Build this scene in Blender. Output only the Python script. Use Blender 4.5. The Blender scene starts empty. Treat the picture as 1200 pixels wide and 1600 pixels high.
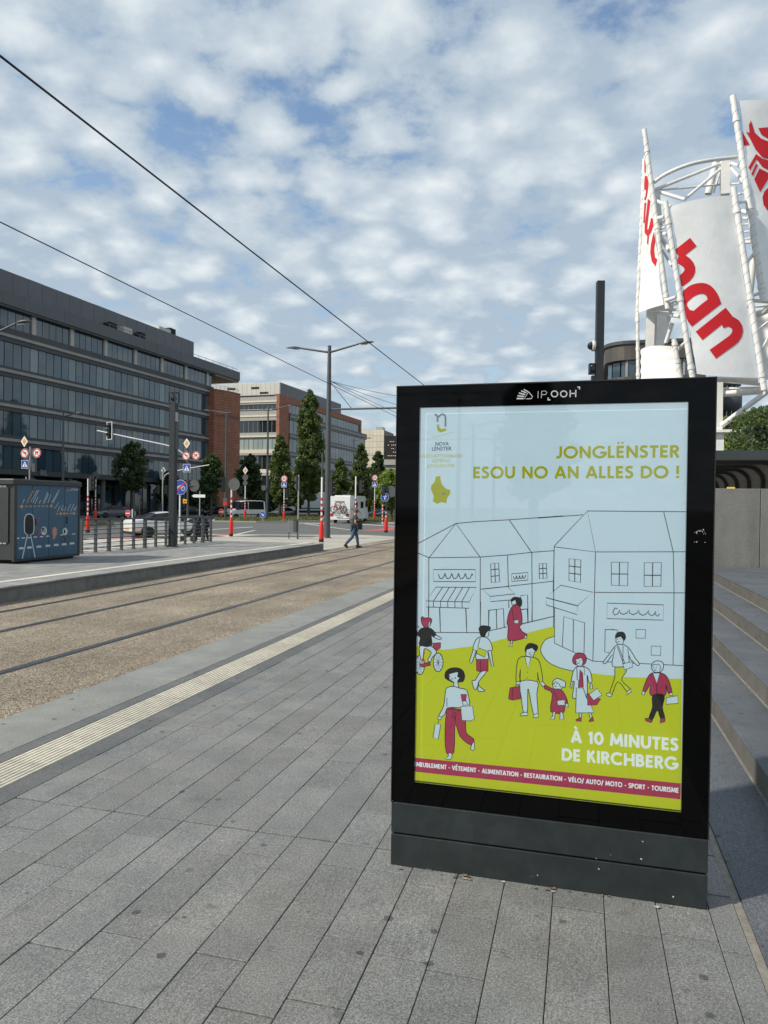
import bpy, bmesh, math, random
from mathutils import Vector, Matrix
from mathutils.geometry import tessellate_polygon
R_ = math.radians
random.seed(7)
scene = bpy.context.scene
COL = scene.collection

# ------------------------------------------------------------------ camera
CAM_F, CAM_H, CAM_YAW, CAM_PITCH, CAM_ROLL = 1149.0, 1.65, .26285, -.009256, .01376
_fwd = Vector((-math.sin(CAM_YAW)*math.cos(CAM_PITCH), math.cos(CAM_YAW)*math.cos(CAM_PITCH), math.sin(CAM_PITCH)))
_r = Vector((math.cos(CAM_YAW), math.sin(CAM_YAW), 0)); _u = _r.cross(_fwd)
_r2 = _r*math.cos(CAM_ROLL)+_u*math.sin(CAM_ROLL); _u2 = -_r*math.sin(CAM_ROLL)+_u*math.cos(CAM_ROLL)
CAM_C = Vector((0, 0, CAM_H))
cam_data = bpy.data.cameras.new('camera'); cam = bpy.data.objects.new('camera', cam_data); COL.objects.link(cam)
cam.matrix_world = Matrix(((_r2.x, _u2.x, -_fwd.x, 0), (_r2.y, _u2.y, -_fwd.y, 0), (_r2.z, _u2.z, -_fwd.z, CAM_H), (0, 0, 0, 1)))
cam_data.sensor_fit = 'VERTICAL'; cam_data.sensor_height = 36; cam_data.lens = 36*CAM_F/1600
cam_data.clip_start = .05; cam_data.clip_end = 4000
scene.camera = cam
scene.render.resolution_x, scene.render.resolution_y = 768, 1024

# surveying helpers: sight lines of the photograph met with a known plane of the place
def _ray(px, py): return _r2*((px-600)/CAM_F)+_u2*((800-py)/CAM_F)+_fwd
def at_y(px, py, Y):
    d = _ray(px, py); return CAM_C+d*(Y/d.y)
def at_x(px, py, X):
    d = _ray(px, py); return CAM_C+d*(X/d.x)
def at_z(px, py, z=-.3):
    d = _ray(px, py); return CAM_C+d*((z-CAM_H)/d.z)

# ------------------------------------------------------------------ light
SUN_EL, SUN_FROM = R_(40), Vector((-.80, -.60))
world = bpy.data.worlds.new('World'); scene.world = world; world.use_nodes = True
wn, wl = world.node_tree.nodes, world.node_tree.links
for n in list(wn): wn.remove(n)
def W(t, **k):
    n = wn.new(t)
    for a, b in k.items(): setattr(n, a, b)
    return n
def Wm(op, a, b=None, c=None):
    n = wn.new('ShaderNodeMath'); n.operation = op
    for i, v in enumerate((a, b, c)):
        if v is None: continue
        if isinstance(v, (int, float)): n.inputs[i].default_value = v
        else: wl.new(v, n.inputs[i])
    return n.outputs[0]
sky = W('ShaderNodeTexSky', sky_type='NISHITA', sun_disc=False)
sky.sun_elevation = SUN_EL; sky.sun_rotation = math.atan2(SUN_FROM.x, SUN_FROM.y)
sky.air_density = 1.3; sky.dust_density = .35; sky.ozone_density = 3.0
tc = W('ShaderNodeTexCoord'); sep = W('ShaderNodeSeparateXYZ'); wl.new(tc.outputs['Generated'], sep.inputs[0])
zz = Wm('MAXIMUM', sep.outputs['Z'], 0.0); zd = Wm('ADD', zz, .24)
cmb = W('ShaderNodeCombineXYZ'); SKY_SEED = 33.3
wl.new(Wm('DIVIDE', sep.outputs['X'], zd), cmb.inputs[0]); wl.new(Wm('DIVIDE', sep.outputs['Y'], zd), cmb.inputs[1])
cmb.inputs[2].default_value = SKY_SEED
def Wnoise(scale, detail, rough, dist=0):
    n = W('ShaderNodeTexNoise'); n.inputs['Scale'].default_value = scale; n.inputs['Detail'].default_value = detail
    n.inputs['Roughness'].default_value = rough; n.inputs['Distortion'].default_value = dist
    wl.new(cmb.outputs[0], n.inputs['Vector']); return n.outputs['Fac']
big = Wnoise(.85, 2, .5); mid = Wnoise(5.2, 7, .52, .15); fine = Wnoise(18, 8, .64, .1)
vor = W('ShaderNodeTexVoronoi', feature='SMOOTH_F1'); vor.inputs['Scale'].default_value = 9.0; vor.inputs['Smoothness'].default_value = .75
warp = W('ShaderNodeVectorMath', operation='ADD'); wl.new(cmb.outputs[0], warp.inputs[0])
wnz = W('ShaderNodeTexNoise'); wnz.inputs['Scale'].default_value = 5; wnz.inputs['Detail'].default_value = 5; wl.new(cmb.outputs[0], wnz.inputs['Vector'])
wsc = W('ShaderNodeVectorMath', operation='SCALE'); wl.new(wnz.outputs['Color'], wsc.inputs[0]); wsc.inputs['Scale'].default_value = .22
wl.new(wsc.outputs[0], warp.inputs[1]); wl.new(warp.outputs[0], vor.inputs['Vector'])
puff = Wm('SUBTRACT', .55, vor.outputs['Distance'])
dens = Wm('ADD', Wm('MULTIPLY', big, .60), Wm('ADD', Wm('MULTIPLY', mid, .60), Wm('ADD', Wm('MULTIPLY', fine, .56), Wm('MULTIPLY', puff, .62))))
mr = W('ShaderNodeMapRange', interpolation_type='SMOOTHERSTEP'); wl.new(dens, mr.inputs[0])
mr.inputs[1].default_value = .57; mr.inputs[2].default_value = .90
cov = mr.outputs[0]
# thicker veil towards the horizon, where one looks along the cloud layer
veil = W('ShaderNodeMapRange'); wl.new(zz, veil.inputs[0]); veil.inputs[1].default_value = 0; veil.inputs[2].default_value = .45
veil.inputs[3].default_value = .84; veil.inputs[4].default_value = .04
cov2 = Wm('MAXIMUM', Wm('MULTIPLY', cov, .93), veil.outputs[0])
shade = W('ShaderNodeMapRange'); wl.new(Wm('ADD', Wm('MULTIPLY', mid, .45), Wm('ADD', Wm('MULTIPLY', fine, .25), Wm('MULTIPLY', puff, .55))), shade.inputs[0])
shade.inputs[1].default_value = .34; shade.inputs[2].default_value = .66
ccol = W('ShaderNodeMix', data_type='RGBA'); wl.new(shade.outputs[0], ccol.inputs['Factor'])
ccol.inputs['A'].default_value = (3.0, 3.65, 4.3, 1); ccol.inputs['B'].default_value = (5.6, 5.95, 6.05, 1)
mixc = W('ShaderNodeMix', data_type='RGBA'); wl.new(cov2, mixc.inputs['Factor'])
wl.new(sky.outputs[0], mixc.inputs['A']); wl.new(ccol.outputs['Result'], mixc.inputs['B'])
bg = W('ShaderNodeBackground'); bg.inputs['Strength'].default_value = .145; wl.new(mixc.outputs['Result'], bg.inputs['Color'])
wo = W('ShaderNodeOutputWorld'); wl.new(bg.outputs[0], wo.inputs['Surface'])

sun_d = bpy.data.lights.new('sun', 'SUN'); sun_d.energy = 4.3; sun_d.angle = R_(1.6); sun_d.color = (1, .93, .82)
sun = bpy.data.objects.new('sun', sun_d); COL.objects.link(sun)
_sd = Vector((SUN_FROM.x*math.cos(SUN_EL), SUN_FROM.y*math.cos(SUN_EL), math.sin(SUN_EL)))
sun.rotation_euler = _sd.to_track_quat('Z', 'Y').to_euler(); sun.location = (0, 0, 60)
scene.view_settings.view_transform = 'Standard'; scene.view_settings.look = 'None'
scene.view_settings.exposure = 0.06; scene.view_settings.gamma = 1
scene.cycles.max_bounces = 6; scene.cycles.transparent_max_bounces = 12
scene.cycles.use_denoising = True

# ------------------------------------------------------------------ materials
MATS = {}
def mat(name, col, rough=.6, metal=0., var=.12, scale=2., bump=0., bscale=60., spec=.5, emit=0., rnd=0., coat=0.):
    """plain procedural material: base colour broken up by noise, optional relief and per-object tint"""
    if name in MATS: return MATS[name]
    m = bpy.data.materials.new(name); m.use_nodes = True; nt = m.node_tree; N, L = nt.nodes, nt.links
    b = N['Principled BSDF']; b.inputs['Roughness'].default_value = rough; b.inputs['Metallic'].default_value = metal
    b.inputs['Specular IOR Level'].default_value = spec
    if coat: b.inputs['Coat Weight'].default_value = coat; b.inputs['Coat Roughness'].default_value = .05
    geo = N.new('ShaderNodeNewGeometry')
    nz = N.new('ShaderNodeTexNoise'); nz.inputs['Scale'].default_value = scale; nz.inputs['Detail'].default_value = 6; nz.inputs['Roughness'].default_value = .65
    L.new(geo.outputs['Position'], nz.inputs['Vector'])
    mr = N.new('ShaderNodeMapRange'); mr.inputs[1].default_value = .25; mr.inputs[2].default_value = .75
    mr.inputs[3].default_value = 1-var; mr.inputs[4].default_value = 1+var; L.new(nz.outputs['Fac'], mr.inputs[0])
    fac = mr.outputs[0]
    if rnd:
        oi = N.new('ShaderNodeObjectInfo'); m2 = N.new('ShaderNodeMapRange'); m2.inputs[3].default_value = 1-rnd; m2.inputs[4].default_value = 1+rnd
        L.new(oi.outputs['Random'], m2.inputs[0]); mm = N.new('ShaderNodeMath'); mm.operation = 'MULTIPLY'
        L.new(fac, mm.inputs[0]); L.new(m2.outputs[0], mm.inputs[1]); fac = mm.outputs[0]
    vm = N.new('ShaderNodeVectorMath'); vm.operation = 'SCALE'; vm.inputs[0].default_value = col[:3]; L.new(fac, vm.inputs['Scale'])
    L.new(vm.outputs[0], b.inputs['Base Color'])
    rr = N.new('ShaderNodeMapRange'); rr.inputs[3].default_value = max(.02, rough*.85); rr.inputs[4].default_value = min(1, rough*1.15)
    L.new(nz.outputs['Fac'], rr.inputs[0]); L.new(rr.outputs[0], b.inputs['Roughness'])
    if emit:
        L.new(vm.outputs[0], b.inputs['Emission Color']); b.inputs['Emission Strength'].default_value = emit
    if bump:
        n2 = N.new('ShaderNodeTexNoise'); n2.inputs['Scale'].default_value = bscale; n2.inputs['Detail'].default_value = 5; L.new(geo.outputs['Position'], n2.inputs['Vector'])
        bp = N.new('ShaderNodeBump'); bp.inputs['Strength'].default_value = bump; bp.inputs['Distance'].default_value = .01
        L.new(n2.outputs['Fac'], bp.inputs['Height']); L.new(bp.outputs[0], b.inputs['Normal'])
    MATS[name] = m; return m

class NT:
    """small node-graph writer for the special surfaces"""
    def __init__(s, name):
        s.m = bpy.data.materials.new(name); s.m.use_nodes = True; s.N, s.L = s.m.node_tree.nodes, s.m.node_tree.links
        s.b = s.N['Principled BSDF']; s.geo = s.N.new('ShaderNodeNewGeometry'); MATS[name] = s.m
    def n(s, t, **k):
        x = s.N.new(t)
        for a, b in k.items(): setattr(x, a, b)
        return x
    def put(s, sock, v):
        if hasattr(v, 'is_linked') or hasattr(v, 'links'): s.L.new(v, sock)
        else: sock.default_value = v
    def math(s, op, *a):
        x = s.n('ShaderNodeMath', operation=op)
        for i, v in enumerate(a): s.put(x.inputs[i], v)
        return x.outputs[0]
    def noise(s, scale, detail=4, rough=.6, vec=None, dist=0.):
        x = s.n('ShaderNodeTexNoise'); x.inputs['Scale'].default_value = scale; x.inputs['Detail'].default_value = detail
        x.inputs['Roughness'].default_value = rough; x.inputs['Distortion'].default_value = dist
        s.L.new(vec or s.geo.outputs['Position'], x.inputs['Vector']); return x.outputs['Fac']
    def vor(s, scale, out='Distance', feature='F1', vec=None, rand=1., dim='3D'):
        x = s.n('ShaderNodeTexVoronoi', feature=feature, voronoi_dimensions=dim); x.inputs['Scale'].default_value = scale; x.inputs['Randomness'].default_value = rand
        s.L.new(vec or s.geo.outputs['Position'], x.inputs['Vector']); return x.outputs[out]
    def ramp(s, v, a, b, lo=0., hi=1.):
        x = s.n('ShaderNodeMapRange', interpolation_type='SMOOTHSTEP'); s.put(x.inputs[0], v)
        for i, q in ((1, a), (2, b), (3, lo), (4, hi)): x.inputs[i].default_value = q
        return x.outputs[0]
    def mix(s, f, a, b):
        x = s.n('ShaderNodeMix', data_type='RGBA'); s.put(x.inputs['Factor'], f)
        for k, v in (('A', a), ('B', b)):
            if isinstance(v, tuple): x.inputs[k].default_value = (*v[:3], 1)
            else: s.L.new(v, x.inputs[k])
        return x.outputs['Result']
    def scale(s, col, f):
        x = s.n('ShaderNodeVectorMath', operation='SCALE')
        if isinstance(col, tuple): x.inputs[0].default_value = col[:3]
        else: s.L.new(col, x.inputs[0])
        s.put(x.inputs['Scale'], f); return x.outputs[0]
    def stretch(s, v3):
        x = s.n('ShaderNodeVectorMath', operation='MULTIPLY'); s.L.new(s.geo.outputs['Position'], x.inputs[0]); x.inputs[1].default_value = v3; return x.outputs[0]
    def rnd(s): return s.n('ShaderNodeObjectInfo').outputs['Random']
    def bump(s, h, st=.3, d=.01):
        x = s.n('ShaderNodeBump'); x.inputs['Strength'].default_value = st; x.inputs['Distance'].default_value = d
        s.L.new(h, x.inputs['Height']); s.L.new(x.outputs[0], s.b.inputs['Normal'])
    def out(s, col, rough=.7, **k):
        s.put(s.b.inputs['Base Color'], col if not isinstance(col, tuple) else (*col, 1)); s.put(s.b.inputs['Roughness'], rough)
        for a, v in k.items(): s.put(s.b.inputs[a.replace('_', ' ')], v)
        return s.m

# ------------------------------------------------------------------ meshes
class MB:
    """collects shapes; build() links them as one mesh object"""
    def __init__(s): s.v, s.f, s.sm, s.mi = [], [], [], []; s.cur = 0
    def add(s, vs, fs, smooth=False):
        o = len(s.v); s.v += [tuple(v) for v in vs]
        for f in fs: s.f.append(tuple(i+o for i in f)); s.sm.append(smooth); s.mi.append(s.cur)
        return s
    def box(s, a, b):
        (x0, y0, z0), (x1, y1, z1) = a, b
        x0, x1 = min(x0, x1), max(x0, x1); y0, y1 = min(y0, y1), max(y0, y1); z0, z1 = min(z0, z1), max(z0, z1)
        return s.add([(x0, y0, z0), (x1, y0, z0), (x1, y1, z0), (x0, y1, z0), (x0, y0, z1), (x1, y0, z1), (x1, y1, z1), (x0, y1, z1)],
                     [(0, 3, 2, 1), (4, 5, 6, 7), (0, 1, 5, 4), (1, 2, 6, 5), (2, 3, 7, 6), (3, 0, 4, 7)])
    def bbox(s, a, b, r):
        """box with chamfered vertical and top edges"""
        (x0, y0, z0), (x1, y1, z1) = a, b
        ring = lambda i, z: [(x0+r+i, y0+i, z), (x1-r-i, y0+i, z), (x1-i, y0+r+i, z), (x1-i, y1-r-i, z), (x1-r-i, y1-i, z), (x0+r+i, y1-i, z), (x0+i, y1-r-i, z), (x0+i, y0+r+i, z)]
        vs = ring(0, z0)+ring(0, z1-r)+ring(r*.8, z1); fs = [tuple(range(7, -1, -1)), tuple(range(16, 24))]
        for k in (0, 8):
            for i in range(8): fs.append((k+i, k+(i+1) % 8, k+8+(i+1) % 8, k+8+i))
        return s.add(vs, fs)
    def prism(s, poly, a, b, fn=None):
        """poly of 2D points extruded from a to b along the third axis; fn(u,v,w) places it"""
        fn = fn or (lambda u, v, w: (u, v, w)); n = len(poly)
        vs = [fn(u, v, a) for u, v in poly]+[fn(u, v, b) for u, v in poly]
        tris = tessellate_polygon([[Vector((u, v, 0)) for u, v in poly]])
        fs = [tuple(t) for t in tris]+[tuple(i+n for i in reversed(t)) for t in tris]
        for i in range(n): j = (i+1) % n; fs.append((i, j, j+n, i+n))
        return s.add(vs, fs)
    def tube(s, pts, r, seg=10, caps=True, smooth=True):
        pts = [Vector(p) for p in pts]; rs = r if isinstance(r, (list, tuple)) else [r]*len(pts)
        rings = []; prev = None
        for i, p in enumerate(pts):
            d = (pts[min(i+1, len(pts)-1)]-pts[max(i-1, 0)]).normalized()
            if prev is None: a = d.orthogonal().normalized() if abs(d.z) < .95 else Vector((1, 0, 0)).cross(d).normalized()
            else: a = (prev-d*prev.dot(d)).normalized()
            prev = a; b = d.cross(a)
            rings.append([p+(a*math.cos(2*math.pi*k/seg)+b*math.sin(2*math.pi*k/seg))*rs[i] for k in range(seg)])
        vs = [v for q in rings for v in q]; fs = []
        for i in range(len(pts)-1):
            for k in range(seg): k2 = (k+1) % seg; fs.append((i*seg+k, i*seg+k2, (i+1)*seg+k2, (i+1)*seg+k))
        s.add(vs, fs, smooth)
        if caps: s.add(rings[0], [tuple(range(seg-1, -1, -1))]); s.add(rings[-1], [tuple(range(seg))])
        return s
    def bar(s, a, b, w, h, up=(0, 0, 1)):
        """rectangular bar from a to b"""
        a, b = Vector(a), Vector(b); d = (b-a).normalized(); u = Vector(up)
        if abs(d.dot(u)) > .97: u = Vector((0, 1, 0))
        sx = d.cross(u).normalized()*w/2; sy = sx.cross(d).normalized()*h/2
        vs = [p+i*sx+j*sy for p in (a, b) for i, j in ((-1, -1), (1, -1), (1, 1), (-1, 1))]
        return s.add(vs, [(3, 2, 1, 0), (4, 5, 6, 7), (0, 1, 5, 4), (1, 2, 6, 5), (2, 3, 7, 6), (3, 0, 4, 7)])
    def lathe(s, prof, c=(0, 0, 0), seg=16, smooth=True, axis='z'):
        vs, fs = [], []
        for r, z in prof:
            for k in range(seg):
                t = 2*math.pi*k/seg; p = (r*math.cos(t), r*math.sin(t), z)
                if axis == 'y': p = (p[0], p[2], -p[1])
                if axis == 'x': p = (p[2], p[0], p[1])
                vs.append((p[0]+c[0], p[1]+c[1], p[2]+c[2]))
        for i in range(len(prof)-1):
            for k in range(seg): k2 = (k+1) % seg; fs.append((i*seg+k, i*seg+k2, (i+1)*seg+k2, (i+1)*seg+k))
        s.add(vs, fs, smooth)
        s.add(vs[:seg], [tuple(range(seg-1, -1, -1))]); s.add(vs[-seg:], [tuple(range(seg))]); return s
    def poly(s, pts, fn):
        tris = tessellate_polygon([[Vector((u, v, 0)) for u, v in pts]])
        return s.add([fn(u, v) for u, v in pts], [tuple(t) for t in tris])
    def stroke(s, pts, w, fn, closed=False):
        """flat pen line of width w through 2D points"""
        P = [Vector(p) for p in pts]
        if closed: P = P+[P[0]]
        L, Rr = [], []
        for i, p in enumerate(P):
            d = (P[min(i+1, len(P)-1)]-P[max(i-1, 0)])
            if closed and i in (0, len(P)-1): d = P[1]-P[-2]
            if d.length < 1e-9: d = Vector((1, 0))
            d.normalize(); n = Vector((-d.y, d.x))*w/2; L.append(p+n); Rr.append(p-n)
        n = len(P)
        return s.add([fn(p.x, p.y) for p in L]+[fn(p.x, p.y) for p in Rr], [(i, i+1, n+i+1, n+i) for i in range(n-1)])
    def mesh(s, name):
        m = bpy.data.meshes.new(name); m.from_pydata(s.v, [], s.f)
        m.polygons.foreach_set('use_smooth', s.sm); m.polygons.foreach_set('material_index', s.mi); m.update(); return m
    def build(s, name, mats, parent=None, loc=None, rz=0., fix=True):
        m = s.mesh(name)
        if fix:
            bm = bmesh.new(); bm.from_mesh(m); bmesh.ops.recalc_face_normals(bm, faces=bm.faces); bm.to_mesh(m); bm.free()
        return obj(name, m, mats, parent, loc, rz)
def obj(name, mesh, mats, parent=None, loc=None, rz=0.):
    o = bpy.data.objects.new(name, mesh); COL.objects.link(o)
    if mesh is not None and not mesh.materials:
        for q in (mats if isinstance(mats, (list, tuple)) else [mats]): mesh.materials.append(MATS[q] if isinstance(q, str) else q)
    if parent is not None: o.parent = parent
    if loc is not None: o.location = loc
    if rz: o.rotation_euler.z = rz
    return o
def tag(o, label=None, cat=None, group=None, kind=None):
    for k, v in (('label', label), ('category', cat), ('group', group), ('kind', kind)):
        if v: o[k] = v
    return o
def thing(name, label, cat, loc=(0, 0, 0), rz=0., group=None):
    o = bpy.data.objects.new(name, None); COL.objects.link(o); o.location = loc; o.rotation_euler.z = rz; o.empty_display_size = .2
    return tag(o, label, cat, group)
def copy_tree(o, parent=None):
    c = o.copy(); COL.objects.link(c); c.parent = parent
    for ch in list(o.children): copy_tree(ch, c)
    return c
def struct(name, mb, mats, **k): return tag(mb.build(name, mats, **k), kind='structure')
def arc(cx, cy, r, a0, a1, n=12, ry=None):
    return [(cx+r*math.cos(R_(a0+(a1-a0)*i/n)), cy+(ry or r)*math.sin(R_(a0+(a1-a0)*i/n))) for i in range(n+1)]
def smooth(pts, closed=False, n=5):
    """Catmull-Rom through 2D/3D points"""
    P = [Vector(p) for p in pts]; out = []; N = len(P)
    rng = range(N if closed else N-1)
    for i in rng:
        p0, p1, p2, p3 = (P[(i-1) % N] if closed or i > 0 else P[0]), P[i], P[(i+1) % N], (P[(i+2) % N] if closed or i+2 < N else P[-1])
        for k in range(n):
            t = k/n; out.append(.5*((2*p1)+(p2-p0)*t+(2*p0-5*p1+4*p2-p3)*t*t+(3*p1-p0-3*p2+p3)*t**3))
    if not closed: out.append(P[-1])
    return [tuple(p) for p in out]
def text_mb(mb, s, size, fn, align='LEFT', bold=0., spacing=1., fit=None, res=3):
    """letters as flat faces; fn(u,v) places text units, fit=width in those units"""
    cu = bpy.data.curves.new('lettering', 'FONT'); cu.body = s; cu.size = size; cu.align_x = align; cu.space_character = spacing
    cu.resolution_u = res; cu.fill_mode = 'FRONT'
    o = bpy.data.objects.new('lettering', cu); COL.objects.link(o)
    dg = bpy.context.evaluated_depsgraph_get(); m = bpy.data.meshes.new_from_object(o.evaluated_get(dg))
    vs = [(v.co.x, v.co.y) for v in m.vertices]; fs = [tuple(p.vertices) for p in m.polygons]
    bpy.data.objects.remove(o); bpy.data.curves.remove(cu); bpy.data.meshes.remove(m)
    k = 1.
    if fit and vs:
        w = max(v[0] for v in vs)-min(v[0] for v in vs); k = fit/w if w else 1
    for i in range(1 if not bold else 9):         # heavier weight: the letter laid again around itself
        b = bold*size if i else 0; dx, dy = b*math.cos(i*math.pi/4), b*math.sin(i*math.pi/4)
        mb.add([(lambda p: (p[0], p[1]-.00003*i, p[2]))(fn(x*k+dx, y+dy)) for x, y in vs], fs)
    return mb
# ------------------------------------------------------------------ surface materials
def paver_material(name, base, tint, rnd=.10, warm=.0):
    t = NT(name)
    r = t.rnd()
    spk = t.noise(150, 3, .8); spk2 = t.noise(75, 3, .6); cloud = t.noise(3.1, 6, .65); blot = t.noise(9, 5, .7)
    brush = t.noise(150, 3, .6, t.stretch((1., .12, 1.)))
    f = t.ramp(spk, .3, .7, .56, 1.44); f = t.math('MULTIPLY', f, t.ramp(spk2, .3, .7, .86, 1.14))
    f = t.math('MULTIPLY', f, t.ramp(cloud, .3, .72, .86, 1.10)); f = t.math('MULTIPLY', f, t.math('ADD', 1., t.math('MULTIPLY', t.ramp(brush, .3, .7, -.13, .13), t.ramp(t.math('FRACT', t.math('MULTIPLY', r, 7.3)), .25, .8, .1, 1.))))
    f = t.math('MULTIPLY', f, t.ramp(r, 0, 1, 1-rnd, 1+rnd))
    f = t.math('MULTIPLY', f, t.math('MULTIPLY', t.ramp(blot, .57, .72, 1., .74), t.ramp(t.noise(2.3, 6, .75, None, 1.2), .56, .70, 1., .84)))
    # trodden-in chewing gum and drip spots
    flat = t.stretch((1., 1., 0.)); d = t.vor(4.2, vec=flat, dim='2D'); cid = t.n('ShaderNodeSeparateColor'); t.L.new(t.vor(4.2, 'Color', vec=flat, dim='2D'), cid.inputs[0])
    wob = t.math('ADD', d, t.math('MULTIPLY', t.math('SUBTRACT', t.noise(40, 3), .5), .06))
    rad = t.ramp(cid.outputs[0], .25, 1., -.03, .085)
    spot = t.ramp(t.math('SUBTRACT', rad, wob), -.012, .014)
    spot = t.math('MULTIPLY', spot, t.ramp(cid.outputs[1], .0, 1., .12, .60))
    f = t.math('MULTIPLY', f, t.math('SUBTRACT', 1., spot))
    col = t.scale(t.mix(t.ramp(t.noise(1.3, 3), .35, .65), base, tint), f)
    t.bump(t.math('ADD', t.math('MULTIPLY', spk, .6), brush), .28, .004)
    return t.out(col, t.ramp(cloud, .3, .7, .62, .82))
paver_material('granite_paver', (.170, .175, .169), (.190, .186, .174), .075)
paver_material('edge_stone', (.215, .218, .203), (.235, .235, .212), .07)
paver_material('dark_band', (.115, .118, .118), (.135, .135, .13), .06)
paver_material('step_tread', (.080, .090, .102), (.098, .106, .116), .07)
paver_material('far_paver', (.25, .25, .24), (.29, .285, .27), .08)
mat('joint_sand', (.085, .08, .068), .95, var=.35, scale=14)
mat('mortar', (.21, .195, .165), .95, var=.35, scale=25, bump=.5, bscale=120)
mat('tactile_cream', (.60, .55, .445), .75, var=.22, scale=11, rnd=.07, bump=.2, bscale=200)
mat('tactile_groove', (.15, .135, .105), .9, var=.25, scale=9)
mat('riser_stone', (.100, .096, .083), .85, var=.24, scale=7, rnd=.07, bump=.35, bscale=90)
mat('kerb_dark', (.20, .20, .185), .85, var=.25, scale=5, rnd=.1, bump=.3, bscale=70)
mat('asphalt', (.115, .115, .113), .9, var=.18, scale=1.4, bump=.4, bscale=160)
mat('pale_pavement', (.40, .375, .32), .88, var=.16, scale=1.1, bump=.2, bscale=90)
mat('road_white', (.50, .48, .43), .75, var=.14, scale=5)
mat('red_lane', (.40, .10, .085), .85, var=.15, scale=3)
mat('grass_soil', (.09, .085, .035), .95, var=.3, scale=2)
mat('grass_blade', (.125, .14, .045), .7, var=.4, scale=1.5)
mat('rail_steel', (.34, .36, .39), .26, .95, var=.15, scale=8)
mat('rail_rubber', (.035, .035, .035), .7, var=.2, scale=6)
t = NT('trackbed_pebble')
c1 = t.n('ShaderNodeSeparateColor'); t.L.new(t.vor(85, 'Color'), c1.inputs[0]); d1 = t.vor(85); d2 = t.vor(85, 'Distance', 'DISTANCE_TO_EDGE')
pal = t.mix(t.ramp(c1.outputs[0], 0, 1), (.15, .105, .062), (.58, .475, .335)); pal = t.mix(t.ramp(c1.outputs[1], .78, .9), pal, (.78, .72, .60)); pal = t.mix(t.ramp(c1.outputs[2], .82, .95), pal, (.11, .095, .08))
pal = t.mix(t.ramp(d2, .02, .10), (.13, .105, .075), pal)
stain = t.math('MULTIPLY', t.ramp(t.noise(.55, 5, .65), .35, .7, .74, 1.12), t.ramp(t.noise(2.2, 5, .7, t.stretch((1., .25, 1.))), .3, .7, .84, 1.08))
t.bump(t.ramp(d1, .0, .55, 1., 0.), .9, .012); t.out(t.scale(pal, stain), .85)
t = NT('far_paving_joints')
br = t.n('ShaderNodeTexBrick'); br.inputs['Scale'].default_value = 1.; br.inputs['Mortar Size'].default_value = .006; br.inputs['Brick Width'].default_value = .62; br.inputs['Row Height'].default_value = .21
sw = t.n('ShaderNodeSeparateXYZ'); t.L.new(t.geo.outputs['Position'], sw.inputs[0]); cw = t.n('ShaderNodeCombineXYZ'); t.L.new(sw.outputs['Y'], cw.inputs[0]); t.L.new(sw.outputs['X'], cw.inputs[1])
t.L.new(cw.outputs[0], br.inputs['Vector']); br.inputs['Color1'].default_value = (.225, .225, .215, 1); br.inputs['Color2'].default_value = (.275, .272, .255, 1); br.inputs['Mortar'].default_value = (.07, .07, .065, 1)
t.out(t.scale(br.outputs['Color'], t.math('MULTIPLY', t.ramp(t.noise(1.1, 6, .65), .3, .7, .8, 1.15), t.ramp(t.noise(40, 4, .7), .3, .7, .88, 1.1))), .8)

# ------------------------------------------------------------------ ground, road, tracks
ZG = -.30
def sheet(mb, pts, z): return mb.poly([(p[0], p[1]) for p in pts], lambda u, v: (u, v, z))
struct('ground', sheet(MB(), [(-1500, -900), (1500, -900), (1500, 2200), (-1500, 2200)], ZG-.012), 'asphalt')
struct('track_bed', sheet(MB(), [(-10.56, -60), (-4.15, -60), (-4.15, 420), (-10.56, 420)], ZG), 'trackbed_pebble')
for rx in (-4.86, -6.30, -8.29, -9.73):
    m = MB(); s = 1 if rx in (-4.86, -8.29) else -1
    for y0 in range(-60, 420, 60): m.box((rx-.035 if s > 0 else rx-.012, y0, ZG-.05), (rx+.012 if s > 0 else rx+.035, y0+60, ZG+.008)); m.box((rx+.027 if s > 0 else rx-.036, y0, ZG-.05), (rx+.036 if s > 0 else rx-.027, y0+60, ZG+.005))
    ra = struct('tram_rail', m, 'rail_steel')
    m = MB().box((rx-.075, -60, ZG-.05), (rx-.0352, 420, ZG+.004)).box((rx+.0352, -60, ZG-.05), (rx+.075, 420, ZG+.004))
    m.box((rx-.034, -60, ZG-.05), (rx+.034, 420, ZG-.012)).build('rail_bedding', 'rail_rubber', ra)
pv = struct('pavement', sheet(MB(), [(-24, 29.8), (-10.6, 29.8), (-10.6, 44), (-13.5, 46), (-19, 43), (-24, 41)], ZG-.004), 'pale_pavement')
sheet(MB(), [(-19.5, 38.6), (-15.4, 40.6), (-15.4, 43.2), (-19.2, 42.0)], ZG-.001).build('asphalt_patch', 'asphalt', pv)
struct('footpath', sheet(MB(), [(-30, 9), (-15.62, 9), (-15.62, 29.7), (-24, 29.7), (-30, 32)], ZG-.006), 'asphalt')
m = MB()
for i in range(11):
    y = 22.6+i*1.05; m.box((-27.5+.25*i, y, ZG-.012), (-18.2, y+.52, ZG+.001))
struct('zebra_crossing', m, 'road_white')
m = MB()
def gpoly(m, px, z): return sheet(m, [at_z(x, y, z) for x, y in px], z)
gpoly(m, [(560, 830.5), (617, 823), (640, 822), (640, 826.5), (617, 828.5)], ZG-.002)
gpoly(m, [(150, 842), (258, 838.2), (262, 839.6), (150, 844)], ZG-.002)
gpoly(m, [(322, 836.2), (362, 834), (362, 835.4), (322, 838)], ZG-.002)
struct('cycle_lane', m, 'red_lane')
m = MB()
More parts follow.
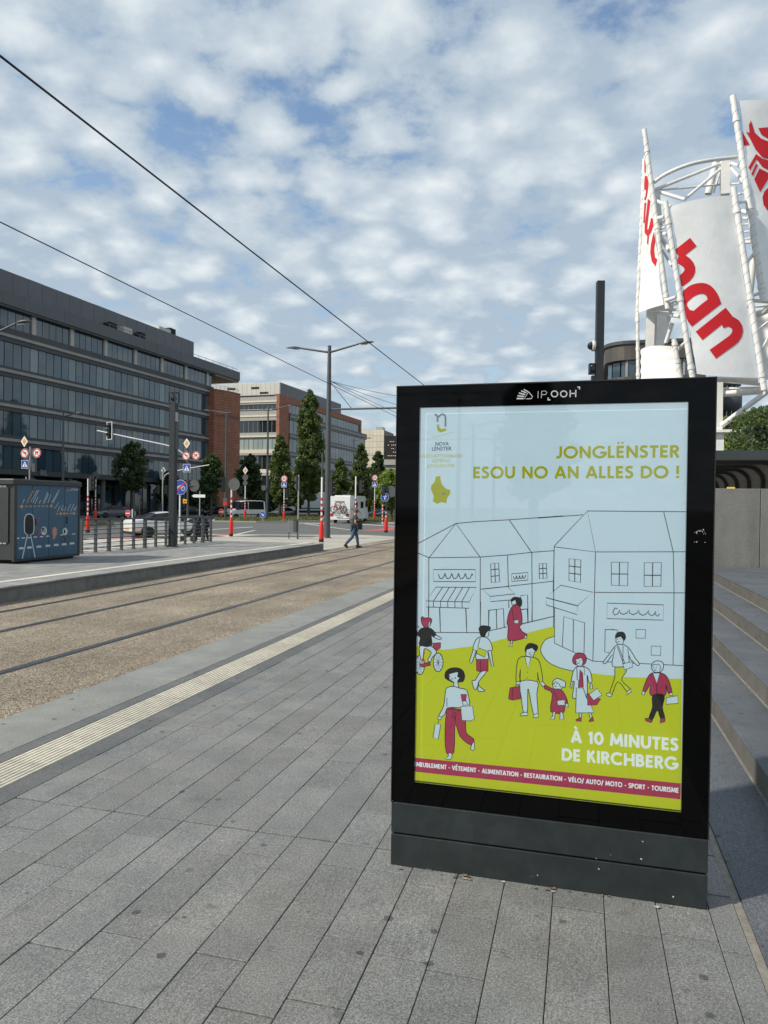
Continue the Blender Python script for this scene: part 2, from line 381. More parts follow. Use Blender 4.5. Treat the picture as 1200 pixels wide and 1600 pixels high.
for a in ([(330, 827), (395, 823), (395, 823.7), (330, 827.9)], [(465, 817), (520, 818), (520, 818.8), (465, 817.7)], [(562, 818.6), (617, 822.1), (617, 822.8), (560, 819.4)], [(350, 838.5), (396, 828.4), (401, 828.4), (359, 838.5)], [(480, 818.2), (560, 829.4), (556, 829.6), (474, 818.3)]):
    gpoly(m, a, ZG-.003)
struct('road_marking', m, 'road_white')
def island(pts, name):
    P = [at_z(x, y, ZG) for x, y in pts]; m = MB(); m.prism([(p.x, p.y) for p in P], ZG-.02, ZG+.11); k = struct(name, m, 'pale_pavement')
    c = sum((Vector((p.x, p.y)) for p in P), Vector((0, 0)))/len(P)
    Q = [c+(Vector((p.x, p.y))-c)*.965 for p in P]; MB().prism([tuple(q) for q in Q], ZG+.0, ZG+.13).build('soil', 'grass_soil', k); return Q
IS1 = island([(331, 815.2), (400, 816.2), (470, 815.6), (503, 814.6), (509, 806.2), (420, 806.5), (338, 808.2)], 'traffic_island')
IS2 = island([(556, 816.0), (590, 817.5), (660, 819), (660, 803.5), (575, 804)], 'traffic_island')
IS3 = island([(127, 825.2), (178, 822.6), (178, 821.0), (127, 823)], 'traffic_island')
def inside(p, poly):
    c = False; n = len(poly)
    for i in range(n):
        a, b = poly[i], poly[i-1]
        if (a.y > p[1]) != (b.y > p[1]) and p[0] < (b.x-a.x)*(p[1]-a.y)/(b.y-a.y)+a.x: c = not c
    return c
m = MB()
for poly_, cnt in ((IS1, 9000), (IS2, 9000), (IS3, 1200)):
    xs = [q.x for q in poly_]; ys = [q.y for q in poly_]; k = 0
    while k < cnt:
        p = (random.uniform(min(xs), max(xs)), random.uniform(min(ys), max(ys)))
        if not inside(p, poly_): continue
        k += 1; a = random.uniform(0, 6.28); h = random.uniform(.10, .34); w = .05; dx, dy = math.cos(a)*w, math.sin(a)*w
        m.add([(p[0]-dx, p[1]-dy, ZG+.12), (p[0]+dx, p[1]+dy, ZG+.12), (p[0]+random.uniform(-.1, .1), p[1]+random.uniform(-.1, .1), ZG+.12+h)], [(0, 1, 2)])
tag(m.build('grass', 'grass_blade', fix=False), 'rough grass growing on the traffic islands', 'grass', kind='stuff')

# ------------------------------------------------------------------ near platform
YN0, YN1 = -14., 34.
XE = -4.20
plat = struct('platform', MB().box((XE+.01, YN0, ZG-.05), (.74, YN1, -.02)), 'joint_sand')
row = .2085; rows = []; x = .5315; rows.append((.5315, .638))
while x-row > -3.03: rows.append((x-row, x)); x -= row
XROW0 = rows[-1][0]
LEN = [.38, .46, .54, .62, .70]
paver_mesh = {}
def pmesh(L, w, name='paver', mt='granite_paver'):
    key = (round(L, 3), round(w, 4), mt)
    if key not in paver_mesh:
        q = MB().bbox((0, 0, -.03), (w-.0030, L-.0065, 0), .0022).mesh(name); q.materials.append(MATS[mt]); paver_mesh[key] = q
    return paver_mesh[key]
cand = []; rest = MB()
rr = random.Random(11)
for ri, (xa, xb) in enumerate(rows):
    for (ya, yb) in ((YN0, 3.40), (3.406, 9.6), (9.606, 15.8), (15.806, 22.), (22.006, YN1)):
        y = ya if ya > 3 else ya
        first = True
        while y < yb-.02:
            L = rr.choice(LEN)
            if first and ya > 3: L = rr.uniform(.2, .85); L = min(LEN, key=lambda q: abs(q-L))
            first = False
            if y+L > yb-.18: L = yb-y
            cand.append((xa, y, L, rr.uniform(-.0022, .0012), xb-xa)); y += L
def cam_px(p):
    d = Vector(p)-CAM_C; z = d.dot(_fwd)
    return None if z < .1 else (600+CAM_F*d.dot(_r2)/z, 800-CAM_F*d.dot(_u2)/z, z)
def vis(c):
    p = cam_px((c[0]+row/2, c[1]+c[2]/2, 0))
    if p is None: return 0
    ok = -60 < p[0] < 1260 and p[1] < 1720
    if 630 < p[0] < 1090 and p[1] < 1330: ok = False
    return (1/p[2] if ok else 0)
cand.sort(key=vis, reverse=True)
for i, (xa, y, L, dz, wd) in enumerate(cand):
    if i < 300:
        o = obj('paver', pmesh(L, wd), 'granite_paver', plat, (xa+.002, y+.002, dz))
    else: rest.bbox((xa+.002, y+.002, -.03), (xa+wd-.0014, y+L-.0048, dz), .0022)
tag(rest.build('paving', 'granite_paver', plat), kind='stuff')
y = YN0; k = 0
while y < YN1:                                    # wide stones along the edge, each one metre
    L = 1.02 if y > -2 else 4.; L = min(L, YN1-y)
    q = obj('edge_stone', pmesh(L, .585, 'edge_stone', 'edge_stone'), None, plat, (XE+.003, y+.002, 0)); y += L
y = YN0
while y < YN1:
    L = .6 if y > 0 else 2.; L = min(L, YN1-y)
    obj('band_stone', pmesh(L, .115, 'band_stone', 'dark_band'), None, plat, (-3.612, y+.002, -.001))
    obj('band_stone', pmesh(L, .158, 'band_stone', 'dark_band'), None, plat, (-3.172, y+.002, -.001)); y += L
def tactile_mesh(L):
    m = MB(); m.cur = 1; m.box((0, 0, -.03), (.318, L-.003, -.004)); m.cur = 0
    for i in range(9):
        x = .010+i*.0345; m.add([(x, 0, -.004), (x+.024, 0, -.004), (x+.020, 0, .004), (x+.004, 0, .004), (x, L-.003, -.004), (x+.024, L-.003, -.004), (x+.020, L-.003, .004), (x+.004, L-.003, .004)],
              [(0, 1, 2, 3), (7, 6, 5, 4), (0, 3, 7, 4), (1, 5, 6, 2), (3, 2, 6, 7)])
    q = m.mesh('tactile_slab'); q.materials.append(MATS['tactile_cream']); q.materials.append(MATS['tactile_groove']); return q
tm = {}
y = -2.
while y < YN1:
    L = .42 if y < 16 else 1.26; L = min(L, YN1-y); tm.setdefault(round(L, 2), tactile_mesh(L)); obj('tactile_slab', tm[round(L, 2)], None, plat, (-3.494, y, 0)); y += L
MB().box((.638, YN0, -.03), (.674, 13.9, -.005)).build('mortar_joint', 'mortar', plat)

# ------------------------------------------------------------------ far platform
FX0, FX1, FY1 = -15.62, -10.56, 29.45
fplat = struct('far_platform', MB().box((FX0, -30, ZG-.05), (FX1-.16, FY1-.14, -.006)), 'far_paving_joints')
y = -30.; kerb_m = {}
while y < FY1-.05:
    L = 1.0 if y > 4 else 4.; L = min(L, FY1-y)
    if round(L, 2) not in kerb_m:
        q = MB().box((0, .004, -.36), (.155, L-.004, -.002)).mesh('kerb_stone'); q.materials.append(MATS['kerb_dark']); kerb_m[round(L, 2)] = q
    obj('kerb_stone', kerb_m[round(L, 2)], None, fplat, (FX1-.155, y, 0)); y += L
y = -6.
while y < FY1-.3:
    obj('guidance_strip', pmesh(1.2, .20, 'guidance_strip', 'tactile_cream'), None, fplat, (-11.36, y, .004)); y += 1.2
y = 4.
while y < FY1-.5:
    obj('edge_slab', pmesh(1.0, .6, 'edge_slab', 'far_paver'), None, fplat, (-11.12+.004, y, .002)); y += 1.0
for y in (-26, -20, -14, -8, -2): pass

# ------------------------------------------------------------------ steps beside the platform
stx = struct('ground_slab', MB().box((.678, YN0, ZG-.05), (1.03, 14.15, -.045)), 'joint_sand')
y = YN0; k = 0
while y < 14.1:
    L = 1.0 if y > 2 else 3.2; L = min(L, 14.15-y); obj('slab', pmesh(L, .358, 'slab', 'step_tread'), None, stx, (.676, y, .004)); y += L
def tread_mesh(L, w):
    key = ('tread', round(L, 3), round(w, 3))
    if key not in paver_mesh:
        q = MB().bbox((0, 0, -.013), (w-.0030, L-.0065, 0), .003).mesh('tread'); q.materials.append(MATS['step_tread']); paver_mesh[key] = q
    return paver_mesh[key]
steps = tag(MB().box((1.06, YN0, ZG), (6.0, 14.14, -.02)).build('stone_steps', 'joint_sand'), 'low stone steps with dark treads and sandy risers right of the platform', 'steps')
for i in range(4):
    x0 = 1.035+i*.35; z0 = .16*i; x1 = x0+.35 if i < 3 else 6.; y = YN0
    MB().box((x0+.03, YN0, z0-.05), (x1+.03, 14.13, z0+.128)).build('core', 'joint_sand', steps)
    while y < 14.1:
        L = 1.0 if y > 2 else 3.2; L = min(L, 14.14-y)
        MB().box((x0, y+.002, z0-.01), (x0+.03, y+L-.002, z0+.147)).build('riser', 'riser_stone', steps)
        w = (x1-x0) if i < 3 else 1.2
        obj('tread', tread_mesh(L, w+.008), None, steps, (x0-.005, y+random.uniform(0, .002), z0+.16))
        MB().box((x0-.014, y, z0-.0+(.004 if i == 0 else .0)), (x0-.0005, y+L, z0+.007+(.003 if i == 0 else .0))).build('mortar_line', 'mortar', steps)
        y += L
MB().box((3.27, YN0, .50), (6.0, 14.13, .638)).build('landing', 'far_paver', steps)
# ------------------------------------------------------------------ advertising totem
TX, TY = -.15, 3.26
TO = Vector((TX, TY+.10, 0))
totem = thing('advertising_totem', 'tall black advertising totem with glazed poster on the grey paved platform', 'billboard', TO)
t = NT('totem_black'); t.out((.0012, .0012, .0013), t.ramp(t.noise(18, 4), .3, .7, .03, .06), Specular_IOR_Level=.17)
t = NT('totem_base_paint')
sc = t.ramp(t.noise(55, 4, .75, t.stretch((1., 1., 3.))), .72, .80); dust = t.ramp(t.noise(7, 5, .7), .35, .75, .85, 1.35)
chip = t.ramp(t.math('SUBTRACT', .11, t.vor(26, vec=t.stretch((1., 0., 1.)))), 0, .02)
chip = t.math('MULTIPLY', chip, t.ramp(t.noise(5, 2), .53, .58))
t.bump(t.noise(120, 3), .06, .002)
t.out(t.mix(chip, t.mix(t.math('MULTIPLY', sc, .45), t.scale((.018, .024, .025), dust), (.12, .13, .13)), (.45, .45, .43)), t.ramp(t.noise(9, 4), .3, .7, .42, .58))
t = NT('pane_glass')
fr = t.n('ShaderNodeFresnel'); fr.inputs['IOR'].default_value = 1.5
tr = t.n('ShaderNodeBsdfTransparent'); gl = t.n('ShaderNodeBsdfGlossy'); gl.inputs['Roughness'].default_value = .012
mx = t.n('ShaderNodeMixShader'); t.L.new(t.math('MULTIPLY', fr.outputs[0], 1.35), mx.inputs[0]); t.L.new(tr.outputs[0], mx.inputs[1]); t.L.new(gl.outputs[0], mx.inputs[2])
t.L.new(mx.outputs[0], t.N['Material Output'].inputs['Surface'])
mat('gasket', (.012, .012, .012), .6); mat('header_logo', (.50, .52, .53), .5, var=.03)
PE = .64
mat('print_paper', (.50, .64, .69), .6, var=.02, emit=PE, spec=.2); mat('print_lime', (.46, .53, .008), .6, var=.02, emit=PE, spec=.2)
mat('print_crimson', (.34, .028, .075), .6, var=.02, emit=PE, spec=.2); mat('print_ink', (.016, .02, .022), .6, var=.02, spec=.2)
mat('print_olive', (.33, .35, .006), .6, var=.02, emit=PE, spec=.2); mat('print_white', (.72, .80, .80), .6, var=.02, emit=PE, spec=.2)
mat('print_grey', (.19, .2, .21), .6, var=.02, emit=PE, spec=.2); mat('print_violet', (.16, .15, .33), .6, var=.02, emit=PE, spec=.2)
HW, HT, TB = .672, 2.19, .20          # half width, height, depth
L0 = lambda x, y, z: (x-TO.x, y-TO.y, z)
def tbox(mb, x0, x1, z0, z1, y0, y1, ch=0):
    return mb.box(L0(x0, y0, z0), L0(x1, y1, z1))
XL, XR = TX-HW, TX+HW
PX0, PX1, PZ0, PZ1 = -.716, .418, .392, 2.094
m = MB(); Yf = TY+.006
tbox(m, XL, PX0, .296, HT, Yf, TY+TB); tbox(m, PX1, XR, .296, HT, Yf, TY+TB)
tbox(m, PX0, PX1, PZ1, HT, Yf, TY+TB); tbox(m, PX0, PX1, .296, PZ0, Yf, TY+TB)
m.build('frame', 'totem_black', totem)
m = MB()
for a in ((XL-.004, XL, .29, HT+.004), (XR, XR+.004, .29, HT+.004)): tbox(m, *a, TY-.001, TY+TB+.001)
tbox(m, XL-.004, XR+.004, HT, HT+.005, TY-.001, TY+TB+.001)
m.build('edge_trim', 'gasket', totem)
for z0, z1 in ((.150, .288), (0.0, .142)):
    q = MB(); q.box(L0(XL-.002, TY+.004, z0), L0(XR+.002, TY+TB-.004, z1)); o = q.build('base_panel', 'totem_base_paint', totem)
    b = o.modifiers.new('bevel', 'BEVEL'); b.width = .003; b.segments = 2
MB().box(L0(XL+.01, TY+.02, .1), L0(XR-.01, TY+TB-.02, .32)).build('plinth_core', 'gasket', totem)
tbox(MB(), PX0+.0005, PX1-.0005, PZ0+.0005, PZ1-.0005, TY+.001, TY+.005).build('glass', 'pane_glass', totem)
tbox(MB(), PX0-.004, PX1+.004, PZ0-.004, PZ1+.004, TY+.012, TY+.05)  # (no back box: the poster panel closes the opening)
PY = TY+.024
poster = tbox(MB(), PX0-.0, PX1+.0, PZ0-.0, PZ1+.0, PY, PY+.02).build('poster', 'print_paper', totem)
def pl(k):
    def fn(px, py):
        p = at_y(px, py, PY-.00012*k); return L0(p.x, PY-.00012*k, p.z)
    return fn
def clip(pts, x0=PX0, x1=PX1):      # keep print inside the panel (poster coordinates checked in metres)
    return pts
Z3 = lambda *a: [(640+x/5.4545, 940+y/5.4545) for x, y in a]
Z4 = lambda *a: [(780+x/4, 990+y/4) for x, y in a]
Z5 = lambda *a: [(640+x/5, 780+y/5) for x, y in a]
Z6 = lambda *a: [(840+x/5, 780+y/5) for x, y in a]
# lime street
m = MB(); f = pl(1)
e = lambda x, z: None
plaza = smooth(Z6((130, 1072), (60, 1100), (24, 1170), (45, 1230), (110, 1290), (240, 1335), (420, 1360)), n=6)
m.poly(Z3((52, 372), (150, 398), (300, 410), (530, 380), (700, 345), (835, 308), (1000, 268), (1200, 215))+Z6((30, 1016), (130, 992), (131, 1072))+plaza[1:]+Z6((700, 1390), (1128, 1404))+[(1063.5, 1266), (649.8, 1222)], f)
m.build('printed_street', 'print_lime', poster)
m = MB(); f2 = pl(2)
m.poly([(649.6, 1184), (1063.8, 1224), (1063.2, 1249), (649.5, 1206)], f2); m.build('printed_band', 'print_crimson', poster)
# line-drawn houses
m = MB(); hl = lambda pts, w=1.15, cl=False: m.stroke(pts, w, f2, cl)
for q in (((62, 348), (362, 190)), ((62, 418), (152, 458)), ((152, 458), (362, 190), (550, 452)), ((152, 458), (550, 452), (765, 436), (952, 415), (1128, 402)), ((362, 190), (520, 175), (778, 161), (1200, 130)), ((778, 161), (952, 415)),
          ((150, 458), (150, 930)), ((552, 452), (552, 1000)), ((765, 436), (772, 680)), ((955, 415), (958, 950)), ((552, 703), (772, 680), (955, 660), (1124, 640)), ((1128, 402), (1124, 1000)),
          ((236, 850), (240, 1000)), ((440, 852), (446, 1000)), ((868, 760), (868, 790)), ((868, 753), (922, 747), (926, 960)), ((870, 862), (922, 857)), ((878, 975), (1128, 915)), ((775, 790), (775, 850))): hl(Z5(*q))
for q in (((186, 550), (515, 550), (515, 645), (186, 643)), ((797, 583), (924, 573), (924, 632), (797, 642)), ((634, 505), (696, 498), (703, 645), (638, 652)), ((1012, 503), (1068, 501), (1073, 618), (1014, 622)),
          ((130, 795), (205, 687), (522, 690), (465, 803)), ((130, 795), (465, 803), (465, 852), (132, 842)), ((568, 703), (632, 760), (822, 740), (765, 682)), ((632, 760), (822, 740), (822, 785), (634, 800))): hl(Z5(*q), 1.15, True)
for i in range(1, 6):
    a = 205+i*(317/6); b = 130+i*(335/6); hl(Z5((a, 688), (b, 797), (b+1, 846)))
hl(Z5((665, 502), (670, 650)), 1.3); hl(Z5((636, 552), (698, 545)), 1.3); hl(Z5((637, 603), (700, 597)), 1.3)
hl(Z5((1040, 502), (1043, 620)), 1.3); hl(Z5((1013, 543), (1070, 540)), 1.3); hl(Z5((1013, 583), (1071, 579)), 1.3)
hl(Z5((617, 1000), (617, 867), (732, 855), (740, 1000)))
hl(Z5((678, 860), (680, 1000)))
wave = lambda x0, y0, w, h, n, sk=0: smooth([p for i in range(n) for p in ((x0+w*i/n, y0-h*.4-sk*i), (x0+w*i/n+w/n*.25, y0+h*.5-sk*i), (x0+w*i/n+w/n*.7, y0+h*.35-sk*i), (x0+w*i/n+w/n*.97, y0-h*.5-sk*i))]+[(x0+w, y0-h*.1-sk*n)], n=3)
hl(Z5(*wave(225, 600, 265, 38, 5)), 1.3); hl(Z5(*wave(812, 612, 95, 24, 4, 2)), 1.2)
hl(Z3((160, 45), (162, 130))); hl(Z3((255, 55), (262, 262))); hl(Z3((478, 60), (487, 262))); hl(Z3((170, 262), (600, 265), (610, 250))); hl(Z3((605, 0), (602, 210)))
hl(Z3((672, 245), (678, 75), (800, 60), (806, 222))); hl(Z3((738, 68), (743, 233))); hl(Z3((680, 248), (835, 215))); hl(Z3((955, 70), (1003, 62), (1008, 175))); hl(Z3((1045, 0), (1042, 165))); hl(Z3((960, 188), (1200, 132)))
hl(Z3((62, 205), (85, 222))); 
for q in (((0, 148), (355, 122)), ((128, 368), (390, 92), (452, 412), (128, 372)), ((390, 92), (1156, 98)), ((985, 98), (1060, 412)), ((452, 412), (1152, 411)), ((452, 412), (432, 1265)), ((130, 372), (122, 720)), ((132, 850), (133, 1125), (432, 1265), (1134, 1300)),
          ((447, 728), (780, 730), (1145, 732)), ((1060, 412), (1066, 732), (1058, 1298)), ((193, 1155), (205, 917), (367, 965), (362, 1232)), ((280, 940), (277, 1195)), ((600, 1018), (528, 1018), (525, 1195), (560, 1197)), ((528, 1018), (624, 1022), (624, 1045))): hl(Z6(*q))
hl(plaza)
for q in (((246, 465), (338, 475), (335, 652), (245, 636)), ((576, 492), (706, 493), (703, 677), (576, 672)), ((833, 497), (967, 495), (963, 680), (832, 682)), ((66, 768), (182, 672), (432, 727), (312, 832)), ((66, 770), (312, 834), (310, 902), (68, 826)), ((543, 812), (984, 826), (982, 945), (542, 933)), ((770, 1018), (844, 1018), (842, 1086), (768, 1085)), ((888, 1147), (963, 1149), (961, 1221), (887, 1218))): hl(Z6(*q), 1.15, True)
for q in (((291, 470), (290, 644)), ((246, 522), (337, 532)), ((245, 577), (336, 588)), ((640, 492), (637, 675)), ((576, 584), (705, 585)), ((899, 496), (897, 681)), ((833, 594), (965, 595))): hl(Z6(*q), 1.4)
hl(Z6(*[(625, 855), (605, 850), (588, 880), (600, 905), (628, 895), (642, 865), (645, 890), (672, 900), (700, 888), (718, 862), (718, 890), (745, 903), (775, 890), (792, 865), (792, 892), (822, 908), (850, 895), (868, 868), (868, 895), (890, 912), (910, 900), (922, 875), (922, 902), (940, 915), (952, 895)]), 1.4)
m.build('printed_houses', 'print_ink', poster)
# figures: shapes are (colour, points, outline width or 0, smooth)
FIG = []
def fig(Z, *shapes): FIG.append((Z, shapes))
fig(Z3,  # woman with black bob, foreground
 ('k', [(300, 640), (310, 595), (350, 568), (410, 565), (455, 590), (470, 640), (455, 680), (425, 685), (380, 690), (320, 665)], 1), ('w', [(335, 625), (350, 612), (412, 600), (410, 640), (430, 650), (410, 680), (418, 735), (372, 735), (378, 690), (340, 665)], 1),
 ('w', [(320, 735), (372, 722), (430, 738), (480, 750), (498, 790), (510, 890), (440, 905), (330, 905), (300, 960), (268, 985), (248, 975), (290, 890), (305, 770)], 1),
 ('c', [(325, 905), (440, 922), (470, 925), (478, 1030), (485, 1120), (550, 1175), (520, 1222), (430, 1150), (388, 1045), (378, 1285), (312, 1285), (302, 1090), (312, 960)], 0),
 ('w', [(530, 1215), (552, 1195), (555, 1255), (540, 1270), (518, 1258)], 1), ('w', [(330, 1290), (360, 1292), (362, 1325), (345, 1348), (302, 1342), (330, 1318)], 1),
 ('w', [(436, 895), (535, 888), (552, 1000), (520, 1017), (445, 1012)], 0), ('c', [(437, 790), (485, 790), (478, 848), (448, 850)], 0), ('w', [(450, 850), (480, 845), (500, 880), (455, 885)], 1), ('w', [(218, 1042), (266, 1048), (243, 1176), (200, 1158)], 0), ('w', [(245, 975), (272, 985), (262, 1010), (240, 1000)], 1),
 ('l', [(240, 1045), (250, 1012)], 0), ('l', [(318, 820), (318, 895)], 0), ('l', [(368, 935), (368, 985), (385, 990)], 0), ('l', [(388, 940), (388, 1030)], 0), ('l', [(325, 915), (440, 930)], 0), ('d', [(390, 650)], 5, 'c'), ('d', [(343, 638)], 4, 'c'), ('l', [(348, 655), (360, 662), (372, 655)], 0))
fig(Z3,  # cyclist
 ('wheel', [(90, 540)], 38, 82), ('wheel', [(243, 518)], 42, 80), ('c', [(100, 150), (130, 140), (175, 140), (188, 165), (165, 215), (130, 222), (108, 195)], 1), ('c', [(95, 140), (110, 125), (128, 140), (112, 158)], 1),
 ('w', [(160, 180), (178, 165), (175, 205), (160, 222)], 1), ('k', [(100, 228), (180, 228), (228, 285), (205, 305), (185, 290), (185, 385), (85, 375), (92, 310), (68, 280)], 0), ('w', [(205, 300), (225, 285), (262, 305), (275, 315), (262, 325), (225, 315)], 1),
 ('c', [(198, 355), (266, 350), (262, 395), (230, 418), (198, 385)], 0), ('w', [(85, 380), (150, 385), (185, 380), (230, 430), (190, 480), (178, 515), (155, 495), (185, 435), (130, 400), (125, 440), (105, 500), (88, 460)], 1), ('c', [(85, 540), (125, 525), (175, 515), (182, 540), (110, 558)], 1), ('l', [(110, 520), (125, 400)], 0, 'c'))
fig(Z3,  # man seen from behind with lime shoulder bag
 ('k', [(592, 225), (620, 205), (685, 215), (682, 245), (655, 290), (612, 295), (598, 260)], 0), ('w', [(655, 262), (680, 245), (668, 300), (640, 295)], 1), ('w', [(590, 305), (650, 305), (690, 345), (705, 415), (665, 420), (670, 490), (568, 492), (570, 420), (540, 408), (555, 345)], 1),
 ('g', [(585, 393), (655, 420), (642, 475), (568, 440)], 0), ('w', [(542, 410), (568, 418), (538, 505), (525, 528), (510, 510)], 1), ('w', [(668, 422), (695, 418), (712, 530), (718, 550), (698, 548)], 1), ('c', [(568, 492), (670, 490), (668, 595), (602, 600), (572, 590)], 0),
 ('w', [(605, 600), (655, 598), (585, 690), (610, 735), (645, 760), (590, 765), (582, 740), (590, 690), (570, 745), (548, 740), (532, 675), (560, 670)], 1), ('l', [(602, 308), (580, 390)], 0), ('l', [(604, 500), (606, 590)], 0))
fig(Z3,  # woman in crimson dress
 ('w', [(862, -5), (905, -10), (905, 20), (885, 30)], 1), ('c', [(872, 45), (905, 25), (940, 45), (958, 130), (955, 195), (935, 210), (960, 255), (1000, 280), (985, 305), (930, 325), (840, 330), (842, 210), (830, 190), (842, 110)], 1), ('w', [(888, 160), (930, 155), (925, 188), (895, 185)], 0),
 ('w', [(862, 332), (880, 332), (872, 365), (880, 378), (838, 380), (860, 360)], 1), ('w', [(985, 285), (1002, 300), (995, 315), (978, 308)], 1), ('l', [(870, 50), (888, 165)], 0))
fig(Z5, ('k', [(790, 790), (815, 766), (870, 775), (876, 820), (862, 840), (835, 815), (828, 785), (800, 800)], 0), ('w', [(795, 800), (826, 785), (835, 812), (818, 832), (798, 820)], 1))
fig(Z4,  # man in lime cardigan
 ('k', [(165, 85), (190, 60), (238, 75), (235, 105), (215, 112), (205, 90), (180, 95), (175, 115), (163, 112)], 0), ('w', [(170, 100), (205, 88), (225, 108), (212, 145), (185, 150), (165, 135)], 1), ('g', [(160, 142), (210, 148), (245, 165), (262, 220), (272, 300), (250, 298), (238, 240), (235, 300), (135, 298), (133, 220), (128, 300), (105, 298), (112, 185), (130, 150)], 1.3), ('w', [(160, 145), (198, 150), (180, 222)], 0),
 ('w', [(132, 300), (238, 302), (235, 380), (242, 500), (213, 500), (182, 345), (178, 400), (176, 495), (152, 495), (138, 400)], 1), ('w', [(150, 492), (178, 492), (178, 512), (130, 514), (132, 505)], 1), ('w', [(215, 505), (245, 500), (243, 525), (212, 525)], 1), ('w', [(108, 300), (130, 300), (130, 320), (105, 318)], 1), ('w', [(252, 305), (272, 300), (290, 318), (272, 332)], 1),
 ('c', [(68, 338), (130, 328), (133, 408), (80, 416), (58, 408)], 0), ('d', [(195, 116)], 3, 'k'), ('d', [(210, 117)], 3, 'k'), ('l', [(190, 130), (200, 135), (208, 131)], 0), ('d', [(188, 124)], 4, 'c'), ('d', [(176, 241)], 3, 'k'), ('d', [(176, 276)], 3, 'k'), ('l', [(85, 340), (80, 412)], 0), ('l', [(98, 335), (112, 315), (128, 330)], 0))
fig(Z4,  # child in crimson
 ('w', [(335, 300), (360, 280), (392, 290), (415, 305), (410, 338), (395, 332), (385, 350), (350, 352), (335, 330)], 1), ('c', [(285, 322), (335, 345), (385, 350), (415, 390), (428, 435), (412, 440), (402, 420), (406, 490), (322, 488), (332, 375), (285, 345)], 1), ('w', [(362, 418), (410, 414), (410, 448), (366, 448)], 0), ('w', [(335, 490), (352, 490), (345, 535), (315, 535), (335, 515)], 1), ('w', [(380, 492), (396, 492), (405, 530), (380, 542)], 1), ('w', [(412, 440), (430, 436), (432, 458), (418, 458)], 1), ('l', [(340, 358), (368, 420)], 0), ('d', [(344, 316)], 3, 'k'), ('d', [(358, 314)], 3, 'k'), ('l', [(345, 328), (352, 331), (358, 327)], 0), ('l', [(336, 318), (352, 300), (372, 312), (385, 335)], 0))
fig(Z4,  # woman with crimson bob and scarf
 ('c', [(462, 150), (485, 122), (525, 125), (545, 150), (538, 185), (515, 198), (480, 195), (460, 180)], 1), ('w', [(478, 160), (515, 150), (525, 175), (515, 210), (492, 205), (478, 185)], 1), ('w', [(490, 205), (530, 205), (568, 235), (580, 300), (560, 305), (550, 260), (545, 405), (470, 405), (458, 390), (470, 300), (450, 300), (465, 230)], 1), ('c', [(500, 228), (520, 228), (526, 335), (495, 338)], 0), ('w', [(485, 208), (530, 208), (535, 260), (505, 225), (502, 290), (488, 290)], 1),
 ('w', [(482, 340), (525, 340), (545, 400), (570, 430), (590, 495), (478, 495)], 1), ('c', [(552, 372), (635, 410), (610, 445), (552, 448)], 0), ('w', [(562, 380), (612, 342), (642, 385), (590, 418)], 0), ('w', [(500, 497), (515, 497), (512, 530), (500, 525)], 1), ('w', [(560, 497), (575, 497), (582, 525), (568, 528)], 1), ('c', [(480, 538), (515, 522), (514, 548), (480, 546)], 0), ('c', [(560, 545), (585, 520), (592, 545), (565, 552)], 0), ('w', [(450, 300), (462, 305), (450, 345), (442, 335)], 1), ('w', [(568, 310), (582, 320), (585, 345), (568, 345)], 1), ('d', [(486, 172)], 3, 'k'), ('d', [(503, 170)], 3, 'k'), ('l', [(488, 184), (495, 188), (503, 183)], 0), ('d', [(482, 181)], 4, 'c'))
fig(Z6,  # walking man with shoulder bag
 ('k', [(608, 1070), (625, 1042), (670, 1040), (688, 1075), (675, 1105), (660, 1085), (640, 1070), (612, 1085)], 0), ('w', [(612, 1085), (650, 1070), (672, 1100), (665, 1135), (630, 1140), (612, 1115)], 1), ('w', [(610, 1145), (665, 1135), (715, 1165), (765, 1245), (795, 1285), (780, 1300), (730, 1255), (712, 1220), (715, 1290), (690, 1305), (585, 1305), (592, 1210), (540, 1275), (520, 1285), (515, 1270), (560, 1210)], 1), ('w', [(665, 1285), (738, 1270), (742, 1310), (680, 1335)], 0), ('l', [(622, 1148), (672, 1290)], 0), ('l', [(632, 1148), (682, 1285)], 0), ('l', [(668, 1145), (665, 1290)], 0), ('d', [(623, 1094)], 3, 'k'), ('d', [(643, 1092)], 3, 'k'), ('l', [(622, 1112), (632, 1117), (640, 1112)], 0), ('l', [(592, 1210), (605, 1160)], 0), ('l', [(712, 1220), (704, 1165)], 0))
fig(Z4, ('g', [(725, 210), (775, 208), (795, 235), (765, 290), (822, 348), (800, 365), (742, 300), (705, 380), (690, 370), (722, 275)], 1.2), ('w', [(668, 375), (690, 370), (708, 385), (695, 395), (672, 388)], 1), ('w', [(800, 362), (825, 346), (828, 362), (795, 384)], 1))
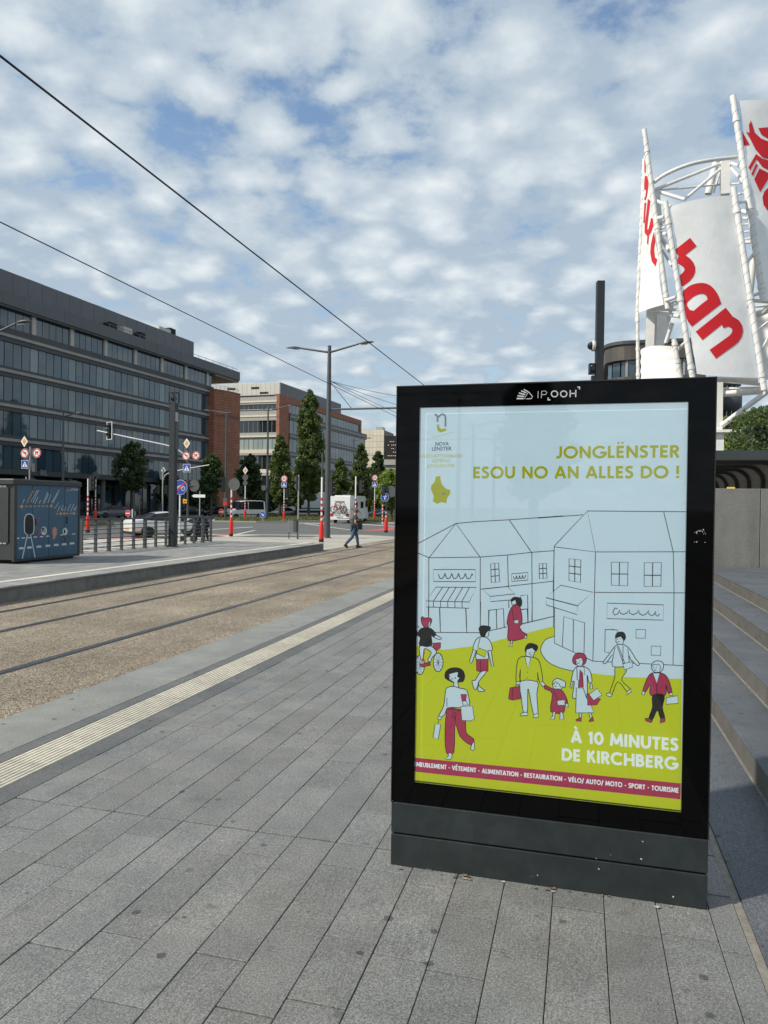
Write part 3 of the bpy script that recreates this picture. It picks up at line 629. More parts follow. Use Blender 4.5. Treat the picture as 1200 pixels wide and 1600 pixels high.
fig(Z4,  # grey haired person in crimson jacket
 ('w', [(958, 185), (985, 170), (1022, 180), (1026, 215), (1005, 240), (970, 240), (952, 215)], 1), ('c', [(948, 250), (975, 245), (1010, 245), (1052, 275), (1080, 365), (1058, 375), (1042, 320), (1038, 385), (945, 385), (945, 320), (915, 365), (898, 355), (925, 280)], 1), ('w', [(960, 248), (1004, 248), (985, 312)], 0), ('k', [(960, 385), (1032, 385), (1020, 460), (1035, 525), (1008, 528), (988, 480), (958, 538), (936, 525), (958, 460)], 0), ('c', [(910, 530), (938, 530), (960, 545), (950, 556), (915, 545)], 0), ('c', [(1008, 530), (1038, 528), (1036, 550), (1005, 560)], 0), ('w', [(1045, 400), (1115, 388), (1120, 436), (1044, 442)], 0), ('w', [(895, 358), (912, 365), (905, 385), (890, 380)], 1), ('w', [(1060, 375), (1080, 368), (1085, 385), (1064, 388)], 1), ('d', [(966, 212)], 3, 'k'), ('d', [(982, 210)], 3, 'k'), ('l', [(966, 226), (974, 229), (982, 225)], 0), ('l', [(957, 205), (968, 190), (985, 196), (998, 190), (1008, 208), (1004, 232)], 0), ('l', [(985, 312), (985, 384)], 0))
CM = {'k': 'print_ink', 'w': 'print_paper', 'c': 'print_crimson', 'g': 'print_lime'}
for Z, shapes in FIG:
    m = MB(); mats = ['print_ink', 'print_paper', 'print_crimson', 'print_lime']; ci = {'k': 0, 'w': 1, 'c': 2, 'g': 3}
    for i, s in enumerate(shapes):
        f = pl(3+.55*i); fo = pl(3+.55*i+.3); kind = s[0]
        if kind == 'l':
            m.cur = ci[s[3]] if len(s) > 3 else 0; m.stroke(Z(*s[1]), 1.0 if len(s) < 4 else 2.2, fo)
        elif kind == 'd':
            m.cur = ci[s[3]]; c = Z(*s[1])[0]; m.poly(arc(*c, s[2]/4, 0, 330, 11), fo)
        elif kind == 'wheel':
            c = Z(*s[1])[0]; q = arc(*c, s[2]/5.4545, 0, 345, 23, s[3]/5.4545); m.cur = 1; m.poly(q, f); m.cur = 0; m.stroke(q, 1.3, fo, True)
            for a in range(0, 180, 30):
                dx, dy = math.cos(R_(a))*s[2]/5.4545, math.sin(R_(a))*s[3]/5.4545; m.stroke([(c[0]-dx, c[1]-dy), (c[0]+dx, c[1]+dy)], .5, fo)
        else:
            pts = Z(*s[1])
            if len(pts) > 6: pts = smooth(pts, True, 3)
            m.cur = ci[kind]; m.poly(pts, f); m.cur = 0; m.stroke(pts, (1.25 if s[2] else 1.1), fo, True)
    m.build('printed_figure', mats, poster, fix=False)
# lettering
def line_fn(k, x0, y0, x1, y1, right=False, hpx=1.):
    """text units -> poster: runs along the baseline (x0,y0)-(x1,y1) given in photograph sight lines"""
    A = at_y(x0, y0, PY-.00012*k); B = at_y(x1, y1, PY-.00012*k); w = (B-A).length; d = (B-A).normalized()
    up = Vector((0, 1, 0)).cross(d)*-1
    if up.z < 0: up = -up
    def fn(u, v): p = A+d*u+up*v; return L0(p.x, PY-.00012*k, p.z)
    return fn, w
GT = .215                      # pen weight of the poster's geometric capitals (cap height 1)
def A_(cx, cy, rx, ry, a0, a1, n=14): return arc(cx, cy, rx, a0, a1, n, ry)
q9 = GT/2
GLY = {'J': (.48, [[(.36, 1), (.36, .30)]+A_(.17, .30, .19, .205, 0, -125, 9)]), 'O': (1.02, [A_(.51, .5, .41, .42, 90, 449.9, 36)]), 'N': (.84, [[(q9+.03, 0), (q9+.03, 1)], [(.72, 0), (.72, 1)], [(.10, .97), (.74, .03)]]),
 'G': (.98, [A_(.52, .5, .42, .42, 42, 352, 24), [(.56, .44), (1.0, .44)]]), 'L': (.52, [[(.12, 0), (.12, 1)], [(.12, q9), (.50, q9)]]), 'E': (.58, [[(.12, 0), (.12, 1)], [(.12, q9), (.53, q9)], [(.12, .5), (.49, .5)], [(.12, 1-q9), (.53, 1-q9)]]),
 'S': (.60, [smooth([(.52, .83), (.42, .90), (.28, .91), (.14, .82), (.13, .67), (.26, .56), (.40, .48), (.49, .35), (.45, .17), (.30, .09), (.16, .10), (.06, .20)], n=3)]), 'T': (.62, [[(.31, 0), (.31, .9)], [(.02, 1-q9), (.60, 1-q9)]]),
 'R': (.66, [[(.12, 0), (.12, 1)], [(.12, 1-q9), (.30, 1-q9)]+A_(.32, .70, .20, .205, 85, -85, 9)+[(.12, .495)], [(.30, .50), (.58, 0)]]), 'U': (.80, [[(.12, 1), (.12, .38)]+A_(.40, .38, .28, .285, 180, 360, 14)+[(.68, 1)]]), 'A': (.86, [[(.09, 0), (.43, 1.0)], [(.77, 0), (.43, 1.0)], [(.2, .29), (.66, .29)]]),
 'D': (.82, [[(.12, 0), (.12, 1)], [(.12, 1-q9), (.32, 1-q9)]+A_(.33, .5, .39, .405, 88, -88, 14)+[(.12, q9)]]), '!': (.28, [[(.14, .34), (.14, 1)], [(.14, 0), (.14, .2)]]), '1': (.40, [[(.25, 0), (.25, 1)], [(.27, .93), (.05, .76)]]), '0': (.74, [A_(.37, .5, .26, .42, 90, 449.9, 36)]),
 'M': (1.02, [[(.10, 0), (.20, 1)], [(.92, 0), (.82, 1)], [(.18, .97), (.51, .16)], [(.84, .97), (.51, .16)]]), 'I': (.26, [[(.13, 0), (.13, 1)]]), 'K': (.68, [[(.12, 0), (.12, 1)], [(.16, .44), (.56, .98)], [(.28, .60), (.61, .02)]]), 'C': (.90, [A_(.52, .5, .42, .42, 45, 315, 22)]), 'H': (.82, [[(.12, 0), (.12, 1)], [(.70, 0), (.70, 1)], [(.12, .5), (.70, .5)]]),
 'B': (.66, [[(.12, 0), (.12, 1)], [(.12, 1-q9), (.30, 1-q9)]+A_(.31, .715, .17, .19, 85, -85, 8)+[(.12, .52)], [(.12, .50), (.32, .50)]+A_(.33, .30, .21, .205, 80, -85, 8)+[(.12, q9)]]), 'P': (.60, [[(.12, 0), (.12, 1)], [(.12, 1-q9), (.30, 1-q9)]+A_(.31, .69, .20, .215, 85, -85, 9)+[(.12, .475)]]), 'V': (.84, [[(.09, 1), (.42, .0)], [(.75, 1), (.42, .0)]]), '-': (.42, [[(.06, .42), (.36, .42)]]), '/': (.46, [[(.06, -.1), (.40, 1.05)]]), ' ': (.34, [])}
ACC = {'Ë': ('E', [[(.14, 1.14), (.14, 1.30)], [(.42, 1.14), (.42, 1.30)]]), 'Ê': ('E', [[(.12, 1.12), (.30, 1.30), (.48, 1.12)]]), 'É': ('E', [[(.22, 1.12), (.42, 1.30)]]), 'À': ('A', [[(.28, 1.32), (.48, 1.12)]])}
def pline(mb, s, x0, y0, x1, y1, cap, bold=0., k=2.5, spacing=1.):
    if bold >= .02:                               # heavy lines: drawn with the geometric pen letters
        fn, w = line_fn(k, x0, y0, x1, y1); total = sum(GLY[ACC[c][0] if c in ACC else c][0] for c in s)*cap; gap = .07*cap; q = (w-gap*(len(s)-1))/total; u = 0.; i = 0
        for c in s:
            b_, extra = ACC.get(c, (c, [])); wd, st_ = GLY[b_]
            for P in st_+extra:
                i = (i+1) % 5; mb.stroke([(u+a*cap*q, b*cap) for a, b in P], GT*cap*(1. if P not in extra else .8), lambda uu, vv, i=i: (lambda p: (p[0], p[1]-.000012*i, p[2]))(fn(uu, vv)))
            u += wd*cap*q+gap
        return
    fn, w = line_fn(k, x0, y0, x1, y1); text_mb(mb, s, cap/.72, fn, bold=bold, fit=w, spacing=spacing)
PXM = .00284      # metres per photograph pixel on the poster
m = MB(); pline(m, 'JONGLËNSTER', 868, 716.5, 1062, 715, 18.6*PXM, .036); pline(m, 'ESOU NO AN ALLES DO !', 739, 747.6, 1062, 747.4, 18.6*PXM, .036)
m.build('printed_headline', 'print_olive', poster)
m = MB(); pline(m, 'À 10 MINUTES', 892, 1160, 1060, 1173.5, 18.6*PXM, .036, 3); pline(m, 'DE KIRCHBERG', 877.5, 1188, 1059.5, 1203, 18.6*PXM, .036, 3)
pline(m, 'MEUBLEMENT - VÊTEMENT - ALIMENTATION - RESTAURATION - VÉLO/ AUTO/ MOTO - SPORT - TOURISME', 650.5, 1197.5, 1060.5, 1239, 7.3*PXM, .030, 3.2)
m.build('printed_slogan', 'print_white', poster)
m = MB(); pline(m, 'NOVA', 680, 696.5, 700.5, 696, 6*PXM, .012); pline(m, 'LËNSTER', 674.5, 704, 704.8, 703.6, 6*PXM, .012); m.build('printed_name', 'print_ink', poster)
m = MB(); pline(m, 'GESCHÄFTSVERBAND', 656.5, 715.2, 723, 714.8, 5.4*PXM, 0); pline(m, 'GEMENG', 675, 722.6, 703, 722.3, 5.4*PXM, 0); pline(m, 'JONGLENSTER', 667, 730.4, 711, 730, 5.4*PXM, 0)
f = pl(2.5)
Z9 = lambda *a: [(640+x/5.4545, 630+y/5.4545) for x, y in a]
m.stroke(Z9((180, 300), (372, 245)), .5, f)
m.poly(Z9((230, 180), (252, 183), (255, 205), (270, 220), (312, 213), (312, 235), (262, 250), (238, 235)), f)
m.poly(Z9((225, 625), (262, 620), (265, 650), (275, 690), (310, 730), (348, 740), (345, 775), (325, 800), (315, 830), (312, 855), (275, 842), (235, 858), (198, 838), (205, 790), (182, 735), (185, 700), (210, 675)), f)
m.build('printed_map', 'print_olive', poster)
m = MB(); m.stroke(smooth(Z9((212, 97), (228, 100), (240, 118), (250, 112), (275, 95), (298, 102), (306, 130), (305, 200)), n=4), 3.0, f); m.stroke(Z9((240, 115), (237, 160)), 3., f)
m.build('printed_monogram', 'print_grey', poster)
MB().poly(Z9((275, 775), (285, 762), (302, 768), (295, 782)), pl(3)).build('printed_district', 'print_violet', poster)
# header logo and lettering on the black frame
Z10 = lambda *a: [(790+x/9.23, 590+y/9.24) for x, y in a]
def hf(px, py): p = at_y(px, py, Yf-.0007); return L0(p.x, Yf-.0007, p.z)
m = MB()
for a, b, w in (((160, 302), (258, 302), 2.2), ((172, 262), (268, 272), 2.0), ((192, 222), (280, 245), 2.0), ((225, 190), (298, 220), 1.8), ((262, 170), (325, 205), 1.6)): m.stroke(Z10(a, b), w, hf)
for a in ((277, 302), (285, 275), (300, 252), (315, 230), (334, 210)): m.poly([(c[0], c[1]) for c in arc(*Z10(a)[0], .95, 0, 315, 7)], hf)
m.stroke(Z10((340, 215), (388, 272), (372, 302), (302, 308)), 1.2, hf); m.build('header_emblem', 'header_logo', totem, fix=False); m = MB()
m.stroke(Z10((1035, 138), (1068, 135), (1065, 170)), 2., hf); m.stroke(Z10((615, 288), (610, 322), (645, 320)), 2., hf)
for p in ([(470, 197), (466, 296)], [(515, 296), (520, 195), (575, 193), (596, 215), (580, 243), (518, 247)]): m.stroke(Z10(*p), .9, hf)
for cx in (705, 838): m.stroke(arc(*Z10((cx, 235))[0], 4.9, 0, 345, 23, 4.6), 1.7, hf, True)
m.stroke(Z10((933, 180), (930, 282)), 1.8, hf); m.stroke(Z10((1013, 178), (1010, 280)), 1.8, hf); m.stroke(Z10((933, 230), (1010, 228)), 1.7, hf)
m.build('header_lettering', 'header_logo', totem, fix=False)
# worn sticker remains on the right side of the frame, litter along the foot
m = MB(); rs = random.Random(3)
for i in range(26):
    c = (1085+rs.random()*20, 826+rs.random()*9 if i < 21 else 846+rs.random()*1.5); s = rs.uniform(.4, 1.3); m.poly([(c[0]+s*math.cos(a)*rs.uniform(.5, 1), c[1]+s*math.sin(a)*rs.uniform(.4, .9)) for a in (0, 1, 2, 3, 4, 5)], hf)
m.build('sticker_residue', 'header_logo', totem, fix=False)
mat('dry_leaf', (.16, .12, .075), .8, var=.4, scale=30); mat('paper_scrap', (.38, .36, .32), .8, var=.2, scale=30)
for i in range(22):
    x = XL+.05+rs.random()*1.25; y = TY-.005-rs.random()*.035; a = rs.random()*6.28; s = rs.uniform(.006, .017)
    P = [(s*math.cos(q+a)*rs.uniform(.6, 1.2), s*.6*math.sin(q+a)*rs.uniform(.6, 1.2), rs.uniform(.001, .007)) for q in (0, 1.2, 2.4, 3.6, 4.9)]
    o = MB().add(P+[(p[0], p[1], p[2]-.001) for p in P], [(0, 1, 2, 3, 4), (9, 8, 7, 6, 5)]).build('litter_scrap', 'paper_scrap' if rs.random() < .3 else 'dry_leaf', None, (x, y, .001), fix=False)
    tag(o, 'tiny dry leaf scrap lying along the foot of the advertising totem', 'litter', 'scraps along the totem foot')
# ------------------------------------------------------------------ office buildings across the street
def glass_mat(name, col, rough=.05, rnd=.25, spec=.8):
    t = NT(name); r = t.rnd(); wav = t.noise(.35, 2, .5)
    t.bump(wav, .05, .25); t.out(t.scale(col, t.ramp(r, 0, 1, 1-rnd, 1+rnd)), rough, Specular_IOR_Level=spec, IOR=1.6)
glass_mat('facade_glass', (.042, .072, .094)); glass_mat('facade_glass_column', (.12, .17, .17), .08, .15)
glass_mat('window_dark', (.018, .024, .025)); glass_mat('window_blind', (.30, .36, .34), .25, .12, .5); glass_mat('window_blue', (.06, .085, .11), .06, .2)
mat('cladding_dark', (.098, .105, .108), .55, var=.12, scale=.6, rnd=.06); mat('cladding_darker', (.056, .061, .063), .6, var=.12, scale=.6, rnd=.08)
mat('cladding_roof', (.118, .123, .132), .5, var=.1, scale=.5, rnd=.05); mat('strip_light', (.33, .305, .275), .7, var=.15, scale=1.2, rnd=.05)
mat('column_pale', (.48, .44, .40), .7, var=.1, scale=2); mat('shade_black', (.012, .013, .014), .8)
mat('stone_band', (.36, .355, .325), .8, var=.12, scale=1.5, rnd=.05); mat('stone_cream', (.64, .58, .46), .8, var=.1, scale=1.5, rnd=.04)
mat('roof_white', (.56, .54, .48), .7, var=.08, scale=1.5, rnd=.04); mat('beige_tile', (.66, .60, .46), .75, var=.07, scale=.8, rnd=.05)
mat('soffit_wood', (.33, .23, .15), .7, var=.2, scale=3); mat('pale_metal', (.42, .43, .43), .45, .3, var=.1)
t = NT('brick_terracotta')
br = t.n('ShaderNodeTexBrick'); br.inputs['Scale'].default_value = 1.; br.inputs['Mortar Size'].default_value = .035; br.inputs['Brick Width'].default_value = 2.4; br.inputs['Row Height'].default_value = .45
sw = t.n('ShaderNodeSeparateXYZ'); t.L.new(t.geo.outputs['Position'], sw.inputs[0]); cw = t.n('ShaderNodeCombineXYZ')
t.L.new(t.math('ADD', sw.outputs['Y'], sw.outputs['X']), cw.inputs[0]); t.L.new(sw.outputs['Z'], cw.inputs[1]); t.L.new(cw.outputs[0], br.inputs['Vector'])
br.inputs['Color1'].default_value = (.30, .120, .068, 1); br.inputs['Color2'].default_value = (.345, .145, .084, 1); br.inputs['Mortar'].default_value = (.15, .06, .04, 1)
t.out(t.scale(br.outputs['Color'], t.ramp(t.noise(.9, 5), .3, .7, .85, 1.12)), .8)
BA = math.atan2(.9982, .0604)
FA = Vector((-64.2, 69.7)); FD = Vector((.0604, .9982)); FN = Vector((-.9982, .0604))    # FN points into the block
def fs(px, py, off=0., A=FA):
    """distance along the facade line (set back by off) and height where a sight line meets it"""
    d = _ray(px, py); P = A+FN*off; det = -d.x*FD.y+d.y*FD.x
    tt = (-(P.x)*FD.y+P.y*FD.x)/det; p = CAM_C+d*tt; return (Vector((p.x, p.y))-P).dot(FD), p.z
b1 = thing('office_building', 'long dark glass office building with grey bands and setback roof storey', 'building', (FA.x, FA.y, 0), BA)
S0, S1 = -26., 44.9
bay = (fs(292, 600)[0]-fs(54, 600)[0])/5; c0 = fs(54, 600)[0]; pw = bay/5
cache = {}
def shared(key, fn, mats):
    if key not in cache:
        m = fn(MB()).mesh(key[0])
        for q in (mats if isinstance(mats, (list, tuple)) else [mats]): m.materials.append(MATS[q])
        cache[key] = m
    return cache[key]
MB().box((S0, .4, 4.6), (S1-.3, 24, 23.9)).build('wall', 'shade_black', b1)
floors = [(17.03, 19.85), (13.1, 15.86), (9.15, 11.9), (5.3, 7.95)]
rb = random.Random(5)
nb = int((S1-S0)/bay)+1
starts = [c0+bay*k for k in range(-int((c0-S0)/bay), nb) if c0+bay*k < S1-.5]
for fi, (z0, z1) in enumerate(floors):
    for s in starts:
        for j in range(5):
            x = s+j*pw-pw*.5
            if x < S0 or x+pw > S1+.05: continue
            light = j == 0 or rb.random() < .05
            obj('window_pane', shared(('window_pane', round(z1-z0, 2), light), lambda m: m.box((.05, 0, 0), (pw-.05, .06, z1-z0)), 'facade_glass_column' if light else 'facade_glass'), None, b1, (x, .1+rb.uniform(-.012, .012), z0)).rotation_euler = (rb.uniform(-.006, .006), 0, rb.uniform(-.006, .006))
    ztop = 21.5 if fi == 0 else floors[fi-1][0]
    for s in starts:
        x0, x1 = max(s-pw*.5, S0), min(s+bay-pw*.5, S1)
        if x1-x0 < .5: continue
        def sp(m, h=ztop-z1, w=x1-x0, top=fi == 0):
            mid = .50 if not top else .55
            m.cur = 0; m.box((.01, -.10, .004), (w-.01, .42, mid-.02)); m.box((.01, -.10, mid+.36), (w-.01, .42, h)); m.cur = 1; m.box((.012, -.22, mid), (w-.012, .42, mid+.34))
            if top: m.cur = 0; m.add([(.01, -.10, h), (w-.01, -.10, h), (w-.01, .5, h+.12), (.01, .5, h+.12)], [(0, 1, 2, 3)])
            return m
        obj('spandrel', shared(('spandrel', round(ztop-z1, 2), round(x1-x0, 2)), sp, ('cladding_darker', 'strip_light')), None, b1, (x0, 0, z1))
for s in starts:                                   # recessed top storey: pale piers and panes
    if s-.3 > S0 and s < S1: MB().box((s-.3, .12, 21.5), (s+.3, .8, 23.72)).build('pier', 'column_pale', b1)
    for j in range(5):
        x = s+.38+j*(bay-.76)/5; w = (bay-.76)/5
        if x < S0 or x+w > S1: continue
        obj('window_pane', shared(('window_pane', 'top'), lambda m: m.box((.04, 0, 0), (w-.04, .05, 2.15)), 'facade_glass'), None, b1, (x, .34+rb.uniform(-.01, .01), 21.53))
x = S0; SE = fs(371, 582)[0]
while x < SE-.1:
    w = min(bay/2, SE-x)
    q = MB().box((x+.012, -.55, 23.95), (x+w-.012, 8, 25.45)).box((x, -.35, 23.72), (x+w, 7.5, 23.95)); q.build('cornice_panel', 'cladding_dark', b1); x += w
MB().box((S1+.2, -.3, 23.55), (SE-.1, 7.4, 23.715)).build('soffit', 'soffit_wood', b1)
sm = fs(303, 534.6, 3.)[0]; zm = fs(303, 534.6, 3.)[1]
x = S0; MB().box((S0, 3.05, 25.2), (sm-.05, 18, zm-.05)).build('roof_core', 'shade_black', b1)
while x < sm-.1:
    w = min(2.35, sm-x); MB().box((x+.02, 3., 25.3), (x+w-.02, 18.2, zm+rb.uniform(-.01, .01))).build('roof_panel', 'cladding_roof', b1); x += w
q = MB(); q.tube([(S0, -.2, 25.95), (SE-.4, -.2, 25.95)], .035, 6)
x = S0
while x < SE-.4: q.tube([(x, -.2, 25.4), (x, -.2, 25.95)], .03, 5, False); x += 2.2
q.build('roof_railing', 'cladding_roof', b1)
for px, py, w, h, mm in ((287, 531, 1.6, 1.5, 'shade_black'), (275, 527, 3.2, 1.1, 'roof_white'), (193, 519, 1.9, 1.2, 'roof_white'), (216, 526, 1.2, 1.1, 'shade_black'), (170, 510, 1.5, .9, 'shade_black')):
    s, z = fs(px, py, 2.4)
    MB().box((s-w/2, 1.6, 25.45), (s+w/2, 2.7, max(25.9, z+h*.5))).build('roof_unit', mm, b1) if z < 27.2 else MB().box((s-w/2, 4.5, zm), (s+w/2, 6, zm+h)).build('roof_unit', mm, b1)
# ground storey: deep dark recess, round columns, glazing
MB().box((S0, 4.0, ZG), (S1, 4.3, 4.6)).build('recess_wall', 'window_dark', b1)
MB().box((S0, -.12, 4.62), (S1, 4.3, 5.26)).build('canopy_band', 'cladding_darker', b1)
for s in starts:
    q = s+.2
    if S0 < q < S1: MB().tube([(q, .6, ZG), (q, .6, 4.62)], .34, 14).build('column', 'column_pale' if False else 'cladding_roof', b1)
    for j in range(3):
        x = s+.6+j*(bay-.8)/3; w = (bay-.8)/3-.12
        if S0 < x and x+w < S1: obj('shop_pane', shared(('shop_pane',), lambda m: m.box((0, 0, 0), (w, .05, 4.2)), 'facade_glass'), None, b1, (x, 3.9, .1))
q = MB(); sL, zL = fs(59.5, 745)
text_mb(q, 'BIL', .95, lambda u, v: (sL+u, -.32, 4.72+v), bold=0, fit=1.1); q.build('sign_lettering', 'strip_light', b1)
# terracotta wall closing the end of the dark building
bw = thing('terracotta_wall', 'windowless terracotta clad end block beside the dark glass building', 'building', (-60.5, 113.0, 0), 0)
P0, P1 = Vector((0, 0)), Vector((1.75, 6.3)); cur = []
for i in range(9):
    tt = i/8; p = P0.lerp(P1, tt); n = Vector((P1.y, -P1.x)).normalized(); p = p+n*math.sin(math.pi*tt)*.35; cur.append(p)
q = MB()
poly_ = [tuple(p) for p in cur]+[(-8, 8.4), (-8, 0)]
q.prism(poly_, ZG, 20.9); q.build('wall', 'brick_terracotta', bw)
q = MB(); q.prism([(p.x+.06, p.y) for p in cur]+[(-8, 8.3), (-8, .1)], 20.9, 21.02); q.build('coping', 'cladding_dark', bw)
q = MB(); q.tube([(p.x-.3, p.y, 21.75) for p in cur], .03, 5); q.tube([(p.x-.3, p.y, 21.4) for p in cur], .02, 5)
for p in cur: q.tube([(p.x-.3, p.y, 21.0), (p.x-.3, p.y, 21.75)], .025, 5)
q.build('railing', 'pale_metal', bw)
q = MB(); rs = random.Random(8); n = Vector((P1.y, -P1.x)).normalized()
def wall_pt(u, z, o=.42): p = P0.lerp(P1, u); w_ = math.sin(math.pi*u)*.35+.05; return (p.x+n.x*w_, p.y+n.y*w_, z)
u = .06
while u < .95:
    w = rs.uniform(.018, .034); zz0 = 16.3; h = rs.uniform(.42, .75)
    if not .42 < u < .48: q.add([wall_pt(u, zz0), wall_pt(u+w*.4, zz0), wall_pt(u+w*.4, zz0+h), wall_pt(u, zz0+h)], [(0, 1, 2, 3)]); q.add([wall_pt(u, zz0+h*.4), wall_pt(u+w*.9, zz0+h*.4), wall_pt(u+w*.9, zz0+h*.62), wall_pt(u, zz0+h*.62)], [(0, 1, 2, 3)])
    u += w+.018
q.build('sign_lettering', 'cladding_darker', bw, fix=False)

# second block
A2 = Vector((-62.29, 145.02))
b2 = thing('office_building', 'terracotta and grey office block with pale end front behind the columnar trees', 'building', (A2.x, A2.y, 0), BA)
E1, E2 = 50.1, 53.9
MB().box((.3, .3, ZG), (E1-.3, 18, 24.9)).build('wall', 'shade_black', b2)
q = MB(); q.box((0, 0, 23.6), (E1, 1.2, 25.0)).box((0, 0, ZG), (4.6, .8, 23.6)).box((E1-1.4, 0, 21.5), (E1, 1., 23.6)); q.box((4.6, .02, ZG), (E1, .7, 8.2)); q.build('terracotta_frame', 'brick_terracotta', b2)
MB().box((-.02, .02, ZG), (.28, .62, 25.02)).build('terracotta_edge', 'brick_terracotta', b2)
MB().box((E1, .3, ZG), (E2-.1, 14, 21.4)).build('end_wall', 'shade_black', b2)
pw2 = 1.9
def strip(z0, z1, s0, s1, yy, mt):
    x = s0
    while x+pw2 <= s1+.01:
        obj('window_pane', shared(('window_pane', 'b2', round(z1-z0, 2), mt), lambda m: m.box((.07, 0, 0), (pw2-.07, .05, z1-z0)), mt), None, b2, (x, yy+rb.uniform(-.01, .01), z0)).rotation_euler = (0, 0, rb.uniform(-.012, .012)); x += pw2
strip(21.6, 23.5, 4.7, E1-1.4, .22, 'window_blue')
for z0, z1 in ((17.1, 20.0), (13.1, 15.9), (9.2, 11.9)): strip(z0, z1, 4.8, E2, -.05, 'window_blue')
for za, zb in ((20.0, 21.5), (15.9, 17.1), (11.9, 13.1), (8.2, 9.2)):
    x = 4.6
    while x < E2-.1:
        w = min(7.6, E2-x); m = MB(); m.box((x+.01, -.25, za), (x+w-.01, .3, zb)); m.cur = 1; h = (za+zb)/2; m.box((x+.012, -.36, h-.18), (x+w-.012, .3, h+.16)); m.build('spandrel', ('cladding_dark', 'strip_light'), b2); x += w
sr = 35.7; x = .9
while x < sr:
    w = min(2.6, sr-x); MB().box((x+.02, .35, 25.0), (x+w-.02, 6, 27.55)).build('roof_panel', 'cladding_roof', b2); x += w
y = .3
while y < 18:
    MB().box((.55, y+.025, 24.5), (1., y+1.1, 27.5)).build('roof_panel', 'roof_white', b2); y += 1.12
MB().box((.8, .4, 27.45), (sr, 18, 27.6)).build('roof_cap', 'roof_white', b2)
for ya, yb, za, zb in ((5.2, 7.1, 26.3, 26.75), (11., 13., 26.3, 26.75), (3.0, 5.0, 25.2, 25.6)): MB().box((.5, ya, za), (.56, yb, zb)).build('vent', 'shade_black', b2)
for za, zb, mt, o in ((23.65, 24.5, 'stone_band', 0), (23.3, 23.65, 'stone_cream', -.12), (22.9, 23.3, 'stone_band', 0), (20.6, 21.5, 'stone_band', 0), (20.2, 20.6, 'stone_cream', -.12), (19.4, 20.2, 'stone_band', 0), (16.2, 16.85, 'stone_band', 0), (15.85, 16.2, 'stone_cream', -.12), (12.5, 13.2, 'stone_cream', 0), (12.0, 12.5, 'stone_band', -.1), (8.2, 9.0, 'stone_cream', 0), (7.6, 8.2, 'stone_band', 0)):
    MB().box((-.02+o, .64, za+.006), (.5, 18, zb-.006)).build('band', mt, b2)
for z0, z1, mt in ((21.5, 22.9, 'window_dark'), (16.85, 19.4, 'window_dark'), (13.2, 15.8, 'window_blind'), (9.0, 12.0, 'window_dark'), (4.6, 7.6, 'window_dark')):
    y = .7
    while y < 17.5:
        obj('window_pane', shared(('window_pane', 'b2l', round(z1-z0, 2), mt), lambda m: m.box((0, .05, 0), (.05, 1.07, z1-z0-.02)), mt), None, b2, (.22+rb.uniform(-.01, .01), y, z0+.01)); MB().box((.14, y-.03, z0), (.3, y+.03, z1)).build('mullion', 'strip_light', b2); y += 1.12
MB().tube([(-.1, .7, 21.75), (-.1, 17, 21.75)], .06, 6).build('rail', 'pale_metal', b2)
# far beige block and dark display front
p = at_y(566, 672, 212.); q = at_y(600, 672, 212.)
fb = thing('office_tower', 'pale beige tiled tower at the end of the street', 'building', (p.x, 212, 0), 0)
w = q.x-p.x; MB().box((.05, .1, ZG), (w-.05, 12, p.z-.05)).build('wall', 'mortar', fb)
nx, nz = 6, 14; tw = w/nx; th = (p.z+.3)/nz
for i in range(nx):
    for k in range(nz): obj('tile', shared(('tile', 'beige'), lambda m: m.box((.02, 0, .03), (tw-.02, .2, th-.03)), 'beige_tile'), None, fb, (i*tw, 0, ZG+k*th))
MB().box((w*.55, 2, p.z-.1), (w*.85, 5, p.z+1.1)).build('roof_unit', 'pale_metal', fb)
p = at_y(600.5, 681, 165.); q = at_y(600.5, 718, 165.); p2 = at_y(648, 681, 165.)
ds = thing('display_front', 'black display screen front of the low building beyond the trees', 'screen', (p.x, 165, 0), 0)
w = p2.x-p.x; MB().box((0, 0, q.z), (w, 1.2, p.z)).build('screen', 'shade_black', ds); MB().box((-.1, -.1, q.z-1.25), (w, 1.3, q.z)).build('sill', 'stone_band', ds); MB().box((.4, .4, ZG), (w-.4, 8, q.z-1.2)).build('wall', 'stone_band', ds)
mat('screen_light', (.9, .62, .42), .6, emit=.25); m = MB(); rs = random.Random(4)
for rI in range(5):
    for c in range(16):
        if rs.random() < .55: x = .9+c*.42; z = q.z+.8+rI*.82; m.add([(x, -.02, z), (x+.2, -.02, z), (x+.2, -.02, z+.15), (x, -.02, z+.15)], [(0, 1, 2, 3)])
m.build('screen_light', 'screen_light', ds, fix=False)
# dark rounded building behind the tower on the right
Y = 82.
p = at_y(946, 539, Y); g = at_y(947, 600, Y)
rbld = thing('rounded_building', 'dark bronze building with rounded corner and window band behind the white tower', 'building', (p.x, Y, 0), 0)
mat('bronze_panel', (.085, .075, .066), .5, .2, var=.1, scale=.7, rnd=.05)
def rounded(m, o, z0, z1, wd=10., r=2.6): return m.prism([(wd, o), *[(r+o+(-(r))*math.cos(R_(a)), r+o-(r)*math.sin(R_(a))) for a in range(90, -1, -15)], (o, 16), (wd, 16)], z0, z1)
zt, z1, z2, z3 = p.z, at_y(950, 563, Y).z, at_y(950, 589, Y).z, ZG
rounded(MB(), 0, z1, zt).build('parapet', 'bronze_panel', rbld); rounded(MB(), -.15, zt, zt+.35).build('roof_edge', 'cladding_darker', rbld)
rounded(MB(), .5, z2, z1).build('window_core', 'shade_black', rbld); rounded(MB(), .1, z2-2.2, z2).build('parapet', 'bronze_panel', rbld); rounded(MB(), .5, ZG, z2-2.2).build('wall', 'window_dark', rbld)
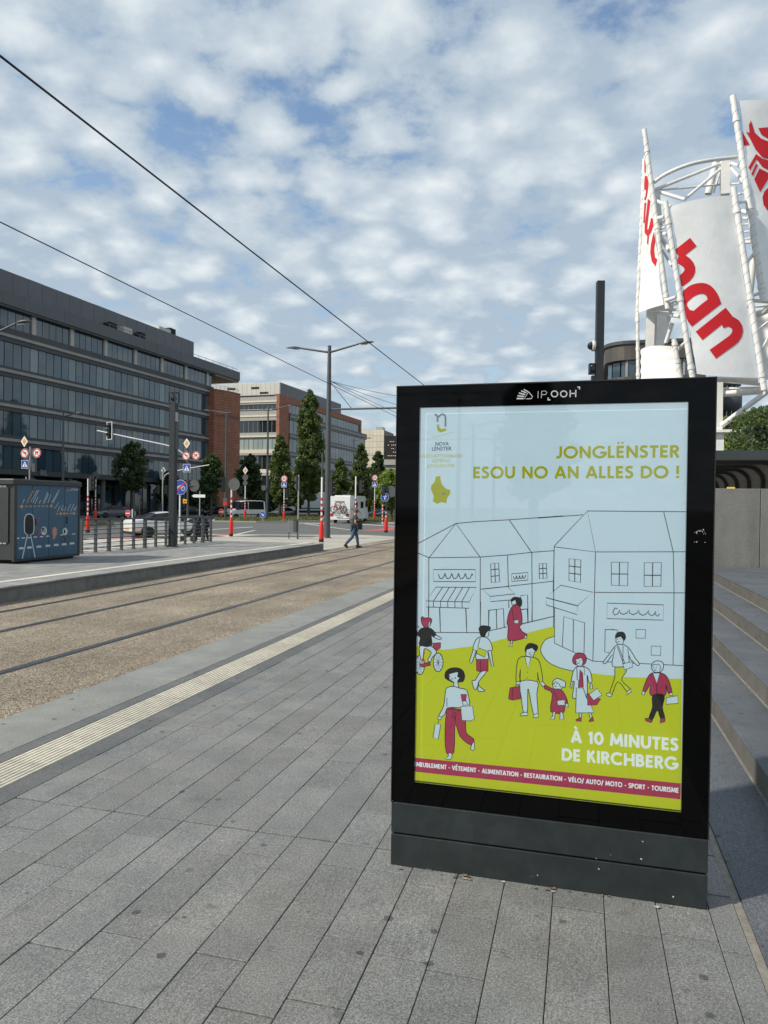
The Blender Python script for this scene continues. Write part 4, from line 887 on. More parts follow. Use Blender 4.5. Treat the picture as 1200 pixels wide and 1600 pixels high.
for i in range(4): obj('window_pane', shared(('window_pane', 'rb'), lambda m: m.box((.1, 0, 0), (1.75, .06, z1-z2)), 'facade_glass'), None, rbld, (2.2+i*1.9, .4, z2)); MB().box((2.1+i*1.9, .3, z2), (2.32+i*1.9, .52, z1)).build('mullion', 'strip_light', rbld)
for k, a in enumerate((20, 45, 70)):
    x, y = 3.1-2.66*math.cos(R_(a)), 3.1-2.66*math.sin(R_(a)); o = MB().box((-.5, -.03, 0), (.5, .03, z1-z2)).build('window_pane', 'facade_glass', rbld, (x, y, z2)); o.rotation_euler.z = R_(a-90)
# ------------------------------------------------------------------ white banner tower
mat('white_steel', (.74, .73, .70), .45, var=.12, scale=1.6); mat('steel_shadow', (.50, .50, .48), .55, var=.12, scale=2)
mat('banner_red', (.66, .012, .02), .8, var=.05, scale=2); mat('lacing_rope', (.25, .24, .22), .8); mat('dark_steel', (.030, .034, .037), .5, .3, var=.15, scale=3)
t = NT('banner_cloth'); wr = t.noise(1.6, 4, .6, t.stretch((1., 1., .5)), .6); t.bump(wr, .16, .10); t.out(t.scale((.88, .88, .86), t.ramp(t.noise(.8, 4), .3, .7, .94, 1.04)), .75)
ZA = lambda x, y: (980+x/5.4545, 140+y/5.4545)
ZB = lambda x, y: (980+x/5.4545, 400+y/5.4545)
tow = thing('banner_tower', 'white steel lattice tower hung with lettered fabric banners', 'tower', (7.6, 48.5, ZG))
TWO = Vector((7.6, 48.5, ZG))
def tp(c, Y): p = at_y(c[0], c[1], Y)-TWO; return (p.x, p.y, p.z)
def mast(a, ya, b, yb, r, lace=True, name='mast'):
    r *= .84
    A, B = Vector(tp(a, ya)), Vector(tp(b, yb)); o = MB().tube([A, B], r, 14).build(name, 'white_steel', tow)
    if lace:
        m = MB(); n = int((B-A).length/.62); d = (B-A).normalized(); u = d.orthogonal().normalized(); v = d.cross(u); pts = []
        for i in range(n*10+1):
            tt = .04+.93*i/(n*10); an = i*2*math.pi/10; pts.append(A.lerp(B, tt)+(u*math.cos(an)+v*math.sin(an))*(r+.006))
        m.tube(pts, .010, 4, False); m.build('lacing', 'lacing_rope', o)
        for tt in (.12, .55, .93): p = A.lerp(B, tt); MB().tube([p-d*.10, p+d*.10], r*1.22, 12).build('bracket', 'white_steel', o)
    return o
mast(ZA(145, 340), 46.8, ZB(345, 450), 46.6, .17); mast(ZA(142, 590), 51., ZB(78, 560), 51., .11)
mast(ZB(88, 480), 50.5, ZB(92, 1050), 50.3, .13); mast(ZA(325, 955), 45.0, ZB(560, 1060), 45.0, .19); mast(ZA(905, 832), 46.2, ZB(1168, 1142), 46.2, .20)
mast(ZA(900, 55), 47.6, ZB(1162, 392), 47.0, .21); mast(ZB(398, 708), 47.5, ZB(455, 1060), 47.5, .17)
def banner(corn, Y4, bulge, sag, n=14, name='banner'):
    """cloth between two masts; corn: tl,tr,br,bl sight lines, Y4 their depths. Returns surface function s(u,v,out)"""
    tl, tr, br, bl = [Vector(tp(c, y)) for c, y in zip(corn, Y4)]
    nrm = ((tr-tl).cross(bl-tl)).normalized()
    if nrm.dot((tl+br)/2-(CAM_C-TWO)) > 0: nrm = -nrm
    def S(u, v, out=0.):
        p = tl.lerp(tr, u).lerp(bl.lerp(br, u), v); b = bulge*4*u*(1-u); p = p+nrm*(b+out)
        up = (tl-bl).normalized(); p = p+up*(sag*4*u*(1-u)*((1-v)-.5)*2 if sag else 0)
        wr = .035*math.sin(7*v*3.1+u*2)*(abs(u-.5)*2)**3; return tuple(p+nrm*wr)
    vs = [S(i/n, j/(2*n)) for j in range(2*n+1) for i in range(n+1)]
    fs_ = [(j*(n+1)+i, j*(n+1)+i+1, (j+1)*(n+1)+i+1, (j+1)*(n+1)+i) for j in range(2*n) for i in range(n)]
    o = MB().add(vs, fs_, True).build(name, 'banner_cloth', tow, fix=False)
    sd = o.modifiers.new('cloth', 'SOLIDIFY'); sd.thickness = .012; sd.use_rim = False
    # photograph sight line -> (u,v) by Newton steps on the flat patch
    def uv(c):
        u, v = .5, .5; C_ = CAM_C-TWO; d = _ray(*c)
        for _ in range(25):
            def err(u, v):
                q = Vector(S(u, v))-C_; k = q.dot(_fwd); return Vector((q.dot(_r2)/k-(c[0]-600)/CAM_F, q.dot(_u2)/k-(800-c[1])/CAM_F))
            e0 = err(u, v); eu = (err(u+1e-4, v)-e0)/1e-4; ev = (err(u, v+1e-4)-e0)/1e-4; det = eu.x*ev.y-eu.y*ev.x
            if abs(det) < 1e-12: break
            du = (-e0.x*ev.y+e0.y*ev.x)/det; dv = (-eu.x*e0.y+eu.y*e0.x)/det; u += max(-.2, min(.2, du)); v += max(-.2, min(.2, dv))
        return u, v
    return o, S, uv
def ink(parent, S, uv, m, loopA, loopB, sub=6):
    """band between two paired polylines, laid 2 cm off the cloth on its outer side"""
    def dens(L):
        o_ = []
        for a, b in zip(L[:-1], L[1:]): o_ += [tuple(Vector(a).lerp(Vector(b), k/3)) for k in range(3)]
        return o_+[L[-1]]
    loopA, loopB = dens(loopA), dens(loopB); n = len(loopA)
    for j in range(n-1):
        for k in range(sub):
            q = []
            for jj, kk in ((j, k), (j, k+1), (j+1, k+1), (j+1, k)):
                a = Vector(loopA[jj]).lerp(Vector(loopB[jj]), kk/sub); q.append(S(*uv(a), .03))
            m.add(q, [(0, 1, 2, 3)], True)
def band(m, S, uv, pts, w, Z, sub=5, n=5):
    P = [Vector(p) for p in (smooth(pts, n=2) if len(pts) > 2 else [tuple(Vector(pts[0]).lerp(Vector(pts[1]), i/8)) for i in range(9)])]; A_, B_ = [], []
    for i, p in enumerate(P):
        d = (P[min(i+1, len(P)-1)]-P[max(i-1, 0)]).normalized(); nn = Vector((-d.y, d.x))*w/2; A_.append(Z(*(p+nn))); B_.append(Z(*(p-nn)))
    ink(None, S, uv, m, A_, B_, sub)
# "han" banner
bo, S, uv = banner([ZA(368, 1000), ZA(888, 905), ZB(1108, 1035), ZB(592, 1005)], (45., 46.2, 46.2, 45.), .16, .10)
m = MB()
band(m, S, uv, [(610, 682), (866, 477)], 92, ZB); band(m, S, uv, [(800, 575), (858, 556), (918, 582), (940, 640), (912, 702), (840, 757), (727, 838)], 92, ZB)
oa = [(472, 300), (540, 250), (630, 230), (705, 252), (765, 320), (800, 408), (675, 505), (550, 603), (515, 560), (485, 480), (472, 400), (472, 300)]; ia = [(520, 385), (560, 350), (605, 328), (650, 325), (675, 345), (683, 372), (625, 415), (565, 468), (530, 460), (508, 425), (505, 405), (520, 385)]
so = smooth(oa[:6], n=4)[:-1]+oa[5:]; si = smooth(ia[:6], n=4)[:-1]+ia[5:]
ink(None, S, uv, m, [ZB(*p) for p in so], [ZB(*p) for p in si], 4)
band(m, S, uv, [(425, -10), (562, -118)], 90, ZB); band(m, S, uv, [(430, 20), (480, 40), (522, 80), (532, 130), (500, 180), (440, 225)], 92, ZB)
m.build('lettering', 'banner_red', bo, fix=False)
# side banner with steeply foreshortened letters
bo, S, uv = banner([ZA(150, 560), ZA(172, 560), ZB(305, 415), ZB(100, 485)], (51., 46.75, 46.6, 51.), .12, .0)
m = MB()
def patch(pts, n=5):
    c = Vector((sum(p[0] for p in pts)/len(pts), sum(p[1] for p in pts)/len(pts))); P = []
    for i, p in enumerate(pts):
        q = pts[(i+1) % len(pts)]
        for k in range(3): P.append(Vector(p).lerp(Vector(q), k/3))
    tris = tessellate_polygon([[Vector((p[0], p[1], 0)) for p in P]]); bm = bmesh.new(); vv = [bm.verts.new((p[0], p[1], 0)) for p in P]
    for t_ in tris:
        try: bm.faces.new([vv[i] for i in t_])
        except ValueError: pass
    bmesh.ops.subdivide_edges(bm, edges=bm.edges, cuts=2, use_grid_fill=True); bm.verts.index_update()
    m.add([S(*uv(ZA(v.co.x, v.co.y)), .03) for v in bm.verts], [tuple(v.index for v in f.verts) for f in bm.faces], True); bm.free()
for pts in ([(150, 590), (160, 640), (160, 715), (150, 700)], [(155, 735), (172, 735), (185, 790), (180, 850), (172, 900), (160, 945), (148, 935), (160, 900), (165, 850), (150, 855), (148, 800)], [(150, 965), (165, 960), (152, 1130), (140, 1140)], [(180, 930), (200, 945), (182, 1100), (172, 1190), (185, 1190), (208, 1090), (222, 1100), (228, 1160), (205, 1220), (190, 1240), (182, 1325), (172, 1310), (175, 1250), (152, 1220), (152, 1150), (165, 1060)], [(230, 1210), (243, 1290), (232, 1360), (240, 1430), (260, 1445), (245, 1508), (212, 1460), (200, 1390), (205, 1320)]): patch(pts)
m.build('lettering', 'banner_red', bo, fix=False)
# emblem banner at the right
bo, S, uv = banner([ZA(955, 95), ZA(1560, 160), ZB(1640, 420), ZB(1175, 380)], (47.6, 50.5, 50.2, 47.), .2, .1)
m = MB()
for pts in ([(975, 355), (1040, 470), (990, 482)], [(1035, 300), (1052, 265), (1085, 370), (1140, 420), (1240, 460), (1300, 470), (1300, 600), (1200, 592), (1150, 580), (1090, 510), (1050, 430), (1010, 360), (1040, 372)], [(1115, 330), (1330, 310), (1330, 440), (1200, 420), (1140, 385)], [(1030, 665), (1095, 550), (1150, 590), (1200, 605), (1300, 610), (1300, 690), (1200, 685), (1150, 660), (1100, 595), (1045, 690)], [(1055, 720), (1095, 632), (1112, 645), (1068, 738)], [(1080, 765), (1125, 672), (1200, 712), (1330, 720), (1330, 740), (1215, 740), (1130, 875)], [(1150, 920), (1165, 870), (1200, 835), (1330, 800), (1400, 900), (1330, 1060), (1210, 1055), (1160, 985)]): patch(pts)
m.build('emblem', 'banner_red', bo, fix=False)
banner([ZB(118, 800), ZB(385, 770), ZB(475, 1080), ZB(118, 1080)], (50.2, 47.6, 47.6, 50.2), .3, .12)
banner([ZB(1095, 495), ZB(1420, 520), ZB(1430, 1060), ZB(1150, 1060)], (52.5, 52.5, 52.5, 52.5), .6, .0)
banner([ZB(240, 500), ZB(365, 520), ZB(330, 745), ZB(240, 790)], (52., 52.6, 52.6, 52.), .1, 0.)
def strut(pts, Y, r=.09, name='strut', mt='white_steel'):
    if not isinstance(Y, (list, tuple)): Y = [Y]*len(pts)
    P = [tp(p, y) for p, y in zip(pts, Y)]
    return MB().tube(smooth(P, n=5) if len(P) > 2 else P, r, 10).build(name, mt, tow)
strut([ZA(230, 790), ZA(330, 720), ZA(500, 648), ZA(680, 607), ZA(930, 577)], [46.9, 46.4, 46.2, 46.6, 47.7], .11, 'ring')
for a, b, ya, yb, r in (((245, 850), (810, 625), 47.2, 49., .10), ((490, 935), (810, 665), 47.2, 49, .10), ((250, 860), (800, 808), 47.4, 49.5, .06), ((270, 870), (490, 938), 47.2, 46.5, .11), ((230, 940), (370, 1000), 47, 46., .10), ((870, 620), (975, 660), 49, 47.6, .09), ((870, 650), (990, 790), 49, 47.6, .09), ((690, 890), (760, 610), 50, 50, .22), ((735, 880), (800, 680), 49.4, 49.2, .06), ((870, 805), (1000, 795), 49, 47.8, .05),
                         ((930, 895), (1000, 880), 49, 47.8, .07), ((940, 965), (1040, 945), 46.4, 47.7, .10), ((955, 1030), (1030, 1050), 48.6, 47.5, .13), ((960, 1090), (1035, 1100), 49, 47.5, .1), ((985, 1150), (1040, 1145), 49, 47.5, .06), ((985, 1215), (1050, 1205), 49, 47.5, .06), ((995, 1275), (1055, 1265), 49, 47.5, .06), ((995, 1300), (1060, 1300), 49, 47.5, .10), ((1020, 1470), (1080, 1400), 47, 47.4, .1), ((265, 1095), (320, 1085), 46.8, 45.3, .12), ((270, 1150), (330, 1120), 47.5, 46, .08), ((275, 1190), (330, 1170), 47.5, 46, .08), ((285, 1225), (340, 1235), 47.5, 46, .12), ((290, 1265), (360, 1370), 48, 46.5, .14), ((300, 1370), (380, 1500), 48, 46.5, .08)):
    strut([ZA(*a), ZA(*b)], [ya, yb], r)
for a, b, ya, yb, r in (((330, 380), (420, 350), 46.6, 45.4, .11), ((180, 470), (430, 395), 50, 45.8, .13), ((240, 480), (450, 515), 50, 46, .12), ((240, 455), (450, 460), 51, 46, .08), ((350, 560), (380, 430), 49, 49, .12), ((330, 740), (385, 570), 49.4, 49, .13), ((430, 800), (500, 735), 48.5, 47, .12),
                         ((1030, 440), (1080, 0), 49, 49, .2), ((1060, 340), (1180, 300), 47, 47.2, .1), ((1080, 380), (1200, 390), 48.5, 48, .11), ((1085, 430), (1200, 425), 49, 49, .08), ((760, 1052), (1110, 1062), 46.4, 46.6, .16), ((755, 1060), (1150, 1095), 48.6, 46.6, .10), ((815, 1130), (1150, 1120), 48.6, 47, .07), ((810, 1172), (1180, 1140), 48.4, 46.6, .15), ((830, 1185), (1200, 1160), 49.4, 47.4, .11), ((805, 1445), (1200, 1150), 48, 46.6, .16), ((1100, 640), (1200, 560), 51, 51, .07), ((1110, 860), (1200, 700), 51, 51, .07)):
    strut([ZB(*a), ZB(*b)], [ya, yb], r)
strut([ZB(1085, 500), ZB(1140, 485), ZB(1230, 440)], [50, 49.4, 49], .2, 'ring')
def column(a, b, Y, w):
    A, B = tp(a, Y), tp(b, Y); MB().bar(A, B, w, w*1.1, (0, 1, 0)).build('column', 'white_steel', tow)
column(ZA(832, 605), ZA(832, 900), 49, .5); column(ZB(780, 1060), ZB(775, 1560), 48.2, .42); column(ZB(200, 470), ZB(190, 800), 50.6, .5); column(ZA(245, 860), ZA(270, 1180), 49, .4)
pb = tp(ZB(775, 1500), 48.2); MB().box((pb[0]-.5, pb[1]-.5, pb[2]-.06), (pb[0]+1.7, pb[1]+.6, pb[2]+.10)).build('base_beam', 'white_steel', tow)
MB().box((pb[0]-.25, pb[1]-.2, 0), (pb[0]+.3, pb[1]+.35, pb[2]-.06)).build('column', 'white_steel', tow); pc = tp(ZB(1300, 1500), 48.2); MB().box((pc[0]-.25, pc[1]-.2, 0), (pc[0]+.3, pc[1]+.35, pc[2]+4)).build('column', 'white_steel', tow)
pc = tp(ZB(200, 1080), 51); MB().box((pc[0]-.25, pc[1]-.2, 0), (pc[0]+.3, pc[1]+.35, pc[2]+8)).build('column', 'white_steel', tow)
# dark round stair tower far behind the column
p = at_y(1137, 597, 95.); rt = thing('round_stair_tower', 'dark round stair tower glimpsed between the white columns', 'tower', (p.x, 95, ZG))
h = p.z+.3; MB().lathe([(1.25, 0), (1.25, h-6.3), (1.6, h-6.2), (1.6, h-4.6), (1.1, h-4.5), (1.1, h-3.6), (1.6, h-3.5), (1.6, h-1.6), (1.15, h-1.5), (1.15, h-.6), (1.45, h-.5), (1.45, h)], seg=20).build('shaft', 'cladding_darker', rt)
m = MB()
for i in range(14): a = i*2*math.pi/14; m.box((1.2*math.cos(a)-.05, 1.2*math.sin(a)-.05, h-4.5), (1.2*math.cos(a)+.05, 1.2*math.sin(a)+.05, h-.5))
m.build('mullion', 'pale_metal', rt)

# ------------------------------------------------------------------ concrete wall, shelter, mast with cameras
t = NT('concrete_wall'); st = t.ramp(t.noise(2.2, 6, .65, t.stretch((1., 1., .35))), .3, .72, .78, 1.16); sp = t.ramp(t.noise(26, 5, .7), .3, .75, .9, 1.1)
sc = t.ramp(t.noise(14, 4, .8, t.stretch((1., 1., .3))), .70, .78, 0, .3)
t.bump(t.noise(60, 4), .12, .004); t.out(t.mix(sc, t.scale((.155, .152, .142), t.math('MULTIPLY', st, sp)), (.33, .32, .3)), t.ramp(t.noise(3, 4), .3, .7, .45, .65))
cw_ = thing('concrete_wall', 'smooth grey concrete wall at the top of the stone steps', 'wall', (1.9, 14.2, 0))
sx = at_y(1188, 820, 14.2).x; x0 = 1.2
edges = [x0]; x = sx
while x > x0+.4: edges.append(x); x -= 1.5
edges = sorted(edges)+[sx+1.5, sx+3.0, sx+4.5]
for a, b in zip(edges[:-1], edges[1:]): MB().bbox((a-1.9+.004, 0, ZG), (b-1.9-.004, .22, 2.03), .008).build('panel', 'concrete_wall', cw_)
mat('yellow_tape', (.75, .55, .03), .6); p = at_y(1142, 762.3, 14.3); tag(MB().box((p.x-.06, 14.24, 2.031), (p.x+.055, 14.34, 2.058)).build('yellow_wedge', 'yellow_tape'), 'small yellow plastic wedge lying on the concrete wall top', 'wedge')
# covered ramp: arched ribs under a dark roof
sh = thing('ramp_shelter', 'dark roofed ramp shelter with arched grey ribs behind the concrete wall', 'shelter', (2.4, 18, ZG))
SO = Vector((2.4, 18, ZG)); XRIB = at_y(1190, 760, 18.).x; mat('rib_steel', (.10, .10, .098), .55, .3, var=.1); mat('shelter_lining', (.30, .29, .265), .7, var=.12, scale=2); mat('shelter_roof', (.05, .058, .06), .5, .3, var=.12, scale=3)
zt = 2.62
def rib_path(o=0.): return [(XRIB-4.2, zt-o), (XRIB-.34, zt-o)]+[(XRIB-.34+(.34-o)*math.sin(R_(a)), zt-.34+(.34-o)*math.cos(R_(a))) for a in range(15, 91, 15)]+[(XRIB-o, ZG)]
for i in range(9):
    Y = 16.5+i*1.42; pth = rib_path(); m = MB()
    for a, b in zip(pth[:-1], pth[1:]): m.bar((a[0]-SO.x, Y-SO.y, a[1]-SO.z), (b[0]-SO.x, Y-SO.y, b[1]-SO.z), .07, .09, (0, 1, 0))
    m.build('rib', 'rib_steel', sh)
pth = rib_path(-.08); m = MB()
for a, b in zip(pth[:-1], pth[1:]):
    m.add([(a[0]-SO.x, 16.2-SO.y, a[1]-SO.z), (b[0]-SO.x, 16.2-SO.y, b[1]-SO.z), (b[0]-SO.x, 29-SO.y, b[1]-SO.z), (a[0]-SO.x, 29-SO.y, a[1]-SO.z)], [(0, 1, 2, 3)])
o = m.build('lining', 'shelter_lining', sh, fix=False); q = o.modifiers.new('thick', 'SOLIDIFY'); q.thickness = .03
MB().box((XRIB-4.3-SO.x, -2.0, zt+.10-SO.z), (XRIB+3.-SO.x, 11.1, zt+.19-SO.z)).build('roof', 'shelter_roof', sh)
pa, pb_ = at_y(1115, 703, 15.9), at_y(1200, 712, 15.9)
MB().box((XRIB-4.4-SO.x, -2.14, zt+.02-SO.z), (XRIB+3.1-SO.x, -2.0, zt+.21-SO.z)).build('fascia', 'shelter_roof', sh)
MB().box((XRIB+.25-SO.x, -1.6, 0), (XRIB+3.-SO.x, -1.5, zt+.1-SO.z)).build('side_screen', 'rib_steel', sh)
MB().box((XRIB-4.2-SO.x, 11, 0), (XRIB-SO.x, 11.1, zt-SO.z)).build('end_screen', 'shelter_lining', sh)
# square mast with dome camera
g = at_y(934, 700, 14.6); zt_ = at_y(936, 440, 14.6).z
pm = thing('camera_mast', 'slim dark square mast with a white dome camera behind the totem', 'mast', (g.x, 14.6, 0)); pm.rotation_euler.z = R_(12)
MB().box((-.07, -.07, 0), (.07, .07, zt_)).build('post', 'dark_steel', pm); MB().box((-.13, -.13, 0), (.13, .13, .02)).build('base_plate', 'dark_steel', pm)
mat('camera_white', (.6, .58, .54), .4); mat('dome_black', (.01, .01, .012), .08)
zc = at_y(925, 541, 14.6).z; d = MB().lathe([(.035, 0), (.10, .01), (.105, .06), (.09, .075)], (0, 0, 0), 18, axis='x').build('dome_housing', 'camera_white', pm, (-.07, 0, zc), math.pi)
MB().lathe([(.078, .0), (.074, .03), (.055, .062), (.02, .08)], (0, 0, 0), 16, axis='x').build('dome', 'dome_black', d, (.075, 0, 0))
zs = at_y(922, 577, 14.6).z; fl = MB().box((-.19, -.06, zs-.10), (-.165, .06, zs+.10)).box((-.19, -.06, zs+.08), (-.07, .06, zs+.10)).box((-.19, -.06, zs-.10), (-.07, .06, zs-.08)).build('speaker_bracket', 'dark_steel', pm)
MB().lathe([(.03, -.06), (.07, -.05), (.075, .03), (.05, .06)], (-.115, 0, zs-.01), 14, axis='y').build('speaker', 'dome_black', fl)
MB().box((-.14, -.05, zs-.35), (-.072, .05, zs-.13)).build('junction_box', 'dark_steel', pm)
# ------------------------------------------------------------------ street furniture
mat('pole_grey', (.085, .092, .096), .5, .3, var=.12, scale=3); mat('pole_light', (.40, .41, .41), .5, .3, var=.1, scale=3); mat('lamp_lens', (.55, .55, .52), .3)
mat('sign_white', (.78, .78, .76), .5, var=.04); mat('sign_red', (.60, .018, .02), .5, var=.05); mat('sign_blue', (.014, .06, .36), .5, var=.05); mat('sign_black', (.012, .012, .012), .5); mat('sign_yellow', (.75, .36, .012), .5, var=.05); mat('sign_back', (.10, .105, .105), .5, .3, var=.1); mat('lime_tag', (.62, .62, .05), .6)
mat('bollard_red', (.66, .028, .018), .38, var=.1, scale=4); mat('signal_black', (.011, .012, .012), .5, var=.2); mat('rubber_black', (.016, .016, .016), .7); mat('rail_paint', (.085, .092, .096), .45, .3, var=.12, scale=4)
def lamp_head(m, c, d, L=.95):
    """flat leaf-shaped luminaire starting at c along unit vector d"""
    c, d = Vector(c), Vector(d).normalized(); s = d.cross(Vector((0, 0, 1))).normalized(); u = s.cross(d); R = []
    for tt, w, h in ((0, .05, .05), (.12, .10, .07), (.35, .16, .11), (.6, .17, .10), (.85, .10, .06), (1, .02, .02)):
        p = c+d*L*tt; R.append([p+s*w*math.cos(a)+u*(h*math.sin(a) if math.sin(a) > 0 else h*.35*math.sin(a)) for a in [k*math.pi/5 for k in range(10)]])
    vs = [v for r in R for v in r]; fs_ = [(i*10+k, i*10+(k+1) % 10, (i+1)*10+(k+1) % 10, (i+1)*10+k) for i in range(5) for k in range(10)]
    m.add(vs, fs_, True); return m
def street_lamp(loc, H, arms, label, r=.11, rz=0., group='street lamps'):
    o = thing('street_lamp', label, 'street lamp', loc, rz, group)
    MB().tube([(0, 0, 0), (0, 0, H*.48), (0, 0, H)], [r*1.35, r*1.2, r*.75], 14).lathe([(r*2, 0), (r*2, .03), (r*1.4, .05)], seg=14).build('pole', 'pole_grey', o)
    for dx, L, rise in arms:
        a = (0, 0, H-.38); b = (dx*L, 0, H-.38+rise); MB().tube([a, (dx*.35, 0, H-.38+rise*.16), b], [.075, .06, .05], 8).build('arm', 'pole_grey', o)
        if L > 1: h = lamp_head(MB(), b, (dx, 0, rise/L*.35)).build('lamp_head', 'pole_grey', o); MB().box((b[0]+dx*.3-.16, -.07, b[2]-.05), (b[0]+dx*.3+.22, .07, b[2]-.022)).build('lens', 'lamp_lens', h)
    return o
def gnd(px, Y, z=ZG): return at_y(px, 800, Y).x
main = street_lamp((-14.27, 40.38, ZG), 11.15, ((-1, 1.75, .30), (1, 1.75, .40)), 'tall grey street lamp with two heads at the end of the far platform', .135)
street_lamp((-34.12, 76.26, ZG), 12.75, ((1, 2.3, .45), (-1, .55, .2)), 'grey street lamp in front of the pale end of the terracotta office block')
street_lamp((-37.4, 72.7, ZG), 12.1, ((-1, 1.9, .3), (1, .5, .15)), 'grey street lamp in front of the terracotta end wall')
street_lamp((-51.7, 64.6, ZG), 11.0, ((1, 1.4, .3), (-1, .5, .1)), 'grey street lamp rising behind the blue cabinet')
street_lamp((-36.8, 116.8, ZG), 13.0, ((1, 2.2, .35), (-1, .5, .15)), 'grey street lamp right of the tall columnar tree')
street_lamp((at_y(596, 715, 135).x, 135, ZG), 11.6, ((-1, 2.4, .3),), 'most distant grey street lamp before the beige tower')
hp = at_y(24, 521, 30.); street_lamp((hp.x-1.45, 30., ZG), hp.z+.7, ((1, 1.45, .45),), 'street lamp whose head reaches in at the left picture edge')
# mirrored in the totem glass: lamps standing behind the viewer
for px, py, lab in ((718, 622, 'nearest street lamp reflected in the totem glass'), (740, 660, 'second street lamp reflected in the totem glass'), (773, 675, 'third street lamp reflected in the totem glass')):
    d = _ray(px, py); k = (10.6-CAM_H)/d.z; p = CAM_C+d*k; street_lamp((p.x, 6.52-p.y, ZG), 10.9, ((1, 2.0, .35), (-1, 2.0 if px == 718 else .5, .3)), lab, .15)
# cantilever and wires over the tracks
zc = 7.16
arm_ = MB().tube([(-14.27, 40.38, zc), (-5.0, 40.38, zc)], .055, 8).build('catenary_arm', 'pole_grey'); tag(arm_, 'horizontal catenary arm reaching from the lamp pole over the tracks', 'catenary arm')
MB().tube([(-14.2, 40.38, 8.75), (-12.9, 40.38, zc+.05)], .018, 5).build('stay', 'rubber_black', arm_)
for x in (-8.87, -5.58): MB().tube([(x, 40.38, zc), (x, 40.38, 6.05)], .022, 6).build('dropper', 'rubber_black', arm_)
def wire(pts, r, label): return tag(MB().tube(pts, r, 6).build('overhead_wire', 'rubber_black'), label, 'wire', 'overhead wires')
def sagging(a, b, s, n=14): a, b = Vector(a), Vector(b); return [tuple(a.lerp(b, i/n)-Vector((0, 0, s*4*(i/n)*(1-i/n)))) for i in range(n+1)]
wire([(-5.56, -90, 6.0), (-5.58, 40.38, 6.0), (-5.58, 220, 6.0)], .0125, 'upper of the two long overhead wires crossing the sky')
wire([(-8.85, -90, 6.0), (-8.87, 40.38, 6.0), (-8.87, 220, 6.0)], .0105, 'lower of the two long overhead wires crossing the sky')
for q, lab in (((at_y(660, 624, 47.)), 'topmost span wire running right from the lamp pole'), ((at_y(660, 643, 52.)), 'middle span wire running right from the lamp pole'), ((at_y(660, 661, 58.)), 'lowest span wire running right from the lamp pole')): wire(sagging((-14.2, 40.38, 8.8), q, .12), .014, lab)
for z, y in ((7.3, -30), (7.3, -55)): tag(MB().tube([(-16, y, z), (-3, y, z)], .06, 6).build('catenary_arm', 'pole_grey'), 'catenary arm behind the viewer seen only in the totem glass', 'catenary arm', 'catenary arms behind the viewer')

# railing on the far platform
ry0, ry1, rx_ = 19.85, 28.2, -15.18
rl = thing('platform_railing', 'grey steel railing with thin horizontal bars along the far platform', 'railing', (rx_, ry0, 0))
MB().bar((0, -.02, 1.06), (0, ry1-ry0+.02, 1.06), .10, .05).build('handrail', 'rail_paint', rl)
for k in range(6): z = .14+k*.148; MB().tube([(0, 0, z), (0, ry1-ry0, z)], .014, 6).build('bar', 'rail_paint', rl)
n = 12
for i in range(n+1):
    y = i*(ry1-ry0)/n; w = .048 if i % 3 == 2 else .022
    q = MB().box((-.05, y-w, 0), (.05, y+w, 1.035)).box((-.07, y-w-.03, 0), (.07, y+w+.03, .012)).build('post', 'rail_paint', rl)
# square platform mast
sp_ = thing('platform_mast', 'dark square mast with a loudspeaker cage on top at the platform railing', 'mast', (-14.72, 24.41, 0)); H = 5.35
MB().box((-.11, -.11, 0), (.11, .11, H)).box((-.17, -.17, 0), (.17, .17, .02)).build('post', 'dark_steel', sp_)
cg = MB()
for x in (-.13, .13):
    for y in (-.13, .13): cg.box((x-.018, y-.018, H), (x+.018, y+.018, H+.36))
cg.box((-.15, -.15, H+.36), (.15, .15, H+.39)); cg = cg.build('cage', 'dark_steel', sp_); MB().lathe([(.03, -.1), (.10, -.09), (.11, .02), (.06, .1)], (0, 0, H+.16), 14, axis='y').build('loudspeaker', 'dome_black', cg)
MB().box((.112, -.10, 3.6), (.145, .10, 4.6)).build('display', 'dome_black', sp_); MB().box((.112, -.09, 4.65), (.13, .09, 5.0)).build('panel', 'pole_light', sp_)

# blue technical cabinet with the tram-line print
CX = -14.12; CY0 = at_x(21, 880, CX).y; CY1 = at_x(124.5, 800, CX).y; CZ = at_x(24, 748, CX).z
cab = thing('technical_cabinet', 'dark blue technical cabinet with printed tram line picture on the far platform', 'cabinet', (CX-.6, (CY0+CY1)/2, 0)); CO = Vector((CX-.6, (CY0+CY1)/2, 0))
mat('cabinet_grey', (.050, .052, .052), .45, .2, var=.12, scale=3); mat('cabinet_blue', (.042, .11, .18), .35, var=.08, scale=2, rnd=.04); mat('print_pale', (.62, .66, .66), .5, var=.04); mat('print_gold', (.52, .30, .07), .5); mat('print_skin', (.52, .27, .19), .5); mat('print_black', (.008, .008, .008), .5); mat('print_pink', (.45, .03, .07), .5); mat('print_cyan', (.03, .30, .55), .5)
cl_ = lambda x, y, z: (x-CO.x, y-CO.y, z)
MB().box(cl_(CX-1.25, CY0+.02, .10), cl_(CX-.03, CY1-.02, CZ-.14)).build('body', 'cabinet_grey', cab); MB().box(cl_(CX-1.2, CY0+.3, 0), cl_(CX-.12, CY1-.1, .11)).build('plinth', 'gasket', cab)
q = MB().bbox(cl_(CX-1.32, CY0-.05, CZ-.14), cl_(CX+.05, CY1+.05, CZ), .03).build('roof', 'cabinet_grey', cab)
